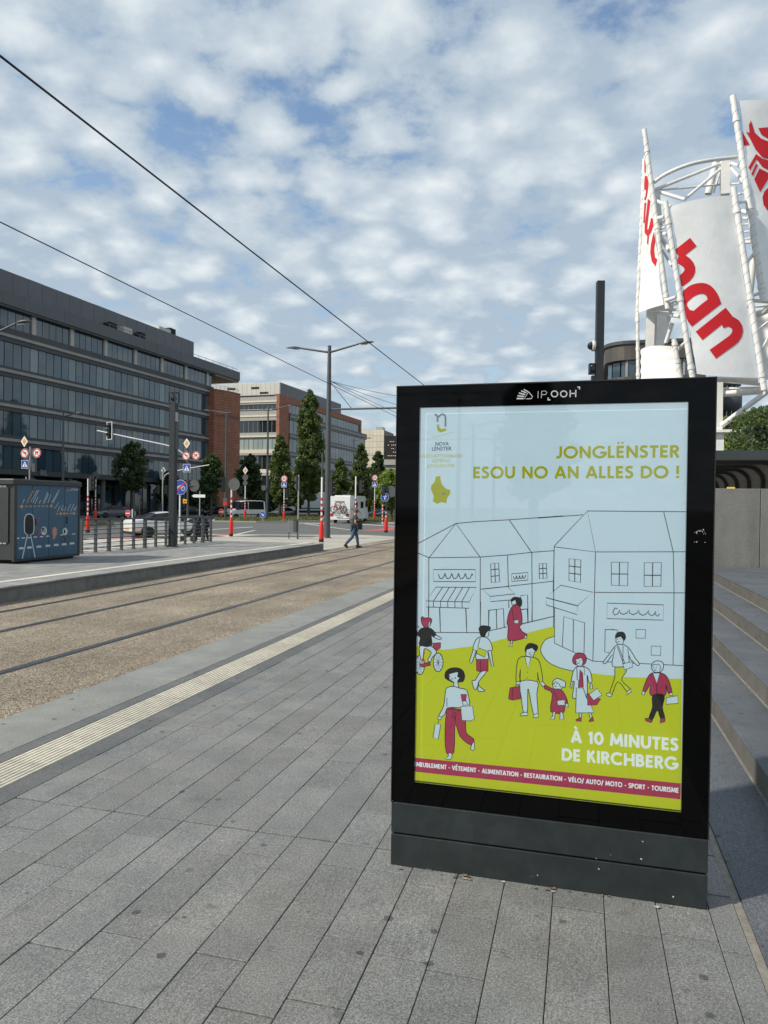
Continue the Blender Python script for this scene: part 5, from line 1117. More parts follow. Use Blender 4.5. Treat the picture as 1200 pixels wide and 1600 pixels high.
q = MB().box(cl_(CX-.05, CY0, .06), cl_(CX+.012, CY0+.10, CZ-.14)).box(cl_(CX-.05, CY1-.06, .06), cl_(CX+.012, CY1, CZ-.14)).box(cl_(CX-.05, CY0+.1, .06), cl_(CX+.010, CY1-.06, .12)).build('frame', 'cabinet_grey', cab)
ZC = lambda x, y: (x/9.2308, 740+y/9.2333)
dy = [at_x(ZC(x, 700)[0], 800, CX).y for x in (236, 466, 706, 928, 1140)]
dy[0] = CY0+.105; dy[-1] = CY1-.065
for a, b in zip(dy[:-1], dy[1:]): MB().box(cl_(CX-.03, a+.008, .125), cl_(CX, b-.008, CZ-.15)).build('door', 'cabinet_blue', cab)
def cf(k=1): return lambda px, py: cl_(CX+.0012*k, at_x(px, py, CX).y, at_x(px, py, CX).z)
def cst(m, pts, w, k=1): m.stroke([ZC(*p) for p in pts], w/9.23, cf(k))
def cpo(m, pts, k=1): m.poly([ZC(*p) for p in pts], cf(k))
pale = MB(); rs = random.Random(2)
for (a, b) in (((325, 430), (355, 365)), ((505, 430), (550, 335)), ((565, 428), (588, 380)), ((620, 430), (690, 265)), ((640, 425), (700, 285)), ((690, 425), (732, 300)), ((745, 420), (855, 230)), ((765, 420), (840, 280)), ((445, 410), (535, 240)), ((470, 425), (560, 235)), ((812, 475), (842, 415)), ((830, 545), (865, 465)), ((880, 530), (912, 448)), ((898, 540), (915, 500)), ((930, 540), (950, 480)), ((975, 540), (1022, 435)), ((1022, 545), (1070, 430)), ((1062, 530), (1085, 490)), ((1080, 530), (1105, 470))):
    n_ = int(math.hypot(b[0]-a[0], b[1]-a[1])/16)+1
    for i in range(n_):
        u0, u1 = i/n_, (i+.68)/n_; cst(pale, [(a[0]+(b[0]-a[0])*u0, a[1]+(b[1]-a[1])*u0), (a[0]+(b[0]-a[0])*u1, a[1]+(b[1]-a[1])*u1)], 9)
tag(pale.build('printed_names', 'print_pale', cab, fix=False), kind='stuff'); pale = MB(); cst(pale, [(240, 470), (725, 470)], 2); cst(pale, [(795, 577), (1125, 577)], 2)
pale.build('printed_route', 'print_pale', cab, fix=False); pale = MB()
for x0, x1, y0, hh in ((232, 280, 935, 16), (312, 362, 930, 16), (395, 440, 926, 15), (485, 535, 916, 15), (575, 625, 911, 15), (662, 710, 904, 15), (870, 915, 885, 13), (1035, 1090, 873, 12)): cst(pale, [(x0, y0), (x1, y0-3)], hh)
for x0, y0 in ((272, 1078), (390, 1067), (525, 1055), (655, 1042), (775, 1030), (890, 1020), (1003, 1008)): cpo(pale, [(x0, y0+16), (x0+5, y0-14), (x0+66, y0-18), (x0+72, y0+10)])
tag(pale.build('printed_crossing', 'print_pale', cab, fix=False), kind='stuff'); pale = MB()
cst(pale, smooth([(385, 870), (355, 840), (352, 680), (375, 600), (420, 582), (468, 602), (490, 680), (485, 840), (460, 870), (385, 872)], n=4), 12); cst(pale, [(395, 880), (315, 1255)], 13); cst(pale, [(440, 880), (510, 1230)], 13)
pale.build('printed_tram_outline', 'print_pale', cab, fix=False)
for c in ((632, 825, 42, 62), (938, 835, 35, 52)): MB().poly([ZC(*p) for p in arc(c[0], c[1], c[2], 0, 345, 23, c[3])], cf(1)).build('printed_eye', 'print_pale', cab, fix=False)
q = MB(); text_mb(q, 'LUXTRAM', .10, lambda u, v: cl_(CX+.0012, at_x(*ZC(1012, 245), CX).y+u, at_x(*ZC(1012, 245), CX).z+v), fit=.36); q.build('printed_lettering', 'print_pale', cab, fix=False)
m = MB()
for x in (312,): m.poly([ZC(*p) for p in arc(x, 475, 20, 0, 345, 23, 27)], cf(1.5))
for x, y, r in ((378, 474, 10), (442, 472, 10), (502, 471, 10), (562, 470, 10), (622, 469, 10), (680, 469, 10), (738, 467, 18), (792, 490, 10), (822, 579, 10), (875, 579, 18), (925, 575, 18), (970, 575, 10), (1020, 574, 10), (1063, 573, 16)): m.poly([ZC(*p) for p in arc(x, y, r, 0, 345, 12, r*1.4)], cf(1.5))
cst(m, [(385, 425), (478, 245)], 12); m.poly([ZC(*p) for p in arc(642, 828, 18, 0, 330, 11, 24)], cf(2)); m.build('printed_stops', 'print_gold', cab, fix=False)
m = MB(); cpo(m, smooth([(372, 860), (366, 700), (380, 620), (420, 598), (462, 620), (480, 700), (472, 860)], True, 3), 1.5); m.build('printed_tram', 'print_black', cab, fix=False); m = MB(); m.poly([ZC(*p) for p in arc(930, 835, 14, 0, 330, 11, 30)], cf(2)); cpo(m, [(595, 800), (625, 770), (635, 800), (605, 812)], 2); m.build('printed_pupil', 'print_black', cab, fix=False); m = MB()
for c in (905, 975): m.stroke([ZC(*p) for p in arc(c, 950, 34, 0, 345, 20, 42)], .8, cf(2), True)
m.build('printed_cycle', 'print_black', cab, fix=False)
m = MB(); cpo(m, smooth([(755, 830), (762, 785), (790, 772), (818, 800), (818, 870), (800, 905), (785, 950), (765, 940), (762, 890)], True, 3), 1.5); m.build('printed_ear', 'print_skin', cab, fix=False)
m = MB(); cpo(m, [(550, 630), (570, 630), (570, 680), (550, 680)]); cpo(m, [(550, 805), (570, 805), (570, 885), (550, 885)]); cpo(m, [(975, 210), (990, 205), (995, 240), (980, 240)]); m.build('printed_accent', 'print_pink', cab, fix=False)
m = MB(); cpo(m, [(592, 820), (640, 772), (650, 800), (605, 860)], 1.5); cpo(m, [(962, 235), (975, 215), (978, 265)]); m.build('printed_swirl', 'print_cyan', cab, fix=False)
m = MB(); cpo(m, [(982, 262), (1000, 240), (998, 225), (985, 245)]); m.build('printed_leaf', 'print_gold', cab, fix=False)
for x, y0, y1 in ((508, 655, 750), (962, 620, 725)): m = MB(); cpo(m, [(x-12, y0), (x+12, y0), (x+12, y1), (x-12, y1)], 6); m.build('handle', 'gasket', cab, fix=False)
for xa, xb, ya, yb in ((-30, 38, 165, 345), (48, 88, 165, 345), (-30, 32, 840, 1018), (45, 85, 840, 1018)):
    a = at_y(*ZC(xa, ya), CY0); b = at_y(*ZC(xb, yb), CY0); MB().box(cl_(a.x, CY0-.004, b.z), cl_(b.x, CY0+.03, a.z)).build('vent', 'pole_light', cab)
MB().box(cl_(CX-1.2, CY0-.01, .55), cl_(CX-.17, CY0+.03, CZ-.22)).build('side_door', 'cabinet_grey', cab)

# ------------------------------------------------------------------ signs, signals, bollards
def ring(r0, r1, n=28): return [(r0, r1, n)]
def disc(m, r, y, n=28, cx=0, cz=0): m.add([(cx+r*math.cos(2*math.pi*k/n), y, cz+r*math.sin(2*math.pi*k/n)) for k in range(n)], [tuple(range(n))]); return m
def sign(parent, x, z, kind, r=.32, y=-.05, rz=0.):
    """one sign plate facing -Y, with its printed face"""
    mats = ['sign_back', 'sign_white', 'sign_red', 'sign_blue', 'sign_black', 'sign_yellow']; m = MB(); F = lambda k: (lambda u, v: (u*r, -.012-.0025*k, v*r))
    if kind in ('diamond', 'ped', 'tag'):
        P = {'diamond': [(0, -1.35), (1.0, 0), (0, 1.35), (-1.0, 0)], 'ped': [(-1, -1), (1, -1), (1, 1), (-1, 1)], 'tag': [(-1, -1), (1, -1), (1, .8), (-1, 1)]}[kind]
    else: P = arc(0, 0, 1, 0, 348, 29)
    m.prism([(u*r, v*r) for u, v in P], -.011, .012, lambda u, v, w: (u, w, v))
    def face(ci, pts, k): m.cur = ci; m.poly(pts, F(k))
    def ln(ci, pts, w, k): m.cur = ci; m.stroke(pts, w, F(k))
    circ = lambda q: arc(0, 0, q, 0, 348, 29)
    if kind == 'diamond': face(1, P, 1); face(5, [(u*.6, v*.6) for u, v in P], 2)
    elif kind == 'ped':
        face(1, P, 1); face(3, [(u*.92, v*.92) for u, v in P], 2); face(1, [(-.72, -.62), (.72, -.62), (0, .72)], 3); ln(4, [(0, .1), (0, -.2), (.16, -.5)], .16, 4); ln(4, [(0, -.2), (-.16, -.5)], .14, 4); face(4, arc(0, .22, .12, 0, 330, 11), 4)
    elif kind == 'tag': face(5, P, 1); face(4, [(-.6, -.4), (.6, -.4), (.5, .2), (0, -.05), (-.5, .2)], 2)
    elif kind == 'noentry': face(1, circ(1), 1); face(2, circ(.95), 2); face(1, [(-.68, -.16), (.68, -.16), (.68, .16), (-.68, .16)], 3)
    elif kind in ('noleft', 'noright'):
        sgn = -1 if kind == 'noleft' else 1; face(1, circ(1), 1); face(2, circ(.97), 2); face(1, circ(.74), 3)
        ln(4, [(-sgn*.28, -.42), (-sgn*.28, .18), (sgn*.12, .18)], .2, 4); face(4, [(sgn*.1, .42), (sgn*.48, .18), (sgn*.1, -.06)], 4); ln(2, [(-.52, .52), (.52, -.52)], .16, 5)
    elif kind == 'speed':
        face(1, circ(1), 1); face(2, circ(.97), 2); face(1, circ(.72), 3); m.cur = 4; text_mb(m, '50', .95, lambda u, v: ((u-.52)*r, -.012-.0025*4, (v-.33)*r), bold=.02)
    elif kind in ('arrowup', 'arrowdown'):
        face(1, circ(1), 1); face(3, circ(.95), 2); T = (lambda u, v: (u, v)) if kind == 'arrowup' else (lambda u, v: ((u*-.7071-v*.7071)*-1*1, (u*.7071-v*.7071)))
        g_ = lambda pts: [T(u, v) for u, v in pts]
        ln(1, g_([(0, -.6), (0, .3)]), .2, 3); ln(1, g_([(-.38, .12), (0, .55), (.38, .12)]), .2, 3)
    elif kind == 'endbike':
        face(1, circ(1), 1); face(3, circ(.96), 2)
        for cx in (-.42, .42): m.cur = 1; m.stroke([(u*r, v*r) for u, v in arc(cx, -.15, .27, 0, 345, 20)], .06*r, lambda u, v: (u, -.012-.0025*3, v), True)
        ln(1, [(-.42, -.15), (-.1, .25), (.32, .25), (.0, -.15), (-.1, .25)], .07, 3); ln(1, [(.42, -.15), (.28, .42), (.45, .45)], .07, 3); ln(2, [(-.7, -.66), (.7, .66)], .2, 4)
    o = m.build('sign_plate', mats, parent, (x, y, z), rz, fix=False); return o
def signal(parent, x, z, rz=0., n=3, h=.9, white=False, y=0.):
    """signal head: housing, visors and lenses; faces local -Y before turning"""
    m = MB().box((-.15, -.10, -h/2), (.15, .12, h/2)); o = m.build('signal_head', 'signal_black', parent, (x, y, z), rz)
    for i in range(n):
        c = h/2-(i+.5)*h/n; v = MB(); P = arc(0, 0, .115, -20, 200, 12)
        v.add([(u, -.10, c+w) for u, w in P]+[(u, -.30, c+w-.02) for u, w in P], [(k, k+1, 14+k-1, 13+k) for k in range(12)], True); v.build('visor', 'signal_black', o, fix=False)
        disc(MB(), .10, -.104, 16, 0, c).build('lens', 'dome_black', o, fix=False)
    if white:
        b = MB(); R0 = [(-.34, -h/2-.22), (.34, -h/2-.22), (.34, h/2+.22), (-.34, h/2+.22)]
        b.prism([(u, v) for u, v in R0], .02, .035, lambda u, v, w: (u, w, v)); b.build('backboard', 'signal_black', o)
        b = MB(); b.stroke([(u*.93, v*.95) for u, v in R0], .07, lambda u, v: (u, .015, v), True); b.stroke([(u*.93, v*.95) for u, v in R0], .07, lambda u, v: (u, .04, v), True); b.build('border', 'sign_white', o, fix=False)
    return o
def bottle_pole(loc, H, label, hb=1.12, r=.125, stripes=True, grey_to=0., top=None):
    o = thing('striped_bollard', label, 'bollard', loc, 0, 'red and white striped bollards')
    MB().lathe([(r, .16), (r*1.0, hb*.72), (r*.85, hb*.82), (r*.5, hb*.95), (r*.46, hb)], seg=18).build('bottle_foot', 'bollard_red', o); MB().lathe([(r*1.02, 0), (r*1.02, .16)], seg=18).build('collar', 'rubber_black', o)
    MB().tube([(0, 0, hb-.05), (0, 0, H)], r*.40, 12).build('pole', 'sign_white', o)
    if stripes:
        for i in range(4):
            z = hb+.12+i*.30
            if z+.15 < H: MB().tube([(0, 0, z), (0, 0, z+.15)], r*.42, 12, False).build('red_band', 'sign_red', o)
    if grey_to: MB().tube([(0, 0, H-.1), (0, 0, grey_to)], r*.34, 10).build('extension', 'pole_grey', o)
    return o
def bpx(px, py): p = at_z(px, py, ZG); return (p.x, p.y, ZG)
def hz(o, py): """height above the foot of o of a sight line at its depth"""; return at_y(600, py, o.location.y).z-ZG + 0.0
def zat(o, px, py): return at_y(px, py, o.location.y).z-o.location.z
def xat(o, px, py): return at_y(px, py, o.location.y).x-o.location.x
A = bottle_pole(bpx(502, 847), 3.35, 'striped bollard with red bottle foot at the far platform end beside the tall lamp', grey_to=4.6)
B = bottle_pole(bpx(361, 838), 3.3, 'striped bollard with red bottle foot in front of the white van', r=.115); signal(B, xat(B, 349, 757), zat(B, 349, 757), R_(-65)); sign(B, xat(B, 366.5, 757), zat(B, 366.5, 757), 'back', .36)
Cc = bottle_pole(bpx(382.7, 812), 6.2, 'slender striped bollard with reversed signs directly behind the van bonnet', 1.25, .15); signal(Cc, xat(Cc, 377, 765), zat(Cc, 377, 765), R_(-65)); sign(Cc, 0, zat(Cc, 383, 746), 'back', .36); sign(Cc, 0, zat(Cc, 383, 755), 'back', .3); sign(Cc, 0, zat(Cc, 383, 735), 'diamond', .33)
D = bottle_pole(bpx(443.5, 815), 3.6, 'striped bollard carrying a round speed sign in front of the columnar trees', 1.2, .14, grey_to=5.4); sign(D, 0, zat(D, 444, 748), 'speed', .36); sign(D, 0, zat(D, 444, 757.3), 'ped', .30); signal(D, xat(D, 449, 769.5), zat(D, 449, 769.5), R_(65))
E_ = bottle_pole(bpx(137, 832), 3.35, 'striped bollard with signal head right beside the blue cabinet'); signal(E_, xat(E_, 144.5, 755), zat(E_, 144.5, 755), R_(70))
F_ = bottle_pole(bpx(149, 813), 4.2, 'striped bollard topped by a round reversed sign near the grey hatchback', 1.2, .14); sign(F_, 0, zat(F_, 150, 743), 'back', .40); signal(F_, xat(F_, 154, 765), zat(F_, 154, 765), R_(70))
G = bottle_pole(bpx(555, 832), 3.95, 'striped bollard hidden behind the walking person', 1.2, .13); signal(G, xat(G, 565.5, 760), zat(G, 565.5, 760), R_(70))
H_ = bottle_pole(bpx(585, 813), 4.2, 'striped bollard carrying a round speed sign right of the motorhome', 1.25, .15, grey_to=5.9); sign(H_, 0, zat(H_, 585.5, 746.5), 'speed', .38); sign(H_, 0, zat(H_, 585.5, 757.2), 'ped', .33); signal(H_, xat(H_, 579, 772), zat(H_, 579, 772), R_(-65))
I_ = bottle_pole(bpx(603, 832), 1.5, 'striped bollard with blue straight ahead sign nearest the totem', 1.1, .135, grey_to=3.1); sign(I_, xat(I_, 602, 777), zat(I_, 602, 777), 'arrowup', .30, -.1); sign(I_, xat(I_, 610, 768), zat(I_, 610, 768), 'back', .42, .05); signal(I_, xat(I_, 600, 766), zat(I_, 600, 766), R_(90), 3, .8)
J_ = tag(MB().tube([(0, 0, 0), (0, 0, 2.0)], .055, 10).build('marker_post', 'sign_white', None, bpx(597.4, 819)), 'thin red and white banded marker post left of the blue arrow sign', 'post')
for i in range(5): MB().tube([(0, 0, .25+i*.36), (0, 0, .42+i*.36)], .058, 10, False).build('red_band', 'sign_red', J_)
sg = thing('traffic_signal', 'black signal head mounted on the right side of the tall lamp pole', 'traffic signal', (-14.27, 40.38, ZG)); signal(sg, .27, at_y(516, 763, 40.38).z-ZG, R_(75)); MB().tube([(.16, 0, 3.0), (.27, .1, 3.0)], .03, 6).build('bracket', 'signal_black', sg)
# signal mast with long arm and the right-hand sign cluster
Y = 47.; ox = at_y(293.5, 800, Y).x
sm_ = thing('signal_mast', 'grey mast with road signs and a long arm holding a white edged signal', 'traffic signal', (ox, Y, ZG)); 
def L_(px, py): p = at_y(px, py, Y); return (p.x-ox, p.y-Y, p.z-ZG)
MB().tube([(0, 0, 0), L_(293.3, 690)], .075, 12).build('pole', 'pole_grey', sm_); MB().tube(smooth([L_(293, 722), L_(289, 712), L_(281, 705), L_(265, 697), L_(206, 684.5), L_(152, 673)], n=4), .06, 10).build('arm', 'pole_light', sm_)
hd = L_(170.5, 673); signal(sm_, hd[0], hd[2], R_(-22), white=True)
for px, py, kd, r in ((293, 693, 'diamond', .27), (292.2, 712.5, 'noleft', .30), (307.5, 712, 'noright', .30), (293, 731.5, 'ped', .29), (290.2, 783, 'tag', .16)): q = L_(px, py); sign(sm_, q[0], q[2], kd, r, -.10)
q = L_(302.5, 759); sign(sm_, q[0], q[2], 'back', .42, .06); MB().tube([(0, -.04, q[2]), (q[0], .04, q[2])], .025, 6).build('bracket', 'pole_grey', sm_)
q = L_(307, 712); MB().tube([(0, 0, q[2]), (q[0], -.06, q[2])], .025, 6).build('bracket', 'pole_grey', sm_)
Y = 40.; ox = at_y(45, 800, Y).x
lc = thing('sign_post', 'post with four road signs rising behind the blue cabinet', 'road sign', (ox, Y, ZG)); MB().tube([(0, 0, 0), L_(47, 698)], .045, 10).build('pole', 'pole_light', lc)
for px, py, kd, r in ((39.5, 690, 'diamond', .27), (40, 708.5, 'noleft', .31), (59, 708, 'noright', .31), (40.3, 725.5, 'ped', .27)): q = L_(px, py); sign(lc, q[0], q[2], kd, r, -.07)
q = L_(40, 708); q2 = L_(59, 708); MB().tube([(q[0], 0, q[2]), (q2[0], 0, q2[2])], .025, 6).build('bracket', 'pole_grey', lc); q = L_(41, 745); MB().tube([(q[0], 0, 0), (q[0], 0, q[2])], .04, 8).build('pole', 'pole_light', lc)
q = L_(54, 731); MB().box((q[0]-.12, -.1, q[2]-.25), (q[0]+.1, .1, q[2]+.25)).build('junction_box', 'pole_grey', lc)
bs = thing('cycle_sign', 'round blue end of cycle path sign on a white post at the railing', 'road sign', (at_y(281, 800, 26.6).x, 26.6, 0)); MB().tube([(0, 0, 0), (0, 0, 2.5)], .035, 10).build('pole', 'sign_white', bs); sign(bs, xat(bs, 283, 761.5), zat(bs, 283, 761.5), 'endbike', .305, -.05)
ds_ = thing('direction_sign', 'white arrow direction sign on a grey post right of the dark mast', 'road sign', (at_y(312, 800, 58).x, 58, ZG)); MB().tube([(0, 0, 0), (0, 0, zat(ds_, 312, 768))], .05, 8).build('pole', 'pole_light', ds_)
z = zat(ds_, 312, 775); MB().prism([(-.55, -.13), (.55, -.13), (.55, .13), (-.55, .13), (-.75, 0)], -.08, -.05, lambda u, v, w: (u, w, v+z)).build('sign_plate', 'sign_white', ds_)
for px, py, rpx, Y, kd, lab in ((346, 800, 5.1, 77.9, 'noentry', 'no entry sign on the island left of the white van'), (200.5, 802, 5.6, 56., 'noentry', 'no entry sign low behind the railing by the grey hatchback'), (410.5, 804, 5.3, 70.7, 'arrowdown', 'round blue keep right sign on the grass island'), (218, 770, 4.2, 88., 'arrowup', 'small round blue sign in front of the dark tree')):
    o = thing('road_sign', lab, 'road sign', (at_y(px, py, Y).x, Y, ZG)); z = at_y(px, py, Y).z-ZG; r = rpx/CAM_F*Y; MB().tube([(0, 0, 0), (0, 0, z+r*.3)], .035, 8).build('pole', 'pole_light', o); sign(o, 0, z, kd, r, -.05)
o = thing('road_sign', 'grey back of a round sign right beside the low no entry sign', 'road sign', (at_y(207, 802, 55).x, 55, ZG)); z = at_y(207, 802, 55).z-ZG; MB().tube([(0, 0, 0), (0, 0, z+.35)], .05, 8).build('pole', 'sign_white', o); sign(o, 0, z, 'back', .30, .06)
Y = 68.; ox = at_y(254, 800, Y).x
s2 = thing('signal_mast', 'thin pale signal mast with curved arm behind the dark square mast', 'traffic signal', (ox, Y, ZG)); MB().tube([(0, 0, 0), L_(254.5, 732)], .07, 10).build('pole', 'pole_light', s2); MB().tube(smooth([L_(254.5, 752), L_(258, 743), L_(268, 738), L_(290, 733), L_(327, 726.5)], n=4), .06, 8).build('arm', 'pole_light', s2)
for px, a in ((247.5, -60), (260, 60)): q = L_(px, 765); signal(s2, q[0], q[2], R_(a), 3, .95)
q = L_(253.5, 745); sign(s2, q[0], q[2], 'back', .33, .06); q = L_(255, 735); sign(s2, q[0], q[2], 'diamond', .26, .06)
o = thing('parking_sign', 'small notice plate on the lamp post left of the van', 'road sign', (at_y(351.5, 800, 72.2).x, 72.2, ZG)); z = at_y(351.5, 782, 72.2).z-ZG; MB().box((-.02, 0, 0), (.02, .04, z)).build('pole', 'pole_grey', o); MB().box((-.22, -.03, z-.55), (.22, 0, z-.2)).build('red_plate', 'sign_red', o); MB().box((-.22, -.03, z-.2), (.22, 0, z+.25)).build('white_plate', 'sign_back', o)
o = thing('road_sign', 'pale round sign back on the lamp post above the blue keep right sign', 'road sign', (at_y(412, 800, 76.).x, 76., ZG)); z = at_y(412, 762.5, 76.).z-ZG; MB().tube([(.25, 0, 0), (.25, 0, z)], .03, 6).build('pole', 'pole_grey', o); sign(o, 0, z, 'back', .3, -.05)
# litter bin with a pole sign beside it
lb = thing('litter_bin', 'grey perforated litter bin on two legs at the platform end', 'bin', (-15.55, 38.3, ZG)); mat('bin_metal', (.17, .175, .18), .5, .4, var=.2, scale=30)
MB().prism([(-.24, -.2), (-.12, -.27), (.12, -.27), (.24, -.2), (.24, .2), (-.24, .2)], .38, 1.06, lambda u, v, w: (u, v, w)).build('body', 'bin_metal', lb)
MB().prism([(-.26, -.22), (-.13, -.29), (.13, -.29), (.26, -.22), (.26, .22), (-.26, .22)], 1.06, 1.10).build('rim', 'pole_grey', lb)
for x in (-.24, .26): MB().box((x-.02, -.03, 0), (x+.02, .03, 1.0)).build('leg', 'pole_grey', lb)
ps = thing('sign_post', 'thin pale post with a sign seen edge on beside the litter bin', 'road sign', (at_y(466, 800, 38.6).x, 38.6, ZG)); MB().tube([(0, 0, 0), (0, 0, zat(ps, 466, 742))], .04, 8).build('pole', 'pole_light', ps)
for z0, z1 in ((743, 754), (755, 766)): MB().prism([(-.05, zat(ps, 466, z1)), (-.16, (zat(ps, 466, z0)+zat(ps, 466, z1))/2), (-.05, zat(ps, 466, z0))], -.3, .3, lambda u, v, w: (u+.0, w*.9, v)).build('sign_plate', 'sign_back', ps)
# ------------------------------------------------------------------ vehicles
mat('tyre', (.018, .018, .018), .85); mat('rim_alloy', (.30, .31, .32), .35, .8); mat('car_glass', (.012, .016, .018), .06, spec=.4, var=.05); mat('trim_black', (.015, .015, .016), .5); mat('plate_yellow', (.70, .36, .03), .5); mat('lamp_red', (.45, .012, .015), .25); mat('lamp_clear', (.65, .66, .66), .15); mat('lamp_amber', (.75, .25, .02), .3)
for nm, c in (('paint_grey', (.12, .125, .13)), ('paint_white', (.72, .72, .70)), ('paint_black', (.012, .013, .016)), ('paint_blue', (.02, .045, .08))): mat(nm, c, .28, var=.05, scale=1.5, coat=.6)
RV, FV = Vector((.9656, .2598)), Vector((-.2598, .9656))
def heading(a, b): h = (RV*a+FV*b); return math.atan2(h.y, h.x)
def loft(st, glass=()):
    """st: (x, zb, zbelt, zroof, hwb, hwm, hwr). Returns body and glass meshes; glass: station spans"""
    ring_ = []
    for x, zb, zl, zr, a, b, c in st:
        h = [(a*.8, zb), (a, zb+.09), (b, zb+(zl-zb)*.55), (b*.975, zl), (c, zr-.05), (c*.72, zr)]
        ring_.append([(x, y, z) for y, z in h]+[(x, -y, z) for y, z in reversed(h)])
    n = 12; body, gl = MB(), MB(); V = [v for r in ring_ for v in r]; fb, fg = [], []
    for i in range(len(st)-1):
        for k in range(n):
            q = (i*n+k, i*n+(k+1) % n, (i+1)*n+(k+1) % n, (i+1)*n+k); side = k in (3, 7); top = k in (4, 5, 6)
            g = (side and (i, 's') in glass) or ((side or top) and (i, 't') in glass); (fg if g else fb).append(q)
    fb += [tuple(range(n)), tuple(range((len(st)-1)*n+n-1, (len(st)-1)*n-1, -1))]
    body.add(V, fb, False); gl.add(V, fg, False); return body, gl
def clean(o):
    bm = bmesh.new(); bm.from_mesh(o.data); bmesh.ops.delete(bm, geom=[v for v in bm.verts if not v.link_faces], context='VERTS'); bm.to_mesh(o.data); bm.free(); return o
def wheels(o, xs, hw, r=.32, w=.2):
    for x in xs:
        for s in (-1, 1):
            t_ = MB().lathe([(r*.62, -w/2), (r*.95, -w/2), (r, -w*.3), (r, w*.3), (r*.95, w/2), (r*.62, w/2)], seg=20, axis='y').build('wheel', 'tyre', o, (x, s*(hw-w*.45), r))
            MB().lathe([(.03, s*w*.42), (r*.62, s*w*.40), (r*.6, s*w*.46), (.04, s*w*.5)] if s > 0 else [(.04, s*w*.5), (r*.6, s*w*.46), (r*.62, s*w*.40), (.03, s*w*.42)], seg=12, axis='y').build('rim', 'rim_alloy', t_)
            MB().lathe([(r*1.14, -.02), (r*1.14, .02)], seg=20, axis='y').build('wheel_arch', 'trim_black', o, (x, s*(hw-.028), r+.01))
def car(px, py, h, paint, label, kind='hatch', name='car', z=ZG):
    p = at_z(px, py, z); o = thing(name, label, 'car', (p.x, p.y, z), h)
    if kind == 'hatch': st = [(2.15, .32, .52, .60, .62, .70, .55), (2.05, .22, .60, .70, .80, .86, .70), (1.75, .2, .68, .80, .86, .90, .78), (.95, .2, .88, .96, .88, .91, .80), (.25, .2, .92, 1.36, .88, .91, .66), (-.3, .2, .93, 1.46, .88, .91, .64), (-1.1, .2, .95, 1.42, .88, .91, .62), (-1.75, .22, .98, 1.25, .86, .90, .58), (-2.05, .28, .95, 1.02, .80, .84, .66), (-2.15, .36, .70, .78, .70, .78, .62)]; G = {(3, 't'), (4, 's'), (5, 's'), (6, 's'), (7, 't')}
    else: st = [(2.3, .32, .50, .58, .62, .72, .55), (2.2, .22, .58, .68, .80, .88, .70), (1.85, .2, .66, .78, .86, .91, .78), (1.0, .2, .86, .94, .88, .92, .80), (.2, .2, .90, 1.36, .88, .92, .66), (-.35, .2, .91, 1.43, .88, .92, .64), (-1.0, .2, .93, 1.36, .88, .92, .62), (-1.65, .22, .96, 1.06, .88, .92, .74), (-2.2, .26, .94, 1.02, .86, .89, .76), (-2.34, .34, .86, .92, .76, .84, .68)]; G = {(3, 't'), (4, 's'), (5, 's'), (6, 't')}
    b, g = loft(st, G); bo = b.build('body', paint, o); bo.data.polygons.foreach_set('use_smooth', [True]*len(bo.data.polygons)); md = bo.modifiers.new('ws', 'WEIGHTED_NORMAL'); clean(bo); clean(g.build('window', 'car_glass', o))
    xf, xr = st[0][0], st[-1][0]; wheels(o, (xf-.85, xr+.82), .92)
    for s in (-1, 1):
        MB().box((xf-.30, s*.42, .60), (xf-.06, s*.74, .70)).build('headlight', 'lamp_clear', o); MB().box((xr+.02, s*.52, .74), (xr+.16, s*.80, .90)).build('tail_light', 'lamp_red', o); MB().box((.72, s*.88, .93), (.90, s*1.04, 1.05)).build('mirror', paint, o)
    for x, e in ((xf, .012), (xr, -.012)): MB().box((x, -.26, .40), (x+e, .26, .51)).build('number_plate', 'plate_yellow', o)
    MB().box((xf-.1, -.45, .52), (xf+.006, .45, .62)).build('grille', 'trim_black', o); MB().box((xr+.1, -.8, .2), (xr-.008, .8, .33)).build('bumper_insert', 'trim_black', o); return o
car(175, 809.2, heading(-.66, -.75), 'paint_grey', 'dark grey hatchback with lit front facing left behind the bollards')
car(264, 838.6, heading(.80, .60), 'paint_white', 'white saloon car seen from behind through the railing', 'saloon')
car(440, 808.6, heading(-.5, -.86), 'paint_grey', 'dark car with yellow plate right of the keep right sign'); car(338, 806, heading(-.8, -.6), 'paint_black', 'black car half hidden left of the white van', 'saloon')
car(589, 809, heading(-.3, -.95), 'paint_blue', 'dark blue car to the right of the motorhome'); car(292, 806, heading(-.9, -.4), 'paint_black', 'black car behind the dark square mast', 'saloon')
# van
p = at_z(380, 811, ZG); vn = thing('minibus', 'white minibus van with black windows on the road beyond the island', 'van', (p.x, p.y, ZG), heading(-.72, -.69))
st = [(2.55, .40, .62, .72, .72, .85, .66), (2.48, .26, .80, .95, .92, .99, .80), (2.1, .24, 1.02, 1.16, .98, 1.02, .86), (1.65, .24, 1.12, 1.30, .99, 1.03, .90), (.95, .24, 1.18, 2.16, .99, 1.03, .84), (.2, .24, 1.2, 2.28, .99, 1.03, .86), (-1.2, .24, 1.2, 2.30, .99, 1.03, .86), (-2.4, .26, 1.2, 2.28, .98, 1.02, .85), (-2.6, .34, 1.15, 2.2, .95, .99, .82)]
b, g = loft(st, {(3, 't'), (4, 's'), (5, 's'), (6, 's')}); clean(b.build('body', 'paint_white', vn)); clean(g.build('window', 'car_glass', vn)); wheels(vn, (1.65, -1.65), 1.03, .34)
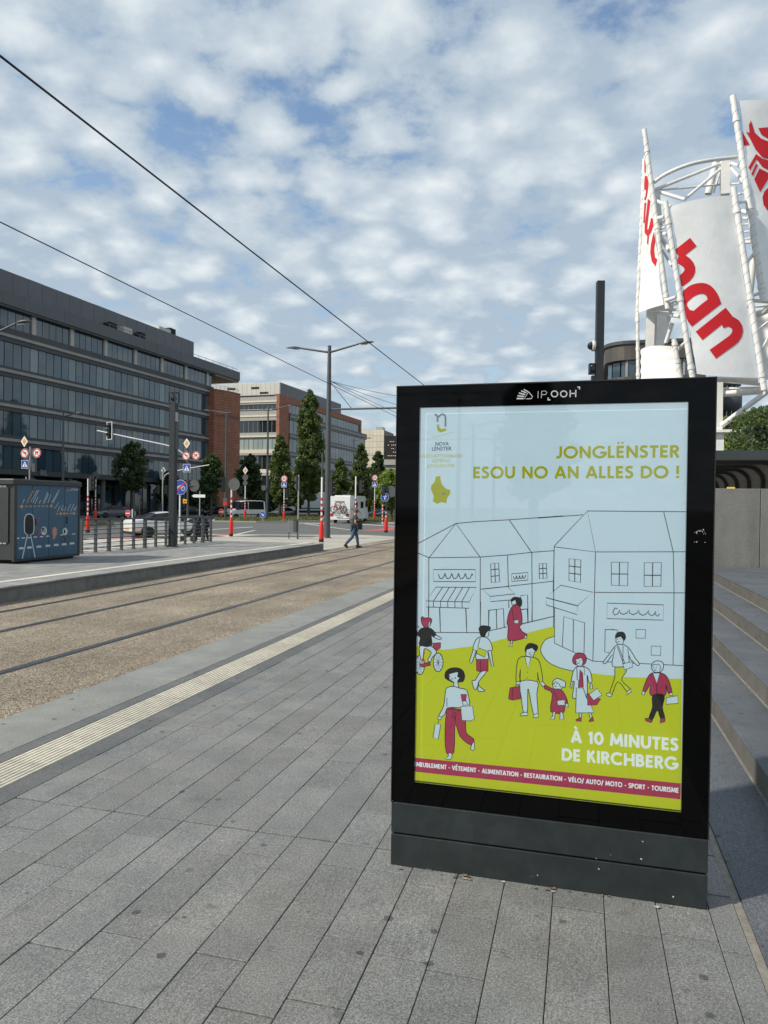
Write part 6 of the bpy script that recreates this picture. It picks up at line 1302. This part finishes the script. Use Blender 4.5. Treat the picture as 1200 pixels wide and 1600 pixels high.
for s in (-1, 1): MB().box((2.3, s*.62, .82), (2.53, s*.92, 1.02)).build('headlight', 'lamp_clear', vn); MB().box((1.25, s*1.03, 1.2), (1.42, s*1.22, 1.5)).build('mirror', 'trim_black', vn); MB().box((-.1, s*1.0, 1.2), (-.02, s*1.035, 2.1)).build('pillar', 'paint_white', vn); MB().box((-2.5, s*1.02, .52), (1.2, s*1.045, .62)).build('side_trim', 'trim_black', vn)
MB().box((2.4, -.9, .24), (2.575, .9, .60)).build('bumper', 'trim_black', vn); MB().box((2.44, -.5, .66), (2.565, .5, .86)).build('grille', 'trim_black', vn)
# lorry
p = at_z(488, 806.5, ZG); tk = thing('lorry', 'white lorry with box trailer behind the columnar tree', 'truck', (p.x, p.y, ZG), heading(-.86, -.51))
mat('trailer_white', (.66, .68, .68), .5, var=.05); mat('trailer_green', (.03, .16, .13), .5)
st = [(4.9, .5, 1.1, 1.9, .95, 1.15, .9), (4.85, .4, 1.45, 2.7, 1.1, 1.2, 1.0), (4.2, .4, 1.55, 2.95, 1.12, 1.22, 1.1), (3.2, .4, 1.6, 3.0, 1.12, 1.22, 1.1)]
b, g = loft(st, {(0, 't'), (1, 's')}); clean(b.build('cab', 'paint_white', tk)); clean(g.build('window', 'car_glass', tk)); MB().prism([(3.2, 3.0), (4.3, 3.0), (3.9, 3.75), (3.2, 3.85)], -1.05, 1.05, lambda u, v, w: (u, w, v)).build('wind_deflector', 'paint_white', tk)
MB().bbox((-6, -1.25, .95), (2.9, 1.25, 3.9), .06).build('box_body', 'trailer_white', tk); wheels(tk, (3.9, -2.6, -4.2), 1.2, .48, .3); MB().box((-6, -1.1, .6), (4.2, 1.1, .95)).build('chassis', 'trim_black', tk)
for s in (-1, 1):
    MB().box((-5.9, s*1.252, 1.15), (2.8, s*1.262, 1.38)).build('stripe', 'trailer_green', tk); m = MB()
    for a, b2_ in (((-3.6, 2.0), (-2.2, 3.3)), ((-3.6, 3.3), (-2.2, 2.0))): m.stroke([a, b2_], .38, lambda u, v: (u, s*1.265, v))
    m.build('trailer_mark', 'trim_black', tk, fix=False)
# motorhome with cycles on its back
p = at_z(546, 816.6, ZG); hh = heading(.27, .96); mh = thing('motorhome', 'white motorhome seen from behind with bicycles on its rear rack', 'motorhome', (p.x, p.y, ZG), hh)
MB().prism([(-3.3, .45), (-3.25, 2.8), (-3.0, 2.92), (2.0, 2.92), (2.5, 2.55), (3.0, 1.75), (3.2, .45)], -1.12, 1.12, lambda u, v, w: (u, w, v)).build('body', 'paint_white', mh); MB().prism([(2.4, .45), (2.4, 1.8), (3.0, 1.7), (3.75, 1.05), (3.85, .45)], -.98, .98, lambda u, v, w: (u, w, v)).build('bonnet', 'paint_white', mh)
MB().box((-1.2, -.4, 2.92), (-.5, .4, 3.05)).build('roof_hatch', 'sign_back', mh); MB().box((-2.6, -.9, 2.92), (-2., -.3, 3.02)).build('roof_hatch', 'sign_back', mh); wheels(mh, (2.6, -1.7), 1.1, .34, .22)
for s in (-1, 1):
    MB().box((-1.9, s*1.12, 1.6), (-.7, s*1.135, 2.25)).build('window', 'car_glass', mh); MB().box((.4, s*1.12, 1.6), (1.4, s*1.135, 2.3)).build('window', 'car_glass', mh); MB().prism([(2.15, 1.75), (2.95, 1.7), (2.6, 2.4), (2.15, 2.45)], s*1.12, s*1.135, lambda u, v, w: (u, w, v)).build('window', 'car_glass', mh)
    MB().box((-3.34, s*.72, .72), (-3.27, s*1.02, 1.02)).build('tail_light', 'lamp_red', mh); m = MB(); m.stroke([(-3.0, 1.5), (-.3, 1.35), (.9, .8)], .07, lambda u, v: (u, s*1.13, v)); m.build('side_stripe', 'trim_black', mh, fix=False)
MB().box((-3.36, -1.1, .36), (-3.2, 1.1, .60)).build('bumper', 'paint_white', mh); MB().box((-3.375, -.28, .64), (-3.36, .28, .76)).build('number_plate', 'sign_white', mh); MB().box((-3.31, -.5, 2.2), (-3.28, .5, 2.3)).build('badge', 'sign_back', mh)
MB().tube([(-3.3, -.7, 1.05), (-3.75, -.7, 1.05), (-3.75, .7, 1.05), (-3.3, .7, 1.05)], .03, 6).tube([(-3.3, -.5, 2.1), (-3.45, -.5, 1.9), (-3.75, -.5, 1.05)], .025, 6).tube([(-3.3, .5, 2.1), (-3.45, .5, 1.9), (-3.75, .5, 1.05)], .025, 6).build('cycle_rack', 'trim_black', mh)
mr_ = Matrix.Rotation(hh, 4, 'Z')
for k, (dx, paint) in enumerate(((-3.52, 'trim_black'), (-3.72, 'lamp_red'))):
    w = mr_ @ Vector((dx, 0, 0)); by = thing('bicycle', ('black bicycle hung closest to the motorhome back', 'black and red bicycle hung outermost on the motorhome rack')[k], 'bicycle', (p.x+w.x, p.y+w.y, ZG+1.08), hh+math.pi/2, 'bicycles on the motorhome')
    for x in (-.53, .53):
        m = MB(); m.tube([(x+.34*math.cos(a*math.pi/10), 0, .36+.34*math.sin(a*math.pi/10)) for a in range(21)], .024, 6, False); wq = m.build('wheel', 'tyre', by); m = MB()
        for a in range(6): m.tube([(x+.33*math.cos(a*math.pi/6), 0, .36+.33*math.sin(a*math.pi/6)), (x-.33*math.cos(a*math.pi/6), 0, .36-.33*math.sin(a*math.pi/6))], .004, 4, False)
        m.build('spoke', 'rim_alloy', wq)
    m = MB()
    for a, b_ in (((-.53, .36), (-.18, .80)), ((-.18, .80), (.36, .86)), ((.36, .86), (.0, .32)), ((.0, .32), (-.18, .80)), ((-.53, .36), (.0, .32)), ((.36, .95), (.53, .36))): m.tube([(a[0], 0, a[1]), (b_[0], 0, b_[1])], .025, 6)
    m.build('frame', paint, by); MB().tube([(-.18, 0, .78), (-.22, 0, .95)], .015, 5).box((-.34, -.06, .94), (-.08, .06, 1.0)).build('saddle', 'trim_black', by); MB().tube([(.34, -.28, 1.02), (.36, 0, .98), (.34, .28, 1.02)], .016, 6).build('handlebar', 'trim_black', by)

# ------------------------------------------------------------------ people
mat('skin', (.50, .27, .19), .6, var=.05); mat('hair_grey', (.10, .085, .07), .8); mat('shirt_charcoal', (.045, .046, .044), .85, var=.15, scale=6); mat('jeans', (.045, .085, .135), .85, var=.2, scale=8); mat('bag_black', (.01, .01, .012), .6); mat('shoe_dark', (.03, .035, .04), .7); mat('navy_cloth', (.012, .016, .03), .85, var=.2, scale=6)
def skinned(name, verts, edges, radii, mt, parent, root=0, sub=2):
    me = bpy.data.meshes.new(name); me.from_pydata(verts, edges, []); o = obj(name, me, mt, parent)
    o.modifiers.new('skin', 'SKIN'); me.skin_vertices[0].data  # layer exists once the modifier is added
    for i, r in enumerate(radii): me.skin_vertices[0].data[i].radius = (r, r) if isinstance(r, float) else r
    me.skin_vertices[0].data[root].use_root = True; s = o.modifiers.new('sub', 'SUBSURF'); s.levels = sub; s.render_levels = sub
    o.modifiers['skin'].use_smooth_shade = True; return o
def skin_obj(name, verts, edges, radii, mt, parent, root=0, sub=2):
    me = bpy.data.meshes.new(name); me.from_pydata(verts, edges, []); o = obj(name, me, mt, parent); o.modifiers.new('skin', 'SKIN')
    if not me.skin_vertices: bpy.context.view_layer.objects.active = o
    L = me.skin_vertices[0].data if me.skin_vertices else me.attributes.new('skin_vertex', 'FLOAT', 'POINT')
    for i, r in enumerate(radii): L[i].radius = (r, r) if isinstance(r, float) else r
    for i in range(len(verts)): L[i].use_root = i == root
    o.modifiers['skin'].use_smooth_shade = True; s = o.modifiers.new('sub', 'SUBSURF'); s.levels = sub; s.render_levels = sub; return o
# walking man: local x = walking direction, y = his left
p = at_z(553, 856, ZG); pm_ = thing('person', 'person in charcoal T-shirt and blue jeans walking with a black shoulder bag', 'person', (p.x, p.y, ZG), heading(.96, .28))
J = {'hip': (0, 0, .93), 'hl': (0, .09, .90), 'hr': (0, -.09, .90), 'kl': (.16, .10, .50), 'kr': (-.10, -.10, .50), 'al': (.22, .10, .09), 'ar': (-.42, -.10, .17), 'tl': (.40, .11, .05), 'tr': (-.33, -.11, .05), 'waist': (0, 0, 1.08), 'chest': (.02, 0, 1.30), 'neck': (.04, 0, 1.48), 'head': (.08, 0, 1.60), 'crown': (.09, 0, 1.72), 'sl': (.02, .19, 1.42), 'sr': (.02, -.19, 1.42), 'el': (.10, .25, 1.14), 'er': (-.02, -.27, 1.14), 'wl': (.26, .20, .98), 'wr': (.16, -.22, .96), 'fl': (.33, .18, .96), 'fr': (.24, -.19, .94)}
def chain(names, rad, edges): ids = {n: i for i, n in enumerate(names)}; return [J[n] for n in names], [(ids[a], ids[b]) for a, b in edges], [rad[n] for n in names]
v, e, r = chain(['chest', 'neck', 'head', 'crown', 'sl', 'sr', 'el', 'er', 'wl', 'wr', 'fl', 'fr'], {'chest': .10, 'neck': .06, 'head': .10, 'crown': .085, 'sl': .055, 'sr': .055, 'el': .042, 'er': .042, 'wl': .03, 'wr': .03, 'fl': .038, 'fr': .038}, [('chest', 'neck'), ('neck', 'head'), ('head', 'crown'), ('chest', 'sl'), ('chest', 'sr'), ('sl', 'el'), ('sr', 'er'), ('el', 'wl'), ('er', 'wr'), ('wl', 'fl'), ('wr', 'fr')])
skin_obj('body', v, e, r, 'skin', pm_)
J['ul'] = (.06, .225, 1.26); J['ur'] = (0., -.235, 1.26); J['hem'] = (0, 0, .90)
v, e, r = chain(['waist', 'chest', 'hem', 'sl', 'sr', 'ul', 'ur', 'neck'], {'waist': .175, 'chest': .17, 'hem': .165, 'sl': .085, 'sr': .085, 'ul': .075, 'ur': .075, 'neck': .07}, [('hem', 'waist'), ('waist', 'chest'), ('chest', 'neck'), ('chest', 'sl'), ('chest', 'sr'), ('sl', 'ul'), ('sr', 'ur')]); J['neck'] = (.03, 0, 1.43)
skin_obj('shirt', v, e, r, 'shirt_charcoal', pm_)
v, e, r = chain(['hip', 'hl', 'hr', 'kl', 'kr', 'al', 'ar'], {'hip': .155, 'hl': .105, 'hr': .105, 'kl': .082, 'kr': .082, 'al': .062, 'ar': .062}, [('hip', 'hl'), ('hip', 'hr'), ('hl', 'kl'), ('hr', 'kr'), ('kl', 'al'), ('kr', 'ar')]); skin_obj('jeans', v, e, r, 'jeans', pm_)
for a, b_, pit in (((.21, .10, .0), 0, 0), ((-.44, -.10, .06), 0, -.75)):
    q = MB().prism([(-.09, 0), (.20, 0), (.21, .04), (.10, .09), (.02, .13), (-.08, .12)], -.045, .045, lambda u, v, w: (u, w, v)).build('shoe', 'shoe_dark', pm_, a); q.rotation_euler.y = -pit
m = MB(); m.lathe([(.02, .115), (.075, .10), (.102, .05), (.108, 0), (.100, -.05), (.07, -.09)], (.075, 0, 1.665), 14); m.build('hair', 'hair_grey', pm_)
MB().tube([(.19, 0, 1.60), (.205, 0, 1.585)], [.018, .012], 6).build('nose', 'skin', pm_); MB().box((.165, -.05, 1.635), (.19, -.02, 1.65)).box((.165, .02, 1.635), (.19, .05, 1.65)).build('eyes', 'bag_black', pm_)
bg_ = MB().bbox((.06, -.34, .84), (.30, -.24, 1.14), .03).build('shoulder_bag', 'bag_black', pm_); MB().tube([(.2, -.30, 1.2), (.06, -.17, 1.46), (-.02, .02, 1.47), (-.05, .16, 1.3)], .015, 6).build('strap', 'bag_black', bg_)
# person bent over a pushchair behind the railing
p = at_z(318.5, 846.5, ZG); pc_ = thing('person', 'person in dark navy clothes bending forward behind the railing end', 'person', (p.x, p.y, ZG), heading(-1, .05))
J = {'hip': (-.12, 0, .92), 'hl': (-.12, .09, .88), 'hr': (-.12, -.09, .88), 'kl': (.0, .10, .48), 'kr': (-.1, -.10, .48), 'al': (-.04, .10, .09), 'ar': (-.18, -.10, .09), 'waist': (-.02, 0, 1.05), 'chest': (.16, 0, 1.19), 'neck': (.30, 0, 1.24), 'head': (.40, 0, 1.22), 'crown': (.49, 0, 1.22), 'sl': (.20, .18, 1.20), 'sr': (.20, -.18, 1.20), 'el': (.26, .22, .93), 'er': (.26, -.22, .93), 'wl': (.44, .18, .80), 'wr': (.44, -.18, .80), 'fl': (.50, .17, .78), 'fr': (.50, -.17, .78)}
v, e, r = chain(['chest', 'neck', 'head', 'crown', 'sl', 'sr', 'el', 'er', 'wl', 'wr', 'fl', 'fr'], {'chest': .1, 'neck': .06, 'head': .1, 'crown': .085, 'sl': .05, 'sr': .05, 'el': .04, 'er': .04, 'wl': .03, 'wr': .03, 'fl': .037, 'fr': .037}, [('chest', 'neck'), ('neck', 'head'), ('head', 'crown'), ('chest', 'sl'), ('chest', 'sr'), ('sl', 'el'), ('sr', 'er'), ('el', 'wl'), ('er', 'wr'), ('wl', 'fl'), ('wr', 'fr')]); skin_obj('body', v, e, r, 'skin', pc_)
v, e, r = chain(['hip', 'waist', 'chest', 'neck', 'head', 'crown', 'sl', 'sr', 'el', 'er', 'wl', 'wr'], {'hip': .17, 'waist': .18, 'chest': .19, 'neck': .11, 'head': .125, 'crown': .11, 'sl': .09, 'sr': .09, 'el': .065, 'er': .065, 'wl': .045, 'wr': .045}, [('hip', 'waist'), ('waist', 'chest'), ('chest', 'neck'), ('neck', 'head'), ('head', 'crown'), ('chest', 'sl'), ('chest', 'sr'), ('sl', 'el'), ('sr', 'er'), ('el', 'wl'), ('er', 'wr')]); skin_obj('hooded_jacket', v, e, r, 'navy_cloth', pc_)
v, e, r = chain(['hip', 'hl', 'hr', 'kl', 'kr', 'al', 'ar'], {'hip': .15, 'hl': .105, 'hr': .105, 'kl': .08, 'kr': .08, 'al': .06, 'ar': .06}, [('hip', 'hl'), ('hip', 'hr'), ('hl', 'kl'), ('hr', 'kr'), ('kl', 'al'), ('kr', 'ar')]); skin_obj('trousers', v, e, r, 'navy_cloth', pc_)
for a in ((-.04, .10, 0), (-.18, -.10, 0)): MB().prism([(-.09, 0), (.20, 0), (.2, .04), (.08, .10), (-.08, .11)], -.045, .045, lambda u, v, w: (u, w, v)).build('shoe', 'shoe_dark', pc_, a)
h = heading(-1, .05); w = Matrix.Rotation(h, 4, 'Z') @ Vector((.78, 0, 0)); pu = thing('pushchair', 'black pushchair in front of the bending person behind the railing', 'pushchair', (p.x+w.x, p.y+w.y, ZG), h)
MB().prism([(-.25, .40), (.22, .38), (.34, .55), (.30, .62), (.10, .52), (-.18, .58), (-.34, 1.02), (-.40, 1.0)], -.2, .2, lambda u, v, w: (u, w, v)).build('seat', 'bag_black', pu); MB().prism([(-.42, .98), (-.32, 1.12), (-.10, 1.12), (.02, 1.0), (-.30, .9)], -.22, .22, lambda u, v, w: (u, w, v)).build('hood', 'navy_cloth', pu)
for s in (-.22, .22): MB().tube([(-.38, s, .78), (-.1, s, .5), (.30, s, .12)], .015, 6).tube([(.1, s, .52), (-.25, s, .14)], .015, 6).build('frame', 'trim_black', pu)
for x in (.30, -.27):
    for s in (-.23, .23): MB().lathe([(.05, -.02), (.12, -.022), (.125, 0), (.12, .022), (.05, .02)], seg=14, axis='y').build('wheel', 'tyre', pu, (x, s, .125))
# ------------------------------------------------------------------ trees and hedges
def leaf_mat(name, a, b, trans=.35):
    t = NT(name); r = t.noise(1.3, 3); r2 = t.noise(9, 2); col = t.mix(t.ramp(t.math('ADD', t.math('MULTIPLY', r, .6), t.math('MULTIPLY', r2, .4)), .35, .65), a, b)
    t.out(col, .55); tr = t.n('ShaderNodeBsdfTranslucent'); t.L.new(t.scale(col, 1.3), tr.inputs['Color']); mx = t.n('ShaderNodeMixShader'); mx.inputs[0].default_value = trans
    t.L.new(t.b.outputs[0], mx.inputs[1]); t.L.new(tr.outputs[0], mx.inputs[2]); t.L.new(mx.outputs[0], t.N['Material Output'].inputs['Surface'])
leaf_mat('leaf_hornbeam', (.060, .098, .020), (.125, .17, .038)); leaf_mat('leaf_dark', (.036, .068, .020), (.075, .120, .032)); leaf_mat('leaf_bright', (.13, .20, .025), (.22, .29, .045)); leaf_mat('leaf_hedge', (.042, .078, .018), (.10, .145, .03))
mat('bark', (.07, .055, .042), .9, var=.3, scale=4, bump=.5, bscale=20)
def leaves(m, rs, c, r, n, s, flat=1.):
    """a clump: leaf-sized quads scattered through a ball, denser at the skin"""
    for _ in range(n):
        d = Vector((rs.gauss(0, 1), rs.gauss(0, 1), rs.gauss(0, 1)*flat))
        if d.length < 1e-6: continue
        d.normalize(); p = Vector(c)+d*r*(rs.random()**.45); nn = (d+Vector((rs.gauss(0, .6), rs.gauss(0, .6), rs.gauss(0, .6)))).normalized(); u = nn.orthogonal().normalized(); v = nn.cross(u)
        a = rs.random()*6.28; u, v = u*math.cos(a)+v*math.sin(a), v*math.cos(a)-u*math.sin(a); k = s*rs.uniform(.6, 1.3); m.add([p-u*k, p-v*k*.55, p+u*k, p+v*k*.55], [(0, 1, 2, 3)])
def tree(name, label, loc, H, prof, trunk_h, clumps, n, leaf, mt, seed, tr=.16, group=None):
    """prof(t) gives crown radius at relative crown height t"""
    rs = random.Random(seed); o = thing(name, label, 'tree', loc, rs.random()*6.28, group)
    m = MB(); top = H*.93; bend = [(rs.uniform(-.15, .15), rs.uniform(-.15, .15)) for _ in range(5)]
    m.tube([(0, 0, -.05), (bend[0][0]*.3, bend[0][1]*.3, trunk_h), (bend[1][0], bend[1][1], trunk_h+(H-trunk_h)*.4), (bend[2][0], bend[2][1], top)], [tr*1.3, tr, tr*.6, .02], 9)
    cr = MB()
    for i in range(clumps):
        t_ = ((i+rs.random())/clumps); z = trunk_h+(H-trunk_h)*t_; R = prof(t_); a = rs.random()*6.283; q = R*math.sqrt(rs.random())*.95; c = (q*math.cos(a), q*math.sin(a), z); rad = max(.25, R*rs.uniform(.26, .46)); leaves(cr, rs, c, rad, n, leaf, 1.15)
        if i % 3 == 0: m.tube([(bend[1][0]*.5, bend[1][1]*.5, max(trunk_h*.9, z-R*.9)), tuple(Vector(c)*1.0)], [tr*.32, .015], 5, False)
    m.build('trunk', 'bark', o); cr.build('crown', mt, o, fix=False); return o
col_prof = lambda W: (lambda t: W*(.55+.75*t/.25 if t < .25 else 1.3-.05*t if t < .5 else 1.27*(1-(t-.5)/.5)**.45)/1.3+.12)
def tpos(px, Y): return (at_y(px, 805, Y).x, Y, ZG)
def col_tree(px, Y, pytop, halfpx, seed, label, th=2., mt='leaf_hornbeam', clumps=120, n=100):
    H = at_y(px, pytop, Y).z-ZG; W = halfpx/CAM_F*Y*1.02; return tree('columnar_tree', label, tpos(px, Y), H, col_prof(W), th, clumps, n, max(.10, .0019*Y), mt, seed, .17, 'columnar street trees')
col_tree(482, 96, 611, 22, 1, 'tallest columnar tree standing left of the big lamp pole', 2.6, clumps=190, n=115)
col_tree(437, 92, 682, 17, 2, 'columnar tree in front of the pale end of the terracotta block', 1.8); col_tree(463, 99, 742, 15, 3, 'low columnar tree left of the tallest one', 1.5, clumps=60)
col_tree(530, 104, 718, 14, 4, 'columnar tree between the big lamp pole and the second lamp', 1.6); col_tree(562, 108, 695, 15, 5, 'columnar tree just right of the second lamp', 1.6); col_tree(590, 116, 707, 13, 6, 'columnar tree before the beige tower', 1.6, 'leaf_dark')
col_tree(499, 120, 735, 12, 7, 'columnar tree showing behind the big lamp pole', 1.4, clumps=60)
rnd_prof = lambda W: (lambda t: W*(math.sin(math.pi*min(1, .12+t*.86))**.6)+.1)
def rnd_tree(px, Y, pytop, halfpx, seed, label, th=2.6, mt='leaf_dark', clumps=85, n=80, grp='round street trees', trk=.13):
    H = at_y(px, pytop, Y).z-ZG; W = halfpx/CAM_F*Y; return tree('street_tree', label, tpos(px, Y), H, rnd_prof(W), th, clumps, n, max(.10, .0022*Y), mt, seed, trk, grp)
rnd_tree(206, 84, 692, 29, 11, 'dark broad tree before the left glass front', 3.6); rnd_tree(152, 90, 716, 22, 12, 'dark tree low against the glass front above the grey hatchback', 2.6); rnd_tree(330, 84, 712, 19, 13, 'young tree at the foot of the terracotta wall', 3.2)
rnd_tree(388, 100, 712, 20, 14, 'young tree behind the reversed signs', 3.); rnd_tree(100, 92, 735, 30, 15, 'dark bushy tree above the blue cabinet', 1.5); rnd_tree(262, 100, 738, 20, 16, 'dark tree seen behind the thin signal mast', 2.)
rnd_tree(612, 84, 735, 24, 17, 'bright green spreading tree right beside the totem edge', 2.0, 'leaf_bright'); rnd_tree(590, 150, 752, 34, 18, 'green tree closing the street view behind the speed sign', 1.0, 'leaf_hornbeam'); rnd_tree(545, 155, 762, 30, 19, 'green tree closing the street view behind the motorhome', .8, 'leaf_hornbeam'); rnd_tree(415, 125, 765, 26, 20, 'low green tree behind the van roof', .8, 'leaf_dark')
rnd_tree(310, 112, 765, 30, 21, 'low dark tree behind the direction sign', .8, 'leaf_dark')
# trees behind the viewer, mirrored in the totem glass
for px, py, Yv, hw_, sd, lab in ((838, 590, 30., 52, 31, 'large dark tree mirrored in the middle of the totem glass'),):
    p = at_y(px, py, Yv); tree('street_tree', lab, (p.x, 6.52-Yv, ZG), p.z+.3, rnd_prof(hw_/CAM_F*Yv), 2.5, 90, 90, .16, 'leaf_dark', sd, .2, 'trees behind the viewer')
mb_ = thing('office_building', 'grey building behind the viewer, mirrored at the left of the totem glass', 'building', (-38, -75, ZG)); MB().box((-14, -40, 0), (6, 30, 15)).build('wall', 'cladding_dark', mb_); MB().box((6.0, -39, 3), (6.08, 29, 5)).box((6.0, -39, 7), (6.08, 29, 9)).box((6.0, -39, 11), (6.08, 29, 13)).build('window_band', 'facade_glass', mb_)
# clipped hedge and shrubs beside the tower
def hedge(name, label, x0, x1, y0, y1, z0, z1, n, leaf, mt, seed, cat='hedge'):
    rs = random.Random(seed); m = MB(); o = thing(name, label, cat, ((x0+x1)/2, (y0+y1)/2, z0)); cx, cy = (x0+x1)/2, (y0+y1)/2; hx, hy, hz_ = (x1-x0)/2, (y1-y0)/2, z1-z0
    for _ in range(n):
        f = rs.choice('fffttls'); u, v = rs.uniform(-1, 1), rs.random(); e = rs.gauss(0, .05)
        rr_ = lambda a, b: .14*math.sin(3*a+seed)+.10*math.sin(5*b+2*a)
        if f == 'f': p = (u*hx, -hy-rr_(u, v)*.6+e, v*hz_)
        elif f == 't': p = (u*hx, rs.uniform(-1, 1)*hy, hz_+rr_(u, v)+e-.12*abs(u)**3)
        else: p = ((-1 if f == 'l' else 1)*hx+e, u*hy, v*hz_)
        nn = Vector((rs.gauss(0, .7), -1+rs.gauss(0, .7), .4+rs.gauss(0, .7))).normalized(); a = nn.orthogonal().normalized(); b = nn.cross(a); k = leaf*rs.uniform(.6, 1.3); an = rs.random()*6.28; a, b = a*math.cos(an)+b*math.sin(an), b*math.cos(an)-a*math.sin(an); P = Vector(p)
        m.add([P-a*k, P-b*k*.55, P+a*k, P+b*k*.55], [(0, 1, 2, 3)])
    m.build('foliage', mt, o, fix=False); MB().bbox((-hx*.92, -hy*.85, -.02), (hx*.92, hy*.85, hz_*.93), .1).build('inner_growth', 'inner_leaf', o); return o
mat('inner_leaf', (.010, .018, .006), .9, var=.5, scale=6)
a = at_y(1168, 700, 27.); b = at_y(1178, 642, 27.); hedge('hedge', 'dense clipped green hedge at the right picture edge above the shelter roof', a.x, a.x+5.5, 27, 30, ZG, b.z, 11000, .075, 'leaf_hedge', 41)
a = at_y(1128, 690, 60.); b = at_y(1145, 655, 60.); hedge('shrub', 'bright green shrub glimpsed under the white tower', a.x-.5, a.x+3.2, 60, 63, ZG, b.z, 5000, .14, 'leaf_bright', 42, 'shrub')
p = at_y(1200, 600, 40.); tree('street_tree', 'dark tree top showing beyond the hedge at the right edge', (p.x+2.2, 40, ZG), at_y(1200, 612, 40.).z+.3, rnd_prof(2.6), 2., 60, 80, .1, 'leaf_dark', 43, .14, 'round street trees')
# the street goes on behind the totem: trees along the right side and a block closing the view
src = [o for o in bpy.data.objects if o.name.startswith('columnar_tree') and o.parent is None][4]
for k, (x, y, s, lab) in enumerate(((7.5, 84, .72, 'first tree of the right hand row hidden behind the totem'), (7.8, 104, .8, 'second tree of the right hand row hidden behind the totem'), (8., 126, .75, 'third tree of the right hand row hidden behind the totem'), (8.2, 150, .82, 'fourth tree of the right hand row hidden behind the totem'), (-18, 170, .8, 'tree left of the tracks far behind the totem'))):
    c = copy_tree(src); c.location = (x, y, ZG); c.rotation_euler.z = k*1.7; c.scale = (s*1.2, s*1.2, s*.8); c['label'] = lab
eb = thing('office_building', 'long grey block closing the street behind the totem', 'building', (-8, 300, ZG)); MB().box((-40, 0, 0), (60, 14, 17)).build('wall', 'cladding_dark', eb)
for k in range(4): MB().box((-39.5, -.06, 2.2+k*3.9), (59.5, 0, 4.4+k*3.9)).build('window_band', 'facade_glass', eb)
